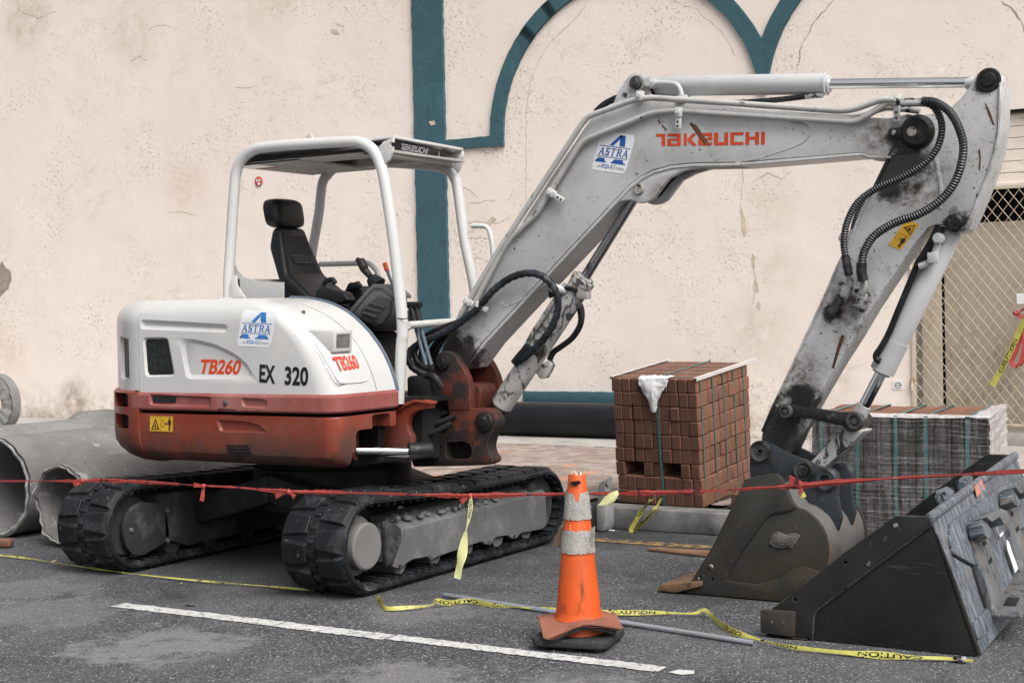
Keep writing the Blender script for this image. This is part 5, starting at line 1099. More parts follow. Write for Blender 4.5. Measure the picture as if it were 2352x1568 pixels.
mb = MB(); t0 = py(1506, 1349, 6.56); bk_ = py(1612, 1302, 6.6)
mb.prism([V((t0.x, 6.57, .012)), V((t0.x+.02, 6.57, .040)), V((t0.x+.24, 6.57, .075)), V((t0.x+.24, 6.57, .05)), V((t0.x+.10, 6.57, .006))], V((0, .62, 0)), bevel=.004); mb.build('cutting_edge', m_rustlip, bucket)
mb = MB(); ear = [(1722, 1040), (1726, 1022), (1738, 1013), (1752, 1012), (1775, 1020), (1800, 1035), (1831, 1050), (1850, 1056), (1874, 1068), (1895, 1074), (1912, 1080), (1925, 1098), (1924, 1141), (1928, 1165), (1933, 1190), (1926, 1215), (1913, 1236), (1895, 1215), (1872, 1190), (1850, 1172), (1820, 1155), (1795, 1100), (1724, 1112), (1721, 1075)]
mb.prism(pys(ear, 6.785), V((0, .03, 0)), bevel=.005); ea = mb.build('ear_plate', m_ear, bucket); mb = MB(); mb.prism([p+V((0, .2, 0)) for p in pys(ear, 6.785)], V((0, .03, 0)), bevel=.005); mb.build('ear_plate', m_ear, bucket)
mb = MB()
for u, v, r_, kk in ((1747, 1035, .052, .2), (1847.5, 1081, .048, .5)): c = py(u, v, 6.785); mb.lathe([(0, .022), (r_*kk, .022), (r_*(kk+.08), .012), (r_*.75, .012), (r_*.8, .02), (r_*.95, .02), (r_, 0), (0, -.01)], c, (V((1, 0, 0)), V((0, 0, 1)), NS), 30)
mb.build('pin_boss', m_pin, bucket)
mb = MB(); 
for y in (6.785, 7.02):
    c = py(1899, 1100, 6.785); c.y = y; r_ = .058; mb.lathe([(.024, -.03), (.024, .026), (r_*.8, .026), (r_, .016), (r_, -.03)], c, (V((1, 0, 0)), V((0, 0, 1)), NS), 30, closed=True)
mb.build('coupler_eye', m_ear, bucket)
mb = MB(); c = py(1747, 1035, 6.763); mb.cyl(c, c+V((0, .004, 0)), .012, seg=12); mb.build('grease_hole', m_dark, bucket)
m_pipepaint = mat('worn_pipe_paint', (.43, .425, .41), .4, var=.08, vs=5, layers=(dict(c=(.05, .045, .04), s=30, lo=.63, hi=.66, d=5, st=(.5, 1, .5)), dict(c=(.3, .28, .25), s=6, lo=.5, hi=.7, a=.6)))
# boom pipes, clamps and hoses -------------------------------------------
def bent(P, y, r_, n=5):
    Q = pys(P, y) if not hasattr(y, '__len__') else [py(u, v, k) for (u, v), k in zip(P, y)]
    out = [Q[0]]
    for i in range(1, len(Q)-1):
        a, b, d = Q[i-1], Q[i], Q[i+1]; rr_ = min(.06, (a-b).length*.4, (d-b).length*.4); p, q = b+(a-b).normalized()*rr_, b+(d-b).normalized()*rr_
        for k in range(n+1): t = k/n; out.append(p*(1-t)**2+b*2*t*(1-t)+q*t*t)
    return out+[Q[-1]]
for P, y, r_ in (([(1058, 722), (1148, 571), (1337, 284), (1352, 267), (1456, 229.5), (1495, 224.5), (1949, 256), (2027, 228), (2056, 230)], 6.765, .0155),
                 ([(1075, 725), (1163, 556), (1207, 515), (1231, 493), (1329, 337), (1345, 321), (1500, 258), (1553, 254.5), (1962, 281), (1992, 266), (2040, 235), (2062, 240)], 6.775, .0155),
                 ([(1500, 238), (1573, 246), (1975, 268), (2035, 248), (2062, 250)], 6.815, .0125)):
    mb = MB(); mb.tube(bent(P, y, r_), r_, 12); mb.build('oil_pipe', m_pipepaint, boom)
def clamp(u0, v0, u1, v1, wd=.03, th=.035, y=6.765, holes=True):
    a_, b_ = py(u0, v0, y), py(u1, v1, y); d = (b_-a_).normalized(); mb = MB(); mb.bar(a_-d*.012, a_+d*.035, wd*1.2, th, bevel=.003); mb.bar(a_+d*.03, b_, wd*.9, .02, bevel=.003)
    k = mb.build('pipe_clamp', m_tube, EX); mb = MB()
    c = a_+d*.01-V((0, th/2, 0)); mb.cyl(c, c-V((0, .01, 0)), .011, seg=6)
    mb.build('clamp_bolt', m_tube, k)
    if holes:
        mb = MB()
        for t in (.62, .85): c = a_.lerp(b_, t)-V((0, .0095, 0)); mb.cyl(c, c-V((0, .002, 0)), .006, seg=10)
        mb.build('clamp_holes', m_dark, k)
clamp(1263, 440, 1295, 462); clamp(1471, 215, 1470, 234, holes=False); clamp(1560, 253, 1558, 297); clamp(2060, 224, 2060, 280, y=6.775); clamp(1072, 690, 1088, 700, holes=False); clamp(1098, 700, 1120, 712, holes=False)
def hose(P, y, r_=.017, m_=None, name='hose', par=None, spiral=False, n=10):
    Q = catmull([py(u, v, k) for (u, v), k in zip(P, y)] if hasattr(y, '__len__') else pys(P, y), n)
    mb = MB(); mb.tube(Q, r_, 12); o = mb.build(name, m_ or m_hose, par or EX)
    if spiral:
        mb = MB(); L = 0; nx = V((0, 1, 0)); S_ = []
        for i in range(len(Q)-1):
            t = (Q[i+1]-Q[i]); k = max(1, int(t.length/.004))
            for j in range(k):
                p = Q[i].lerp(Q[i+1], j/k); L += t.length/k; tt = t.normalized(); nx = (nx-tt*nx.dot(tt)).normalized(); a = L/.05*2*math.pi
                S_.append(p+(nx*math.cos(a)+tt.cross(nx)*math.sin(a))*r_)
        mb.tube(S_, .0035, 5); mb.build('spiral_wrap', m_dark, o)
    return o
hose([(1105, 700), (1135, 665), (1175, 637), (1215, 627), (1248, 636), (1274, 664), (1282, 705), (1268, 750), (1238, 790), (1205, 820), (1184, 832)], [6.76, 6.74, 6.73, 6.72, 6.73, 6.75, 6.77, 6.78, 6.79, 6.80, 6.81], .019, m_spiral, spiral=True)
hose([(1105, 702), (1080, 722), (1040, 752), (1000, 772), (962, 790), (943, 806), (938, 824), (948, 843), (968, 856), (992, 864), (1010, 868)], [6.76, 6.75, 6.73, 6.70, 6.68, 6.66, 6.65, 6.66, 6.68, 6.72, 6.78], .02, m_spiral, spiral=True)
for k, P in enumerate(([(1078, 722), (1058, 738), (1020, 752), (985, 768), (962, 788), (952, 808), (958, 830), (975, 846), (1000, 856)], [(1072, 730), (1050, 746), (1015, 762), (985, 782), (970, 805), (970, 830), (985, 850), (1005, 862)], [(1066, 735), (1046, 754), (1018, 772), (998, 795), (988, 820), (992, 845), (1008, 860)], [(1090, 728), (1060, 745), (1030, 765), (1010, 790), (1000, 815), (1003, 845)])):
    hose(P, 6.80+.05*k, .0185)
hose([(1262, 672), (1282, 664), (1308, 662), (1325, 668)], 6.83, .012); hose([(1262, 680), (1290, 672), (1318, 676)], 6.85, .012)
for k in range(2): hose([(1322+k*6, 690), (1333+k*3, 715), (1333, 745), (1315, 775), (1290, 795), (1272, 808), (1262, 826)], 6.95+.035*k, .0165)
hose([(1182, 834), (1195, 818), (1215, 795)], 6.80, .024, name='hose_sleeve')
hose([(1370, 258), (1390, 240), (1420, 225), (1450, 218), (1490, 218), (1540, 223), (1580, 226)], 6.93, .02)
hose([(1640, 238), (1700, 236), (1780, 230), (1850, 222)], 6.87, .014); hose([(1850, 222), (1890, 219)], 6.87, .013, m_fit, 'hose_fitting')
def chose(P, y, r_, name='guarded_hose'):
    Q = catmull([py(u, v, k) for (u, v), k in zip(P, y)] if hasattr(y, '__len__') else pys(P, y), 12)
    mb = MB(); mb.tube(Q, r_, 12); o = mb.build(name, m_hose, EX); L = 0; nx = V((0, 1, 0)); S_ = []
    for i in range(len(Q)-1):
        t = (Q[i+1]-Q[i]); k = max(1, int(t.length/.0016)); tt = t.normalized()
        for j in range(k):
            L += t.length/k; nx = (nx-tt*nx.dot(tt)).normalized(); a = L/.0125*2*math.pi; S_.append(Q[i].lerp(Q[i+1], j/k)+(nx*math.cos(a)+tt.cross(nx)*math.sin(a))*(r_+.001))
    mb = MB(); mb.tube(S_, .0024, 4); mb.build('spring_guard', m_coil, o, 60); return o
chose([(2125, 236), (2145, 246), (2160, 272), (2163, 305), (2150, 345), (2120, 378), (2070, 408), (2015, 432), (1970, 465), (1946, 510), (1938, 555), (1942, 590)], 6.73, .0155)
chose([(2118, 232), (2150, 236), (2185, 262), (2208, 310), (2212, 355), (2195, 415), (2160, 460), (2110, 492), (2055, 512), (2010, 540), (1986, 575), (1979, 605)], 6.70, .0185)
chose([(1990, 452), (1972, 485), (1962, 515), (1958, 535)], 6.86, .013)
hose([(2060, 234), (2090, 234), (2122, 234)], 6.735, .017, m_fit, 'hose_fitting'); hose([(2062, 250), (2085, 252), (2112, 256)], 6.80, .014, m_fit, 'hose_fitting'); hose([(2070, 239), (2095, 238), (2125, 238)], 6.72, .015, m_fit, 'hose_fitting')
hose([(1942, 588), (1946, 612), (1950, 632)], 6.73, .0205, m_hose, 'hose_sleeve'); hose([(1979, 603), (1979, 625), (1983, 645)], 6.70, .0245, m_hose, 'hose_sleeve')
hose([(1950, 630), (1953, 650), (1945, 668)], 6.75, .016, m_fit, 'hose_fitting'); hose([(1983, 643), (1985, 660), (1978, 674)], 6.74, .018, m_fit, 'hose_fitting')
for P, nm in (([(1935, 652), (1955, 660), (1945, 688), (1926, 680)], 'shutoff_valve'), ([(1970, 668), (1994, 676), (1982, 712), (1957, 702)], 'shutoff_valve')):
    mb = MB(); mb.prism(pys(P, 6.74), V((0, .07, 0)), bevel=.006); q = grow(pys(P, 6.735), 1.25); mb.prism(grow(q, .6), V((0, .03, 0)), bevel=.003); vb = mb.build(nm, m_fit, EX)
    mb = MB()
    for p in P: c = py(*p, 6.765); mb.cyl(c, c-V((0, .02, 0)), .012, seg=6)
    mb.build('valve_bolts', m_pin, vb)
mb = MB(); mb.tube(pys([(1932, 682), (1918, 706), (1908, 718)], 6.77), .022, 14); mb.build('pipe_stub', m_pin, arm)
# canopy -------------------------------------------------------------------
YN, YF_ = 6.43, 7.19
near = [(915, 926), (922, 795), (925, 765), (920, 690), (905, 560), (884, 420), (872, 372), (857, 345), (835, 330), (805, 326), (700, 331), (610, 338), (580, 346), (556, 366), (543, 395), (538, 440), (530, 560), (525, 640), (525, 684)]
mb = MB(); mb.tube(catmull(pys(near, YN), 6), .031, 20); can = mb.build('canopy_frame', m_tube, EX)
farp = [(1103, 800), (1089, 662), (1067, 551), (1051, 434), (1043, 408), (1033, 395), (1010, 384), (960, 378), (860, 372), (800, 372), (772, 384), (752, 402), (740, 424), (732, 492), (717, 580), (712, 640), (708, 690)]
mb = MB(); mb.tube(catmull(pys(farp, YF_), 6), .030, 20); mb.build('canopy_frame', m_tube, EX)
zr = 2.335; xf, xr = -4.655, -5.80
xn = py(903, 317, YN).x
mb = MB(); mb.prism([V((xr+.12, YN+.02, zr-.01)), V((xn, YN+.005, zr)), V((-4.70, YF_+.012, zr)), V((xr+.12, YF_-.02, zr-.01))], V((0, 0, .016)), bevel=.003)
mb.prism([V((xr+.02, YN+.02, zr-.075)), V((xr+.12, YN+.02, zr-.01)), V((xr+.12, YF_-.02, zr-.01)), V((xr+.02, YF_-.02, zr-.075))], V((-.004, 0, .014)))
roof = mb.build('canopy_roof', m_tube, EX)
mb = MB(); mb.box((xr+.27, (YN+YF_)/2, zr-.066), (.45, YF_-YN-.06, .012)); mb.box((xn-.12, (YN+YF_)/2, zr-.066), (.2, YF_-YN-.06, .012)); mb.box(((xr+xn)/2, YN+.12, zr-.062), (1.1, .18, .012)); mb.box(((xr+xn)/2, YF_-.12, zr-.062), (1.1, .18, .012))
for y in (YN+.21, YF_-.21): mb.box(((xr+xn)/2, y, zr-.035), (1.0, .01, .05))
mb.build('roof_lining', mat('roof_underside', (.36, .345, .325), .6, var=.2, vs=4), roof)
mb = MB()
mb.prism(pys([(868, 340), (880, 325), (903, 316), (901, 348), (893, 368), (882, 378), (872, 362)], YN-.006), V((0, .02, 0)), bevel=.004); mb.prism(pys([(1018, 352), (1062, 346), (1061, 372), (1052, 394), (1044, 402), (1034, 385), (1020, 372)], YF_), V((0, .02, 0)), bevel=.004); gus = mb.build('roof_gusset', m_tube, roof)
carve(gus, [MB().cyl(py(888, 330, YN-.05), py(888, 330, YN-.05)+V((0, .1, 0)), .014, seg=16), MB().cyl(py(1052, 365, YF_-.05), py(1052, 365, YF_-.05)+V((0, .12, 0)), .014, seg=16)])
split_obj(gus, 'roof_gusset')
xb = xn-.012
xb2 = -4.725; c0, c1, c2, c3 = V((xb-.03, YN+.035, zr-.062)), V((xb2-.03, YF_-.06, zr-.062)), V((xb-.008+xb2-xb, YF_-.06, zr-.008)), V((xb-.008, YN+.035, zr-.008))
mb = MB(); mb.prism([c0, c1, c2, c3], V((-.02, 0, 0)), bevel=.003); mb.build('front_band', mat('band_black', (.02, .02, .021), .4), roof)
ex, ey = c1-c0, c3-c0
mb = MB(); decal(mb, MK, c0+ex*.12+ey*.28, ex*.46, ey*.58, 0, 0, lambda q: q+V((.004, 0, 0))); mb.build('maker_lettering', m_silver, roof, angle=0)
mb = MB(); mb.bar(c0+V((-.01, 0, -.012)), c1+V((-.01, .05, -.012)), .02, .02); mb.build('front_beam', m_tube, roof)
mb = MB(); P = rrect(py(594, 378, 6.56), V((1, 0, 0)), V((0, 1, 0)), .17, .2, .005, 1)
for p in P: p.z = zr-.0735
mb.prism(P, V((0, 0, .001))); st = mb.build('instruction_sticker', m_sticker, EX, angle=0)
mb = MB(); q = P; cc_ = sum(P, V())/len(P); mb.box(cc_+V((.0, .08, -.002)), (.16, .03, .001)); mb.build('sticker_band', m_logored2, st)
mb = MB(); c = py(711, 322, YN+.05); mb.lathe([(.012, -.006), (.024, -.006), (.024, .006), (.012, .006)], c+V((0, 0, .01)), (V((1, 0, 0)), V((0, 0, 1)), NS), 18, closed=True); mb.box(c-V((0, 0, .016)), (.05, .012, .02)); mb.build('lifting_eye', m_tube, roof)
mb = MB(); mb.prism(pys([(536, 598), (545, 618), (560, 636), (590, 646), (650, 648), (650, 690), (536, 690)], YN+.05), V((0, .012, 0))); mb.prism([V((-5.80, YN+.05, 1.49)), V((-5.80, YN+.05, 1.62)), V((-5.80, 7.3, 1.62)), V((-5.80, 7.3, 1.49))], V((.012, 0, 0))); mb.prism(pys([(533, 632), (543, 633), (543, 652), (555, 672), (568, 688), (525, 688)], YN-.035), V((0, .01, 0)), bevel=.003); mb.build('rear_panel', m_white, EX)
mb = MB(); mb.box(py(525, 686, YN), (.11, .10, .015), bevel=.004); mb.build('post_foot', m_tube, EX)
mb = MB(); a_, b_ = py(936, 747, YN), py(1044, 747, YF_); mb.cyl(a_, V((b_.x+.0, YF_, a_.z+.01)), .021, seg=16); mb.build('front_rail', m_tube, EX)
mb = MB(); mb.tube(bent([(1084, 519), (1122, 519), (1131, 560), (1136, 650)], YF_, .016), .0145, 12); mb.build('grab_handle', m_tube, EX)
mb = MB(); mb.tube(bent([(735, 607), (850, 604), (868, 625), (893, 800), (888, 806), (880, 800)], YF_+.05, .018), .0165, 12); mb.build('side_rail', m_tube, EX)
# operator's seat and controls --------------------------------------------
SY = 6.86
def cushion(prof, y0, y1, inset, bev, name, m_, par, taper=None):
    mb = MB(); A = prof; mid = [V((p.x, (y0+y1)/2, p.z)) for p in A]
    mb.prism([V((p.x, y0, p.z)) for p in A], V((0, y1-y0, 0)), bevel=bev, seg=4)
    if taper:
        for v in mb.bm.verts: v.co.y = (y0+y1)/2+(v.co.y-(y0+y1)/2)*taper(v.co.z)
    return mb.build(name, m_, par, 50)
zt, zb_ = py(640, 520, SY-.12).z, 1.38
xt, xb_ = py(642, 522, SY-.12).x, py(722, 690, SY-.2).x
prof = [V((xt, 0, zt)), V((xt-.065, 0, zt-.005)), V((xt-.07, 0, zt-.12)), V((xb_-.23, 0, zb_+.1)), V((xb_-.2, 0, zb_)), V((xb_, 0, zb_)), V((xb_-.02, 0, zb_+.12)), V((xt+.09, 0, zt-.28)), V((xt+.02, 0, zt-.08))]
tp = lambda z: 1.0-.44*max(0, min(1, (z-1.55)/(zt-1.55)))**1.2
bkr = cushion(prof, SY-.20, SY+.20, 0, .035, 'backrest', m_black, EX, tp)
pf2 = [V((xt+.014, 0, zt-.05)), V((xt+.10, 0, zt-.29)), V((xb_-.02, 0, zb_+.12)), V((xb_-.05, 0, zb_+.12)), V((xt+.05, 0, zt-.28)), V((xt-.02, 0, zt-.05))]
cushion(pf2, SY-.15, SY+.15, 0, .018, 'backrest_panel', mat('seat_cloth', (.024, .0245, .0255), .75, var=.2, vs=60), bkr, tp)
O = V((xt+.085, SY-.10, zt-.22)); ex = V((.0, .19, 0)); ey = V((-.0165, 0, .05)); mb = MB(); decal(mb, MK, O, ex, ey, 0, 0, lambda q: q+V((.006+.03*0, 0, .002))); mb.build('maker_lettering', mat('worn_letters', (.05, .05, .052), .5), bkr, angle=0)
hc = py(652, 491, SY-.01); mb = MB(); lo_ = []
for k in range(11):
    q = -1+2*k/10; sc = (1-abs(q)**4)**.25 if abs(q) < 1 else .35; sc = max(sc, .5); L_ = []
    for a in range(24):
        ca, sa = math.cos(2*math.pi*a/24), math.sin(2*math.pi*a/24); e_ = lambda c: math.copysign(abs(c)**.55, c)
        L_.append(hc+V((.066*sc*e_(ca)-.012*e_(sa), .142*q, .088*sc*e_(sa))))
    lo_.append(L_)
mb.loft(lo_); mb.build('headrest', m_black, bkr, 60)
mb = MB(); mb.box((xb_+.16, SY, 1.36), (.5, .46, .12), bevel=.04, seg=3); mb.build('seat_cushion', m_black, EX)
mb = MB(); mb.box((xb_+.1, SY, 1.15), (.4, .4, .3), bevel=.02); mb.build('seat_base', m_dark, EX)
mb = MB()
mb.prism(pys([(722, 682), (725, 664), (740, 658), (790, 672), (800, 690), (770, 700), (722, 700)], 6.60), V((0, .08, 0)), bevel=.012, seg=3); mb.tube(catmull(pys([(742, 668), (744, 652), (752, 644), (764, 642), (770, 650)], 6.62), 5), .014, 10); mb.build('armrest', m_blackmat, EX)
# right console with joystick
cs = [(800, 722), (808, 705), (845, 664), (858, 652), (876, 652), (903, 678), (901, 700), (898, 722), (880, 748), (862, 752)]
mb = MB(); mb.prism(pys(cs, 6.47), V((0, .15, 0)), bevel=.022, seg=3); con = mb.build('control_console', m_console, EX)
mb = MB(); mb.prism(pys([(824, 712), (850, 690), (866, 678), (896, 690), (894, 720), (876, 746), (862, 748)], 6.455), V((0, .05, 0)), bevel=.016, seg=2)
for k in range(3): a_, b_ = py(850-k*9, 696+k*11, 6.452), py(884-k*9, 706+k*11, 6.452); mb.cyl(a_, b_, .008, seg=8)
mb.build('console_cover', m_consoledark, con)
mb = MB(); mb.prism(pys([(800, 722), (806, 706), (845, 662), (856, 652), (876, 652), (904, 678), (904, 686), (876, 663), (860, 663), (850, 670), (812, 716)], 6.462), V((0, .17, 0)), bevel=.006); mb.build('console_rim', m_console, con)
def joystick(B, T, H, y, name='joystick'):
    b_, t_, h_ = py(*B, y), py(*T, y), py(*H, y); d = (t_-b_).normalized(); mb = MB()
    mb.tube([b_+d*.008*k for k in range(9)], .03, 16, rf=lambda i: (.052-.003*i)+(.004 if i % 2 else -.003)); j = mb.build(name, m_blackmat, EX, 60)
    mb = MB(); Q = catmull([t_-d*.03, t_+d*.02, t_.lerp(h_, .5)+V((0, -.004, 0)), h_], 6); mb.tube(Q, .018, 14, rf=lambda i: .018+.008*max(0, math.sin(i/ (len(Q)-1)*2.6-.3))); mb.tube([h_-V((.012, 0, .008)), h_+V((-.003, 0, .006))], .022, 14); mb.build('grip', m_blackmat, j)
joystick((868, 656), (843, 626), (828, 598), 6.56); joystick((786, 694), (803, 664), (826, 654), 6.95)
mb = MB(); mb.prism(pys([(776, 690), (786, 668), (808, 655), (835, 668), (836, 690), (806, 704), (786, 700)], 7.0), V((0, .2, 0)), bevel=.02, seg=3); mb.build('control_console', m_blackmat, EX)
mb = MB(); a_ = pys([(904, 672), (902, 655), (893, 632), (886, 610)], 6.50); mb.tube(catmull(a_, 5), .009, 10); lv = mb.build('lever', m_trimblue, EX); mb = MB(); mb.tube(pys([(889, 622), (883, 604)], 6.50), .0125, 12); mb.build('lever_grip', m_logored2, lv)
for k, (u, v) in enumerate(((953, 742), (965, 742))):
    y = 6.62+.02*k; mb = MB(); mb.tube(pys([(u-1, v), (u+12, v+48), (u+26, v+96)], y), .0105, 10); lv = mb.build('travel_lever', m_trimblue, EX)
    mb = MB(); mb.tube(catmull(pys([(u, v+2), (u-5, v-20), (u-9, v-38)], y), 4), .018, 12); mb.tube(pys([(u-17, v-42), (u+2, v-42)], y), .017, 12); mb.build('lever_grip', m_blackmat, lv)
mb = MB(); mb.tube(catmull(pys([(913, 731), (930, 732), (938, 730), (955, 725)], 6.40), 4), .003, 6); mb.build('cable_tie', m_ink, EX)
mb = MB(); mb.box((-4.62, 6.66, 1.0), (.16, .16, .12), bevel=.02); mb.box((-4.6, 6.60, .94), (.2, .3, .03)); mb.tube(catmull([(-4.62, 6.62, 1.05), (-4.52, 6.58, 1.06), (-4.48, 6.6, 1.0)], 5), .02, 8); mb.build('foot_pedal', m_blackmat, EX)

# ------------------------------------------------------------------ loader bucket lying in front of the wrapped pallet
YQ = 5.9; WD = V((-.02, 1, .06)).normalized(); WL = 1.62
LB = thing('loader_bucket', 'large charcoal loader bucket with scratched blue grey back, lying tip down', 'loader bucket', (-1.9, 6.6, 0))
lsP = [(1771.8, 1399), (1949, 1261), (2058.7, 1183), (2134, 1185.7), (2142, 1203), (2149, 1218), (2194.6, 1335), (2253, 1505), (2244, 1513), (2100, 1505), (1866, 1480), (1760, 1458)]
ls = [V((p.x, p.y, max(p.z, .004))) for p in pys(lsP, YQ)]
MB().prism(ls, WD*.016, bevel=.003).build('side_plate', m_ldrside, LB)
MB().prism([p+WD*(WL-.016) for p in ls], WD*.016, bevel=.003).build('side_plate', m_ldrside, LB)
stp = [(1771.8, 1399), (1949, 1261), (2058.7, 1183), (2134, 1185.7), (2142, 1203), (1889, 1391.5), (1875, 1405), (1870, 1421.7), (1868, 1478), (1800, 1466), (1770, 1452)]
strip = MB().prism([V((p.x, p.y, max(p.z, .01))) for p in pys(stp, YQ-.0005)], V((0, -.011, 0)), bevel=.003).build('side_reinforcement', m_ldrside, LB)
carve(strip, [MB().cyl(py(u, v, YQ-.05), py(u, v, YQ+.02), .0085, seg=12) for u, v in ((1942, 1291), (1827.5, 1376))])
mb = MB()
for u, v in ((1994, 1294), (2057, 1206)): pin(mb, u, v, YQ-.0115, .010, .003, .8)
mb.build('bolt', m_pinlight, LB)
mb = MB(); mb.tube(catmull([p+V((0, -.006, 0)) for p in pys([(2140, 1206), (2010, 1300), (1889, 1391.5), (1873, 1408), (1869, 1428), (1867, 1476)], YQ)], 5), .006, 6); mb.build('weld_seam', m_ldrside, LB)
mb = MB(); mb.prism(pys([(1746, 1400), (1824, 1405), (1822, 1462), (1746, 1452)], YQ-.035), V((0, .03, 0)), bevel=.003); tipb = mb.build('bolted_tip_plate', m_bucket, LB)
mb = MB()
for u, v in ((1771, 1429), (1797, 1431)): pin(mb, u, v, YQ-.035, .008, .002, .8)
mb.build('bolt', m_pin, tipb)
mb = MB(); q = pys([(1758, 1460), (1822, 1464), (1853, 1468), (1853, 1481), (1765, 1468)], YQ-.02); mb.prism([V((p.x, p.y, max(p.z, .005))) for p in q], V((0, .035, 0)), bevel=.003); mb.build('skid_bar', m_bucket, LB)
T0, B0 = py(2139, 1188, YQ), py(2249, 1508, YQ); DN = (B0-T0); BL_ = DN.length; DN.normalize(); NB = WD.cross(DN).normalized()
if NB.x < 0: NB = -NB
mb = MB(); mb.prism([T0, B0, B0+WD*WL, T0+WD*WL], -NB*.016, bevel=.003); mb.build('back_plate', m_ldrback, LB)
mb = MB(); mb.tube([T0-WD*.004+NB*-.008+V((0, 0, -.002)), T0+WD*(WL+.004)+NB*-.008+V((0, 0, -.002))], .021, 16); mb.build('rolled_top_edge', m_ldrback, LB)
fl0 = V((ls[-1].x, YQ, .006)); mb = MB(); mb.prism([fl0+WD*.016, V((B0.x-.01, YQ, .006))+WD*.016, V((B0.x-.01, YQ, .006))+WD*(WL-.016), fl0+WD*(WL-.016)], V((0, 0, .014))); mb.build('floor_plate', m_ldrside, LB)
qp = lambda x, y: pp(x*.25635+1952.3, y*.25635+1033.6, T0, NB)
def onback(name, P, h, m_, off=0., r_=.012, bev=.004, par=LB): mb = MB(); mb.prism(roundpoly([qp(*p)+NB*(off-.001) for p in P], r_), NB*h, bevel=bev); return mb.build(name, m_, par)
onback('mount_plate', [(880, 660), (1330, 330), (1580, 230), (1700, 500), (1600, 700), (1380, 720), (1250, 860), (1190, 1010), (1085, 1030), (905, 930), (870, 800)], .014, m_ldrback)
onback('centre_panel', [(1230, 880), (1370, 730), (1480, 1150), (1390, 1290), (1330, 1290)], .010, m_ldrback)
onback('corner_plate', [(1080, 1560), (1215, 1415), (1260, 1530), (1200, 1650), (1130, 1700)], .012, m_ldrback)
for P in ([(1010, 660), (1130, 640), (1200, 900), (1365, 1430), (1320, 1500), (1250, 1500), (1095, 1010)], [(1290, 400), (1400, 430), (1500, 800), (1580, 1000), (1540, 1110), (1470, 1100), (1370, 730)]):
    onback('mount_rail', P, .03, m_ldrrust, .0)
for P in ([(1012, 655), (1150, 575), (1215, 600), (1225, 690), (1180, 720), (1140, 650), (1070, 695)], [(1290, 385), (1400, 340), (1460, 365), (1468, 450), (1430, 466), (1400, 405), (1340, 445)]):
    onback('mount_hook', P, .075, m_ldrrust, .028, .008)
for P in ([(1005, 660), (1060, 700), (1112, 790), (1100, 822), (1060, 837), (1020, 790)], [(1288, 385), (1340, 450), (1378, 520), (1340, 552), (1300, 512)]):
    onback('hook_cheek', P, .06, m_ldrback, .026, .01)
for P in ([(1125, 835), (1150, 815), (1164, 855), (1135, 878)], [(1178, 1000), (1205, 968), (1217, 1010), (1185, 1040)], [(1380, 578), (1402, 560), (1412, 592), (1388, 606)], [(1425, 715), (1450, 690), (1462, 725), (1435, 750)]):
    onback('slot', P, .003, m_dark, .029, .003, 0)
mb = MB(); L_ = [qp(*p) for p in ((1252, 1490), (1345, 1360), (1480, 1105), (1560, 1000))]
a_, b_ = qp(1250, 1500), qp(1500, 1080); ld = (b_-a_).normalized(); od = (NB*.9+V((0, 0, -.25))).normalized()
mb.prism([a_, b_+ld*.25, b_+ld*.25+od*.11, a_+od*.13], NB.cross(ld)*.016, bevel=.004); ledge = mb.build('lower_flange', m_ldrrust, LB)
c = a_.lerp(b_, .25)+od*.06+V((0, 0, .018)); mb = MB(); mb.box(c, (.10, .05, .006), (ld, od, ld.cross(od)), bevel=.002); mb.build('flange_slot', m_dark, ledge)
mb = MB(); mb.tube([qp(*p)+NB*.004 for p in ((880, 800), (892, 870), (910, 932), (1000, 985), (1085, 1030), (1100, 1090), (1140, 1220), (1205, 1415))], .007, 6); mb.build('seam_gap', m_dark, LB)
onback('orange_mark', [(1090, 330), (1150, 270), (1182, 350), (1110, 425)], .0015, mat('orange_paint_remnant', (.45, .17, .11), .7, var=.2, vs=20, layers=(dict(c=(.16, .18, .21), s=22, lo=.5, hi=.58, st=(1, 1, .4)),)), .014, .004, 0)
onback('torn_label', [(1345, 815), (1368, 840), (1395, 930), (1448, 1075), (1420, 1112), (1385, 1000), (1350, 900)], .0015, m_sticker, .0305, .002, 0)
onback('torn_label', [(1280, 770), (1312, 740), (1318, 762), (1286, 796)], .0015, m_sticker, .0305, .002, 0)
mb = MB()
for k in range(7): q = qp(1185+k*13, 560-k*9); mb.bar(q+NB*.0145, q+NB*.0145+DN*.05, .004, .002, NB)
mb.build('cast_letters', m_dark, LB, angle=0) if False else mb.bm.free()
random.seed(5)
for x_, y_ in ((930, 330), (1110, 210)):
    c = qp(x_+20, y_+60)-NB*.05; mb = MB(); mb.box(c+V((0, 0, .0)), (.05, .13, .06), (NB, WD, DN), bevel=.015, seg=3)
    for v in mb.bm.verts: v.co += V((random.uniform(-.008, .008), random.uniform(-.008, .008), random.uniform(-.008, .008)))
    mb.build('crumpled_tab', m_ldrback, LB, 60)

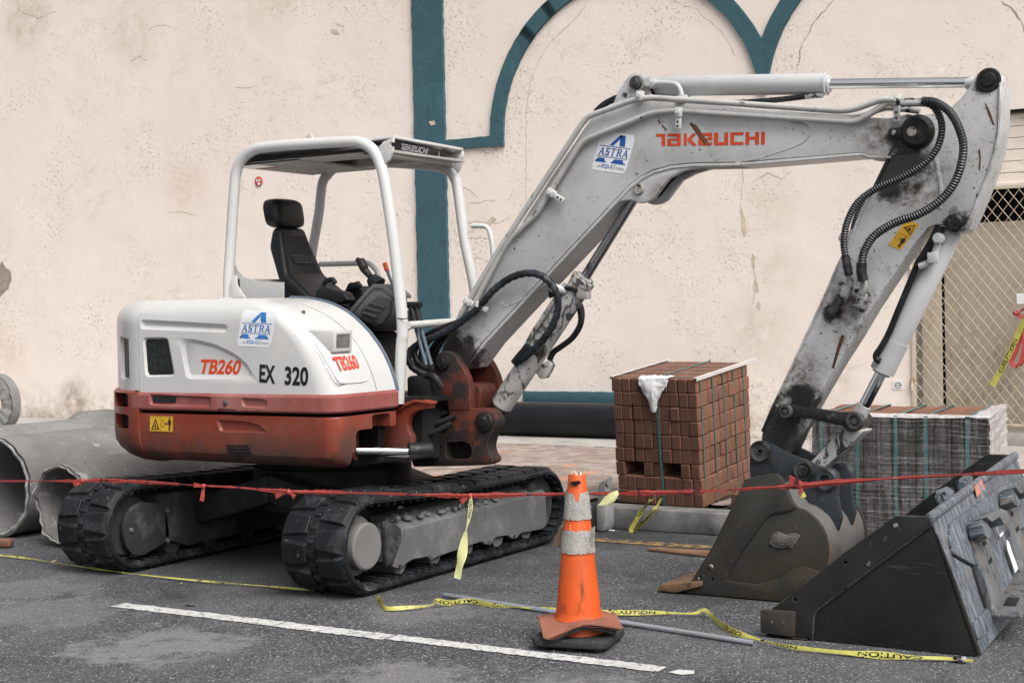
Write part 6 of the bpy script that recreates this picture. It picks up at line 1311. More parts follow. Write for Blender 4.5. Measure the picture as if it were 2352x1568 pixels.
# ------------------------------------------------------------------ traffic cones: one pushed down over another
CP = pz(1328, 1478, .0); CA = V((CP.x, CP.y, 0)); CA = py(1330, 1470, CA.y); CA = V((CA.x, CA.y, 0))
ct = thing('traffic_cone', 'orange traffic cone with warped faded base and peeling grey collars', 'traffic cone', tuple(CA+V((0, 0, .07))))
tilt = V((.010, 0, 1)).normalized(); cax = (V((1, 0, -.010)).normalized(), V((0, 1, 0)), tilt)
cb = CA+V((.0, .0, .115)); CH = .60
prof = [(.104, -.004), (.098, .006), (.0935, .03), (.036, CH-.005), (.033, CH), (.027, CH), (.03, CH-.02), (.08, .03), (.085, -.004)]
rad_at = lambda h: .0935+(.036-.0935)*max(0, min(1, (h-.03)/(CH-.035)))
mb = MB(); mb.lathe(prof, cb, cax, 48, closed=True); mb.build('cone_body', m_orange, ct, 40)
random.seed(21)
def collar(h0, h1, seed, gap=None):
    random.seed(seed); mb = MB(); n = 72; m_ = 8; G = []
    for k in range(n+1):
        a = 2*math.pi*k/n; lo, hi = h0+random.uniform(-.003, .003), h1+random.uniform(-.005, .004); col = []
        if gap: hi -= gap*max(0, 1-abs(((a-R(-62)+math.pi) % (2*math.pi))-math.pi)/.32)
        for j in range(m_+1):
            h = lo+(hi-lo)*j/m_; r_ = rad_at(h)+.0035+random.uniform(0, .0025); col.append(mb.bm.verts.new(cb+cax[0]*math.cos(a)*r_+cax[1]*math.sin(a)*r_+tilt*h))
        G.append(col)
    for k in range(n):
        for j in range(m_): mb.bm.faces.new((G[k][j], G[k+1][j], G[k+1][j+1], G[k][j+1]))
    return mb.build('reflective_collar', m_reflect, ct, 60)
z_of = lambda v: (py(1332, v, CA.y).z-cb.z)
collar(z_of(1190), z_of(1128), 3, .045); collar(z_of(1266), z_of(1214), 4)
mb = MB(); F = [(1303, 1210), (1284, 1208), (1272, 1236), (1264, 1256), (1285, 1259), (1304, 1257)]; P = pys(F, CA.y-.02)
mb.prism([p+V((0, -.0+.03*k/5, 0)) for k, p in enumerate(P)], V((.002, .003, 0))); mb.build('loose_collar_flap', m_flap, ct)
mb = MB(); P = pys([(1358, 1212), (1366, 1208), (1364, 1235), (1360, 1262), (1352, 1240)], CA.y-.075); mb.prism(P, V((.001, .003, 0))); mb.build('loose_collar_flap', m_reflect, ct)
mb = MB(); top = cb+tilt*CH
for k in range(9): a = R(40*k); mb.prism([top+cax[0]*math.cos(a)*.03+cax[1]*math.sin(a)*.03, top+cax[0]*math.cos(a+.5)*.03+cax[1]*math.sin(a+.5)*.03, top+cax[0]*math.cos(a+.4)*.027+cax[1]*math.sin(a+.4)*.027+tilt*random.uniform(.004, .02), top+cax[0]*math.cos(a+.1)*.027+cax[1]*math.sin(a+.1)*.027+tilt*random.uniform(.004, .02)], V((0, 0, -.002)))
mb.build('torn_tip', mat('torn_tape', (.6, .5, .42), .8), ct, angle=0)
mb = MB(); P = pys([(1309, 1106), (1330, 1103), (1334, 1110), (1320, 1116), (1313, 1113)], CA.y-.045); mb.prism(P, V((0, .004, 0))); mb.build('black_tape_bit', m_ink, ct)
def plate(hw, yaw, z, th, warp, name, m_, par, rnd=.03, seed=1, hole=0):
    random.seed(seed); n = 22; mb = MB(); G = []; ca, sa = math.cos(yaw), math.sin(yaw)
    for j in range(n+1):
        row = []
        for i in range(n+1):
            x, y = (i/n*2-1)*hw, (j/n*2-1)*hw; k = max(abs(x), abs(y))/hw; d = math.hypot(x, y)/hw
            if abs(x) > hw-rnd and abs(y) > hw-rnd:
                qx, qy = abs(x)-(hw-rnd), abs(y)-(hw-rnd); l_ = math.hypot(qx, qy)
                if l_ > rnd: x = math.copysign(hw-rnd+qx*rnd/l_, x); y = math.copysign(hw-rnd+qy*rnd/l_, y)
            h = warp(x/hw, y/hw); row.append(V((CA.x+x*ca-y*sa, CA.y+x*sa+y*ca, z+h)))
        G.append(row)
    T = [[mb.bm.verts.new(p) for p in r_] for r_ in G]; B = [[mb.bm.verts.new(p-V((0, 0, th))) for p in r_] for r_ in G]
    for j in range(n):
        for i in range(n): mb.bm.faces.new((T[j][i], T[j][i+1], T[j+1][i+1], T[j+1][i])); mb.bm.faces.new((B[j][i], B[j+1][i], B[j+1][i+1], B[j][i+1]))
    ring = [(0, i) for i in range(n)]+[(j, n) for j in range(n)]+[(n, i) for i in range(n, 0, -1)]+[(j, 0) for j in range(n, 0, -1)]
    for (j0, i0), (j1, i1) in zip(ring, ring[1:]+ring[:1]): mb.bm.faces.new((T[j0][i0], B[j0][i0], B[j1][i1], T[j1][i1]))
    bmesh.ops.recalc_face_normals(mb.bm, faces=mb.bm.faces[:]); return mb.build(name, m_, par, 40)
warp = lambda x, y: -.048*abs(x*y)**1.2*(1 if x < 0 and y < 0 else .35)-.010*max(abs(x), abs(y))**3+.005*math.sin(3*x+1)+.004*math.sin(4*y)
pl = plate(.165, R(36), .123, .006, warp, 'base_plate', m_orangefade, ct, .02)
plate(.150, R(36), .113, .005, lambda x, y: warp(x, y)*.92+.002*math.sin(7*x+3*y)-.002, 'base_plate_underside', m_orangefade, ct, .015)
plate(.140, R(36), .105, .012, lambda x, y: warp(x, y)*.85-.002, 'base_rubber', m_rubberbase, ct, .02)
cl_ = thing('traffic_cone', 'cone with thick black rubber base squashed beneath the orange cone', 'traffic cone', tuple(CA))
mb = MB(); mb.lathe([(.105, .045), (.10, .06), (.095, .10), (.06, .10), (.06, .045)], CA, seg=40, closed=True); mb.build('cone_body', m_orange, cl_, 40)
mb = MB(); ca = R(12); ax = (V((math.cos(ca), math.sin(ca), 0)), V((-math.sin(ca), math.cos(ca), 0)), V((0, 0, 1)))
P = rrect(CA+V((0, 0, .016)), ax[0], ax[1], .33, .33, .05, 5); mb.prism(P, V((0, 0, .036)), bevel=.010, seg=3); mb.build('base_rubber', m_rubberbase, cl_)
mb = MB()
for i in (-1, 0, 1):
    for j in (-1, 0, 1):
        if i or j: mb.cyl(CA+ax[0]*i*.115+ax[1]*j*.115, CA+ax[0]*i*.115+ax[1]*j*.115+V((0, 0, .02)), .02, seg=12)
mb.build('rubber_foot', m_rubberbase, cl_)

# ------------------------------------------------------------------ concrete drain pipes
AY = (V((1, 0, 0)), V((0, 0, 1)), V((0, 1, 0)))
def drain(cx, y0, y1, r_, wall_t, label, z0=0., spigot=False, bell=False, seed=1, bite=0):
    random.seed(seed); t = thing('concrete_pipe', label, 'concrete pipe', (cx, (y0+y1)/2, z0), 'broken concrete pipes'); c = V((cx, 0, z0+r_))
    ri = r_-wall_t
    if spigot: out = [(r_-.022, y0), (r_-.022, y0+.05), (r_-.010, y0+.055), (r_-.010, y0+.11), (r_-.016, y0+.115), (r_-.016, y0+.15), (r_, y0+.165), (r_, y1)]
    elif bell: out = [(r_, y0), (r_, y1-.42), (r_+.055, y1-.30), (r_+.055, y1-.05), (r_+.03, y1)]
    else: out = [(r_, y0), (r_, y1)]
    fine = []
    for (ra, ya), (rb, yb) in zip(out, out[1:]):
        n = max(1, int((yb-ya)/.12))
        for k in range(n): fine.append((ra+(rb-ra)*k/n, ya+(yb-ya)*k/n))
    fine.append(out[-1]); rim0 = fine[0][0]
    inn = [(ri, y1), (ri, y0+.2), (ri, y0+.02)] if not spigot else [(ri, y1), (ri, y0+.5), (ri, y0+.2), (ri+.002, y0+.004)]
    if not spigot and not bell: inn = [(ri, y1), (ri, y0+.10), (ri+.02, y0+.095), (ri+.025, y0+.01)]
    mb = MB(); mb.lathe(fine+inn, c, AY, 72, closed=True)
    for v in mb.bm.verts:
        a = math.atan2(v.co.z-c.z, v.co.x-c.x)
        if v.co.y < y0+.03:
            k = .006*math.sin(a*7+seed)+.005*math.sin(a*17+2*seed)+random.uniform(-.0035, .0035)
            v.co.y += k+.01
            if bite and abs(((a-bite+math.pi) % (2*math.pi))-math.pi) < .5: v.co.y += .035*math.cos((((a-bite+math.pi) % (2*math.pi))-math.pi)/.5*1.57)**.5
    pw_ = mb.build('pipe_wall', m_pipe, t, 40)
    if not bell:
        rng2 = random.Random(seed+50); mb = MB(); n = 90; ro = rim0-.004; ri2 = ri+(.026 if not spigot else .004); G = []
        for k in range(n):      # broken front face, paler where the concrete has chipped
            a = 2*math.pi*k/n; kk = .006*math.sin(a*7+seed)+.005*math.sin(a*17+2*seed)
            if bite and abs(((a-bite+math.pi) % (2*math.pi))-math.pi) < .5: kk += .035*math.cos((((a-bite+math.pi) % (2*math.pi))-math.pi)/.5*1.57)**.5
            row = []
            for j in range(4):
                r2 = ri2+(ro-ri2)*j/3+(rng2.uniform(-.003, .003) if 0 < j < 3 else rng2.uniform(-.0022, .0012)); row.append(mb.bm.verts.new(V((c.x+math.cos(a)*r2, y0+kk-.004-(rng2.uniform(.002, .010) if 0 < j < 3 else 0), c.z+math.sin(a)*r2))))
            G.append(row)
        for k in range(n):
            for j in range(3): mb.bm.faces.new((G[k][j], G[(k+1) % n][j], G[(k+1) % n][j+1], G[k][j+1]))
        mb.build('broken_rim', m_rim, t, 30)
    return pw_
m_rim = mat('chipped_concrete', (.25, .246, .236), .9, var=.2, vs=14, layers=(dict(c=(.12, .118, .112), s=20, lo=.56, hi=.66, d=8),), bump=((60, .6, .01),))
drain(-7.13, 6.30, 8.75, .268, .045, 'smaller concrete pipe with stepped broken rim, nearest the crawler track', spigot=True, seed=3, bite=R(200))
drain(-7.90, 6.45, 9.0, .325, .055, 'largest concrete pipe, wide dark mouth cut by the left picture edge', seed=5)
drain(-9.45, 6.4, 8.95, .295, .045, 'concrete pipe with a flared far end, behind the largest pipe', bell=True, seed=8)
q1 = py(27, 925, 11.2); drain(q1.x-.33, 11.2, 11.33, .33, .2, 'pale concrete pipe end standing against the wall at far left', z0=SW+.012, seed=9)
q = pz(4, 1246, .03); mb = MB(); mb.box(q, (.13, .065, .05), (V((.9, .4, 0)).normalized(), V((-.4, .9, 0)).normalized(), V((0, 0, 1))), bevel=.012); mb.jitter(.003)
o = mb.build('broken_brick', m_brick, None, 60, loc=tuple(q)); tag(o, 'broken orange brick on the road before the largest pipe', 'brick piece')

# ------------------------------------------------------------------ strapped stack of clay pavers, every one its own object
ORD = ['first', 'second', 'third', 'fourth', 'fifth', 'sixth', 'seventh', 'eighth', 'ninth', 'tenth', 'eleventh']
def frame(O, yaw, tx, ty):
    cz, sz = math.cos(yaw), math.sin(yaw); ex = V((cz, sz, ty)).normalized(); ey = V((-sz, cz, tx)); ey = (ey-ex*ex.dot(ey)).normalized(); return V(O), ex, ey, ex.cross(ey)
def brick_mesh(w_, d_, h_, name, m_, seed):
    random.seed(seed); mb = MB(); mb.box((0, 0, 0), (w_, d_, h_), bevel=.0045, seg=1); mb.jitter(.0015)
    me = bpy.data.meshes.new(name); mb.bm.to_mesh(me); mb.bm.free(); me.materials.append(m_)
    for p in me.polygons: p.use_smooth = True
    me.set_sharp_from_angle(angle=R(20)); return me
def put(me, Fm, c, label, group, cat, rot=0):
    O, ex, ey, ez = Fm; o = bpy.data.objects.new('clay_paver', me); C.objects.link(o); M_ = Matrix.Identity(4)
    a, b = ex*math.cos(rot)+ey*math.sin(rot), ey*math.cos(rot)-ex*math.sin(rot)
    for i in range(3): M_[i][0], M_[i][1], M_[i][2], M_[i][3] = a[i], b[i], ez[i], (O+ex*c[0]+ey*c[1]+ez*c[2])[i]
    o.matrix_world = M_; return tag(o, label, cat, group)
F1 = frame((-4.436, 8.555, .146), -.035, .099, -.010); W1, D1, H1 = .604, .783, .818; nx, ny, nz = 9, 5, 9
bw, bd, bh = W1/nx, D1/ny, H1/nz
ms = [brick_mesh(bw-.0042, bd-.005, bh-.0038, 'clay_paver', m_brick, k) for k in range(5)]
random.seed(3)
for r_ in range(nz):
    shift = random.uniform(-.006, .006); z = H1-(r_+.5)*bh
    for i in range(nx):
        for j in range(ny):
            hole = r_ == 6 and i in (1, 2, 5, 6)
            if hole or not (j == 0 or i == 8 or r_ == 0 or (r_ in (5, 7) and j < 3) or (r_ == 6 and j < 3)): continue
            row = f'{ORD[r_]} row down' if r_ < 8 else 'bottom row'
            if j == 0: lb = f'clay paver on strapped stack front, {ORD[i]} from left, {row}'
            elif i == 8: lb = f'clay paver on strapped stack right side, {ORD[j]} back, {row}'
            elif r_ == 0: lb = f'clay paver on top of strapped stack, {ORD[i]} from left, {ORD[j]} back'
            else: lb = 'clay paver hidden inside the strapped stack around the fork gaps'
            dx = shift+random.uniform(-.002, .002)+(.012 if i >= 2 and r_ in (2, 3, 4, 5) and j == 0 else 0)*(1 if i < 8 else 0)*(1-i/9); dy = random.uniform(-.005, .004)+(.02 if r_ == 6 and i == 4 else 0)
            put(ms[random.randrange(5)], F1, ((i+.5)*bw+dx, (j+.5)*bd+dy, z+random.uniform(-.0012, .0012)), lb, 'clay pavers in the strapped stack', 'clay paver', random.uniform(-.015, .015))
def fp(F, x, y, z): return F[0]+F[1]*x+F[2]*y+F[3]*z
def loop_strap(F, P, wd, axis, m_, label, cat='strap', group=None, name='strap'):
    mb = MB(); up = axis
    for a, b in zip(P, P[1:]+P[:1]):
        d = (b-a).normalized(); n_ = d.cross(axis).normalized(); q = [a-axis*wd/2, b-axis*wd/2, b+axis*wd/2, a+axis*wd/2]; mb.prism(q, n_*.0012)
    o = mb.build(name, m_, None, 0, loc=tuple(P[0])); return tag(o, label, cat, group)
e = .0045
for k, y in enumerate((.055, .225, .385, .54, .69)):
    P = [fp(F1, -e, y, -.004), fp(F1, W1+e, y+.006, -.004), fp(F1, W1+e, y, H1+e), fp(F1, -e, y, H1+e)]
    loop_strap(F1, P, .013, F1[2], m_strap, f'green strap round the strapped stack, {ORD[k]} from the front on its right side', group='green straps round the clay paver stack')
P = [fp(F1, W1*.56, -e, -.004), fp(F1, W1*.56, D1+e, -.004), fp(F1, W1*.53, D1+e, H1+e), fp(F1, W1*.53, -e, H1+e)]
loop_strap(F1, P, .016, F1[1], m_strap, 'green strap running down the front of the strapped stack', group='green straps round the clay paver stack')
def board(F, x, y0, y1, z, sgn, label, m_):
    mb = MB(); mb.prism([fp(F, x, y0, z), fp(F, x, y1, z), fp(F, x-sgn*.022, y1, z), fp(F, x-sgn*.022, y0, z)], F[3]*.002); mb.prism([fp(F, x, y0, z+.002), fp(F, x, y1, z+.002), fp(F, x, y1, z-.018), fp(F, x, y0, z-.018)], F[1]*.002*sgn)
    o = mb.build('edge_board', m_, None, 0, loc=tuple(fp(F, x, y0, z))); tag(o, label, 'edge board')
board(F1, W1+.0065, -.004, D1+.13, H1+.0065, 1, 'white card edge board along the right top edge of strapped stack', m_card)
board(F1, -.0065, -.004, D1+.03, H1+.0065, -1, 'white card edge board along the left top edge of strapped stack', m_card)
mb = MB(); rows = [[(.33, .05, .012), (.43, .055, .013), (.53, .05, .014), (.62, .05, .013), (.71, .045, .012)], [(.335, -.012, .004), (.43, -.014, .006), (.53, -.016, .004), (.62, -.014, .006), (.70, -.012, .002)], [(.355, -.016, -.04), (.43, -.03, -.05), (.52, -.034, -.05), (.60, -.026, -.045), (.685, -.014, -.035)], [(.40, -.018, -.09), (.455, -.034, -.10), (.515, -.04, -.10), (.565, -.03, -.095), (.62, -.015, -.08)], [(.45, -.016, -.14), (.48, -.03, -.15), (.515, -.034, -.15), (.54, -.026, -.145), (.56, -.014, -.14)], [(.475, -.016, -.20), (.495, -.022, -.215), (.515, -.024, -.215), (.53, -.02, -.21), (.54, -.014, -.20)]]
G = [[mb.bm.verts.new(fp(F1, x*W1, y, H1+z)) for x, y, z in r_] for r_ in rows]
for a_, b_ in zip(G, G[1:]):
    for i in range(4): mb.bm.faces.new((a_[i], a_[i+1], b_[i+1], b_[i]))
bmesh.ops.subdivide_edges(mb.bm, edges=mb.bm.edges[:], cuts=3, use_grid_fill=True, smooth=.5); mb.jitter(.0042)
o = mb.build('plastic_sheet', m_film0, None, 40, loc=tuple(fp(F1, .3, 0, H1))); tag(o, 'crumpled white plastic sheet hanging over the front of the strapped stack', 'plastic sheet')
# ------------------------------------------------------------------ second pallet, wrapped in stretch film
F2 = frame((-3.03, 8.306, .022), .12, .008, -.007); W2, D2, H2 = .99, .844, .735; nx, ny, nz = 10, 4, 5
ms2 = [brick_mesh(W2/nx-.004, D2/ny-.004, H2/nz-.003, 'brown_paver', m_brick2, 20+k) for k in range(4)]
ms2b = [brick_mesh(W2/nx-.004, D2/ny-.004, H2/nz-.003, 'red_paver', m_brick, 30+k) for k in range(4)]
random.seed(9)
for r_ in range(nz):
    for i in range(nx):
        for j in range(ny):
            if not (j == 0 or i == nx-1 or r_ == 0): continue
            row = f'{ORD[r_]} row' if r_ < nz-1 else 'bottom row'
            if j == 0: lb = f'dark paver behind stretch film, front, {ORD[i]} from left, {row}'
            elif i == nx-1: lb = f'dark paver behind thick film, right end, {ORD[j]} back, {row}'
            else: lb = f'paver on top of the film wrapped pallet, {ORD[i]} from left, {ORD[j]} back'
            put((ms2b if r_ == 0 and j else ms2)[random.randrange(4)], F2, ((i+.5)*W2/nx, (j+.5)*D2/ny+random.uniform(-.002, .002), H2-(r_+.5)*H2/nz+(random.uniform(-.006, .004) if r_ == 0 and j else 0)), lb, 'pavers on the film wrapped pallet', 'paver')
def film(P00, P10, P11, P01, n_, nu, nv, amp, name, m_, label):
    mb = MB(); random.seed(len(name)+nu); ph = [random.uniform(0, 6) for _ in range(8)]; G = []
    for j in range(nv+1):
        r_ = []
        for i in range(nu+1):
            u, v = i/nu, j/nv; p = (P00*(1-u)+P10*u)*(1-v)+(P01*(1-u)+P11*u)*v
            w_ = math.sin(v*60+ph[0]+2*math.sin(u*3+ph[1]))+.7*math.sin(v*133+ph[2]+3*math.sin(u*2+ph[3]))+random.uniform(-.5, .5); r_.append(mb.bm.verts.new(p+n_*amp*w_))
        G.append(r_)
    for j in range(nv):
        for i in range(nu): mb.bm.faces.new((G[j][i], G[j][i+1], G[j+1][i+1], G[j+1][i]))
    return mb, name, m_, label
fw = thing('stretch_film', 'clear stretch film wound round the pallet behind the loader bucket', 'stretch film', tuple(fp(F2, W2/2, 0, 0)))
g_ = .012
def fb(a, b, c_, d, n_, nu, nv, amp, name, m_): mb, *_ = film(a, b, c_, d, n_, nu, nv, amp, name, m_, None); return mb.build(name, m_, fw, 180)
fb(fp(F2, -g_, -g_, -.01), fp(F2, W2+g_, -g_, -.01), fp(F2, W2+g_, -g_, H2), fp(F2, -g_, -g_, H2), F2[2], 30, 70, .0022, 'front_film', m_film)
fb(fp(F2, W2+g_, -g_, -.01), fp(F2, W2+g_, D2+g_, -.01), fp(F2, W2+g_, D2+g_, H2+.015), fp(F2, W2+g_, -g_, H2), F2[1], 24, 60, .003, 'end_film', m_filmend)
fb(fp(F2, -g_, -g_, H2), fp(F2, W2+g_, -g_, H2), fp(F2, W2+g_, .05, H2+.013), fp(F2, -g_, .05, H2+.010), F2[3], 40, 4, .003, 'top_fold', m_filmend)
fb(fp(F2, W2-.12, -g_, H2+.002), fp(F2, W2+g_, -g_, H2+.001), fp(F2, W2+g_, D2+g_, H2+.015), fp(F2, W2-.05, D2+g_, H2+.012), F2[3], 8, 24, .004, 'corner_fold', m_filmend)
fb(fp(F2, -g_, D2+g_, -.01), fp(F2, -g_, -g_, -.01), fp(F2, -g_, -g_, H2), fp(F2, -g_, D2+g_, H2), F2[1], 20, 50, .002, 'end_film', m_film)
for k, f in enumerate((.06, .27, .49, .66, .89)):
    x = W2*f; P = [fp(F2, x, -.004, -.006), fp(F2, x, D2+.005, -.006), fp(F2, x+.03, D2+.005, H2+.005), fp(F2, x, -.004, H2+.005)]
    loop_strap(F2, P, .022, F2[1], m_strap, f'green strap beneath the stretch film, {ORD[k]} from the left', group='green straps on the wrapped pallet')
t = thing('timber_runner', 'dark timber runner beneath the film wrapped pallet', 'timber', tuple(fp(F2, W2/2, .1, -.06))) if False else None
# loose pavers behind the excavator bucket
random.seed(2)
for k, (u, v, yw) in enumerate(((1702, 1122, .2), (1690, 1147, -.1), (1712, 1100, .1))):
    q = pz(u+12, v, .18+.0); Fk = frame(tuple(q), yw, 0, 0); put(ms[k], Fk, (0, 0, 0.045 if k == 2 else 0), ('loose clay paver lying between the strapped stack and excavator bucket', 'loose clay paver low on the kerb beside the excavator bucket', 'loose clay paver highest of three beside the excavator bucket')[k], 'loose clay pavers', 'clay paver')

# ------------------------------------------------------------------ tapes
def ribbon(P, wv, width, name, m_, label=None, cat='tape', n=8, par=None, group=None, text=None, tm=None):
    """thin tape: path P, wv(i) = direction of its width at each control point"""
    Q = catmull(P, n); WV = catmull([V(wv(i)) for i in range(len(P))], n); WD_ = [width(i/(len(Q)-1)) if callable(width) else width for i in range(len(Q))]
    mb = MB(); G = []
    for i, q in enumerate(Q):
        t = (Q[min(i+1, len(Q)-1)]-Q[max(i-1, 0)]).normalized(); w_ = WV[i]; w_ = (w_-t*w_.dot(t)).normalized()
        G.append((mb.bm.verts.new(q-w_*WD_[i]/2), mb.bm.verts.new(q+w_*WD_[i]*.05+t.cross(w_)*WD_[i]*.10), mb.bm.verts.new(q+w_*WD_[i]/2)))
    co_ = [[v.co.copy() for v in g] for g in G]
    for a, b in zip(G, G[1:]): mb.bm.faces.new((a[0], b[0], b[1], a[1])); mb.bm.faces.new((a[1], b[1], b[2], a[2]))
    o = mb.build(name, m_, par, 80, loc=None if par else tuple(P[0]))
    if label: tag(o, label, cat, group)
    if text:
        L = [0]
        for a, b in zip(Q, Q[1:]): L.append(L[-1]+(b-a).length)
        mb = MB()
        for (word, s0, s1, flip) in text:
            tp_ = text_polys(word, .02); steps = 1
            for p in tp_:
                vs = []
                for x, y in p:
                    if flip: x, y = 1-x, 1-y
                    s_ = s0+(s1-s0)*x; j = 0
                    while j < len(L)-2 and L[j+1] < s_: j += 1
                    f = (s_-L[j])/max(1e-6, L[j+1]-L[j]); a, b = co_[j], co_[j+1]
                    yy = .16+.68*y; k = (lambda c: c[0].lerp(c[1], yy*2) if yy < .5 else c[1].lerp(c[2], yy*2-1)); q = k(a).lerp(k(b), f)
                    q = q+(CAM-q).normalized()*.0015; vs.append(mb.bm.verts.new(q))
                try: mb.bm.faces.new(vs)
                except Exception: pass
        mb.build('tape_lettering', tm or m_ink, o, 0)
    return o
UP = (0, 0, 1)
# long red tape across the front
rt = [(-700, 1100, 5.30), (-300, 1103, 5.30), (-60, 1104, 5.30), (60, 1104, 5.30), (170, 1104, 5.30), (230, 1103, 5.31), (320, 1106, 5.32), (450, 1114, 5.33), (560, 1120, 5.34), (650, 1128, 5.35), (760, 1130, 5.36), (880, 1133, 5.37), (980, 1136, 5.38), (1080, 1138, 5.40), (1180, 1136, 5.43), (1300, 1134, 5.47), (1380, 1133, 5.47), (1450, 1132, 5.44), (1550, 1130, 5.42), (1650, 1126, 5.41), (1750, 1120, 5.40), (1835, 1115, 5.39), (1920, 1107, 5.38), (2050, 1098, 5.36), (2200, 1090, 5.34), (2352, 1082, 5.32), (2440, 1078, 5.30), (2700, 1066, 5.30), (3000, 1056, 5.30)]
P = [py(u, v, y) for u, v, y in rt]; Q = catmull(P, 14); random.seed(4); nz_ = [random.uniform(.75, 1.25) for _ in Q]
mb = MB(); twr = [.0068+.0028*math.sin(i*.11)+.0015*math.sin(i*.37) for i in range(len(Q))]
n0 = len(Q); rings = []
for i, q in enumerate(Q):
    t = (Q[min(i+1, n0-1)]-Q[max(i-1, 0)]).normalized(); a0 = i*.028+.5*math.sin(i*.05); nx_ = t.cross(V(UP)).normalized(); nz2 = V(UP)
    rings.append([mb.bm.verts.new(q+(nz2*math.cos(a)*(1.15 if k % 2 else .55)*twr[i]*nz_[i]+nx_*math.sin(a)*.5*(1.1 if k % 2 else .6)*twr[i])) for k, a in enumerate([a0+2*math.pi*j/8 for j in range(8)])])
for a, b in zip(rings, rings[1:]):
    for k in range(8): mb.bm.faces.new((a[k], a[(k+1) % 8], b[(k+1) % 8], b[k]))
tape = mb.build('barrier_tape', m_tape, None, 30, loc=tuple(P[11])); tag(tape, 'long red barrier tape stretched across the scene before the excavator', 'barrier tape')
def knot(u, v, y, tails):
    c = py(u, v, y-.01); mb = MB(); mb.lathe([(0, -.012), (.010, -.008), (.013, 0), (.010, .008), (0, .012)], c, (V((0, 0, 1)), V((0, 1, 0)), V((1, 0, 0))), 8); mb.jitter(.002); mb.build('knot', m_tape, tape, 60)
    for T in tails:
        Pt = [py(a, b, y-.012-.004*k) for k, (a, b) in enumerate(T)]; ribbon(Pt, lambda i: (.3, .2, .9) if i % 2 else (.5, .1, .7), lambda t: .010+.016*t, 'tape_tail', m_tape, par=tape, n=5)
knot(663, 1129, 5.35, [[(663, 1129), (648, 1133), (632, 1139)], [(664, 1130), (672, 1136), (677, 1142)]]); knot(468, 1116, 5.33, [[(468, 1116), (466, 1132), (463, 1150)], [(468, 1116), (455, 1114), (445, 1113)]]); knot(190, 1104, 5.31, [[(190, 1104), (178, 1108), (168, 1112)], [(190, 1104), (184, 1110), (180, 1116)]]); knot(1080, 1138, 5.40, [[(1080, 1139), (1068, 1146), (1058, 1152)]])
knot(1838, 1112, 5.39, [[(1838, 1113), (1840, 1126), (1836, 1136)]])
mb = MB(); mb.prism(pys([(1813, 1091), (1836, 1104), (1846, 1113), (1838, 1120), (1812, 1113)], 5.37), V((.002, .004, 0))); mb.build('tape_flap', m_tape, tape)
# yellow scraps tied to it
pw = lambda t: .012+.036*max(0, math.sin((t-.30)*4.3)) if t > .3 else .012+.01*math.sin(t*10)
ribbon([py(u, v, 5.385) for u, v in ((1081, 1138), (1081, 1160), (1078, 1185), (1071, 1215), (1066, 1245), (1062, 1270), (1056, 1298), (1050, 1328))], lambda i: (.9, .25, .12) if i % 3 else (.9, -.25, .1), lambda t: (.013+.006*math.sin(t*9)) if t < .45 else .019+.026*max(0, math.sin((t-.45)*5.0)), 'caution_tape', m_ypale, 'pale torn yellow tape hanging from the red tape over the near track', 'caution tape', text=[('CAUTION', .02, .10, False)])
mb = MB(); mb.prism(pys([(1388, 1142), (1400, 1131), (1416, 1126), (1419, 1134), (1410, 1150), (1398, 1160), (1388, 1159), (1373, 1160)], 5.43), V((.003, .003, 0))); mb.jitter(.001); o = mb.build('caution_tape', m_ypale, None, 60, loc=tuple(py(1395, 1145, 5.43))); tag(o, 'short pale yellow flap tied to the red tape right of the cone', 'caution tape')
mb = MB(); mb.prism(pys([(1839, 1132), (1846, 1130), (1850, 1140), (1843, 1145), (1838, 1142)], 5.38), V((.002, .003, 0))); o = mb.build('caution_tape', m_ytape, None, 60, loc=tuple(py(1843, 1138, 5.38))); tag(o, 'tiny yellow tape shred under the red knot before the bucket', 'caution tape')
y0 = 8.31; Lp = [py(1518, 1138, 8.40), py(1497, 1148, y0), py(1476, 1170, y0), py(1460, 1196, y0-.01), py(1449, 1218, y0-.02), py(1456, 1221, y0-.03), py(1470, 1206, y0-.04), py(1492, 1184, y0-.04), py(1508, 1164, y0-.03), py(1520, 1142, 8.37)]
ribbon(Lp, lambda i: (.75, .35, .55) if i % 3 else (.8, .1, .5), .028, 'caution_tape', m_ytape, 'loop of yellow caution tape hanging from the strapped stack over the kerb', 'caution tape', text=[('CAUTION', .10, .24, False), ('CAUTION', .42, .55, True)])
# tape on the ground
gz = lambda P, z=.012: [pz(u, v, z) for u, v in P]
ribbon(gz([(-30, 1271), (60, 1281), (130, 1292), (205, 1303), (260, 1311), (315, 1318), (420, 1329), (520, 1338), (600, 1344), (680, 1351), (722, 1355)], .014), lambda i: (.1, .4, .8) if i % 2 else (.1, .8, .4), lambda t: .008+.004*math.sin(t*23), 'caution_tape', m_ytape, 'thin twisted yellow tape on the road passing under the left track', 'caution tape', text=[('CAUTION', .35, .6, False), ('CAUTION', 1.2, 1.4, False), ('CAUTION', 1.9, 2.1, False)])
gp = [(868, 1369), (876, 1384), (888, 1396), (940, 1394), (990, 1389), (1003, 1379), (1030, 1384), (1075, 1379), (1140, 1390), (1200, 1394), (1260, 1399), (1330, 1404), (1430, 1406), (1520, 1406), (1590, 1408), (1618, 1400), (1640, 1420), (1680, 1448), (1738, 1466), (1800, 1482), (1880, 1492), (1960, 1499), (2040, 1505), (2110, 1509), (2175, 1511), (2236, 1517)]
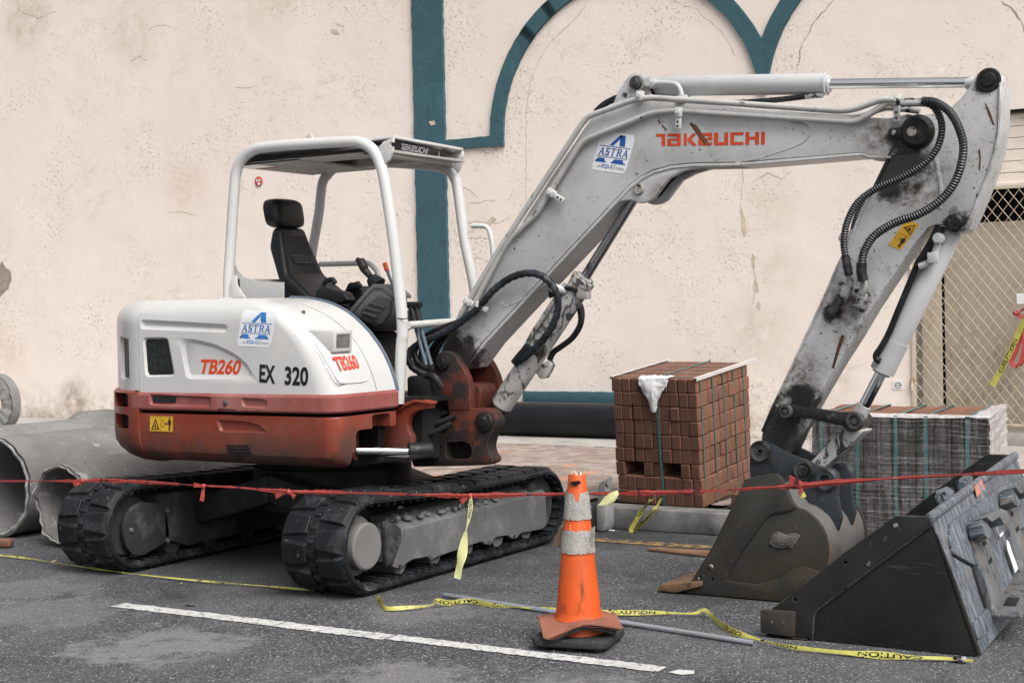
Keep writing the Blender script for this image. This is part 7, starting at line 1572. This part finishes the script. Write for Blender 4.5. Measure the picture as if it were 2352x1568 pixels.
ribbon([pz(u, v, .016 if i not in (5, 15) else .035) for i, (u, v) in enumerate(gp)], lambda i: (.05, .35, .9) if i % 3 else (.1, .75, .6), lambda t: .019+.008*math.sin(t*31)+.005*math.sin(t*67), 'caution_tape', m_ytape, 'long crumpled yellow caution tape on the road running past the cone', 'caution tape', text=[('CAUTION', .06, .22, False), ('CAUTION', .55, .8, True), ('CAUTION', .9, 1.05, False), ('CAUTION', 1.5, 1.7, False), ('CAUTION', 2.2, 2.38, True), ('CAUTION', 2.5, 2.7, False), ('CAUTION', 2.95, 3.2, True)])
# tapes tied to the wire screen
yy = WY-.06
ft = [(2352, 735), (2335, 770), (2318, 808), (2298, 848), (2277, 885)]
ribbon([py(u+2, v, yy) for u, v in [(2366, 705)]+ft], lambda i: (.9, 0, .42), .05, 'caution_tape', m_ytape, 'yellow tape strand with CAUTION hanging on the wire screen', 'caution tape', text=[('CAUTION', .44, .19+.0, False)] if False else [('CAUTION', .30, .62, True), ('CAUTION', -.02, .12, True)])
ribbon([py(u, v, yy+.01) for u, v in ((2358, 706), (2342, 716), (2332, 718), (2344, 726), (2356, 735), (2344, 770), (2332, 808), (2324, 832), (2340, 840), (2350, 815), (2354, 770), (2360, 735))], lambda i: (.8, .3, .4), .045, 'barrier_tape', m_tape, 'red ribbon knotted on the wire screen behind yellow strand', 'barrier tape')

# ------------------------------------------------------------------ odds and ends
a_, b_ = pz(1020, 1365, .0125), pz(1732, 1476, .0125); mb = MB(); mb.lathe([(.0115, 0), (.0115, (b_-a_).length), (.009, (b_-a_).length), (.009, 0)], a_, ((V((0, 0, 1))), (b_-a_).normalized().cross(V((0, 0, 1))), (b_-a_).normalized()), 20, closed=True)
o = mb.build('metal_pole', m_pole, None, 40, loc=tuple(a_)); tag(o, 'thin galvanised metal pole lying on the road behind the cone', 'pole')
mb = MB(); mb.prism([pz(u, v, .003) for u, v in ((1486, 1264), (1520, 1260), (1648, 1270), (1660, 1280), (1600, 1277))], V((0, 0, .014)), bevel=.003); o = mb.build('wood_plank', m_wood, None, 40, loc=tuple(pz(1520, 1265))); tag(o, 'brown weathered plank lying on the road left of the bucket', 'plank')
# barrier foot behind the cone
yb_ = 8.22; t = thing('barrier_stand', 'grey slotted barrier stand standing behind the cone near the kerb', 'barrier foot', tuple(pz(1385, 1222)))
cq = lambda x, y: ((2100+x/3.485)/1.7415, (1750+y/3.485)/1.7415)
mb = MB(); mb.prism(pys([cq(*p) for p in ((1005, 930), (1015, 700), (1030, 640), (1060, 605), (1130, 590), (1150, 545), (1172, 550), (1150, 640), (1140, 760), (1125, 930))], yb_), V((0, .05, 0)), bevel=.006); pf = mb.build('slotted_plate', m_stand, t)
carve(pf, [MB().prism(roundpoly(pys([cq(*p) for p in ((1062, 660), (1090, 645), (1098, 700), (1090, 745), (1066, 750))], yb_-.05), .012), V((0, .2, 0)))])
mb = MB(); q = pys([cq(*p) for p in ((985, 925), (1125, 930), (1130, 1240), (1100, 1320), (1040, 1335), (990, 1290))], yb_-.015); mb.prism([V((p.x, p.y, max(.004, p.z))) for p in q], V((0, .12, 0)), bevel=.012); mb.build('foot_column', m_stand, t)
mb = MB(); mb.prism(pys([cq(*p) for p in ((930, 905), (990, 925), (990, 1290), (960, 1330), (930, 1240))], yb_+.02), V((0, .10, 0)), bevel=.01); mb.build('foot_web', m_kerbdark, t)
# small scraps
for (u, v, sx_, sy_, h, m_, lb, cat) in ((1400, 1217, .07, .018, .006, m_sticker, 'small pale scrap on the road beside the barrier stand', 'scrap'), (437, 1388, .05, .02, .012, m_stone, 'small dark clod on the road right of the left track', 'clod'), (1818, 1277, .03, .025, .02, m_stone, None, None), (125, 1288, .03, .02, .008, m_leaf, 'brown scrap on the road below the pipes', 'scrap'), (2205, 1513, .05, .03, .025, m_fit, 'small grey lump on the tape end beside the loader bucket', 'lump')):
    if not lb: continue
    q = pz(u, v, h/2+.002); mb = MB(); mb.box(q, (sx_, sy_, h), bevel=h*.3); mb.jitter(h*.12); o = mb.build('scrap' if cat == 'scrap' else cat, m_, None, 60, loc=tuple(q)); tag(o, lb, cat)

# loose grit on the tarmac
random.seed(77); mb = MB()
for k in range(420):
    q = pz(random.uniform(-20, 2370), random.choice((random.uniform(1300, 1560), random.uniform(1395, 1560))), 0); r_ = random.choice((.002, .003, .003, .004, .006, .008)); c = V((q.x, q.y, r_*.5))
    P = [c+V((random.uniform(.6, 1.2)*r_*math.cos(a), random.uniform(.6, 1.2)*r_*math.sin(a), -r_*.5)) for a in (0, 1.3, 2.5, 3.8, 5.1)]; tp_ = c+V((random.uniform(-.3, .3)*r_, random.uniform(-.3, .3)*r_, r_*.6))
    vs = [mb.bm.verts.new(p) for p in P]; tv = mb.bm.verts.new(tp_)
    for i in range(5): mb.bm.faces.new((vs[i], vs[(i+1) % 5], tv))
o = mb.build('grit', mat('grit_stone', (.17, .165, .155), .9, var=.6, vs=60), None, 0); tag(o, 'loose pale grit scattered on the tarmac', 'grit', kind='stuff')
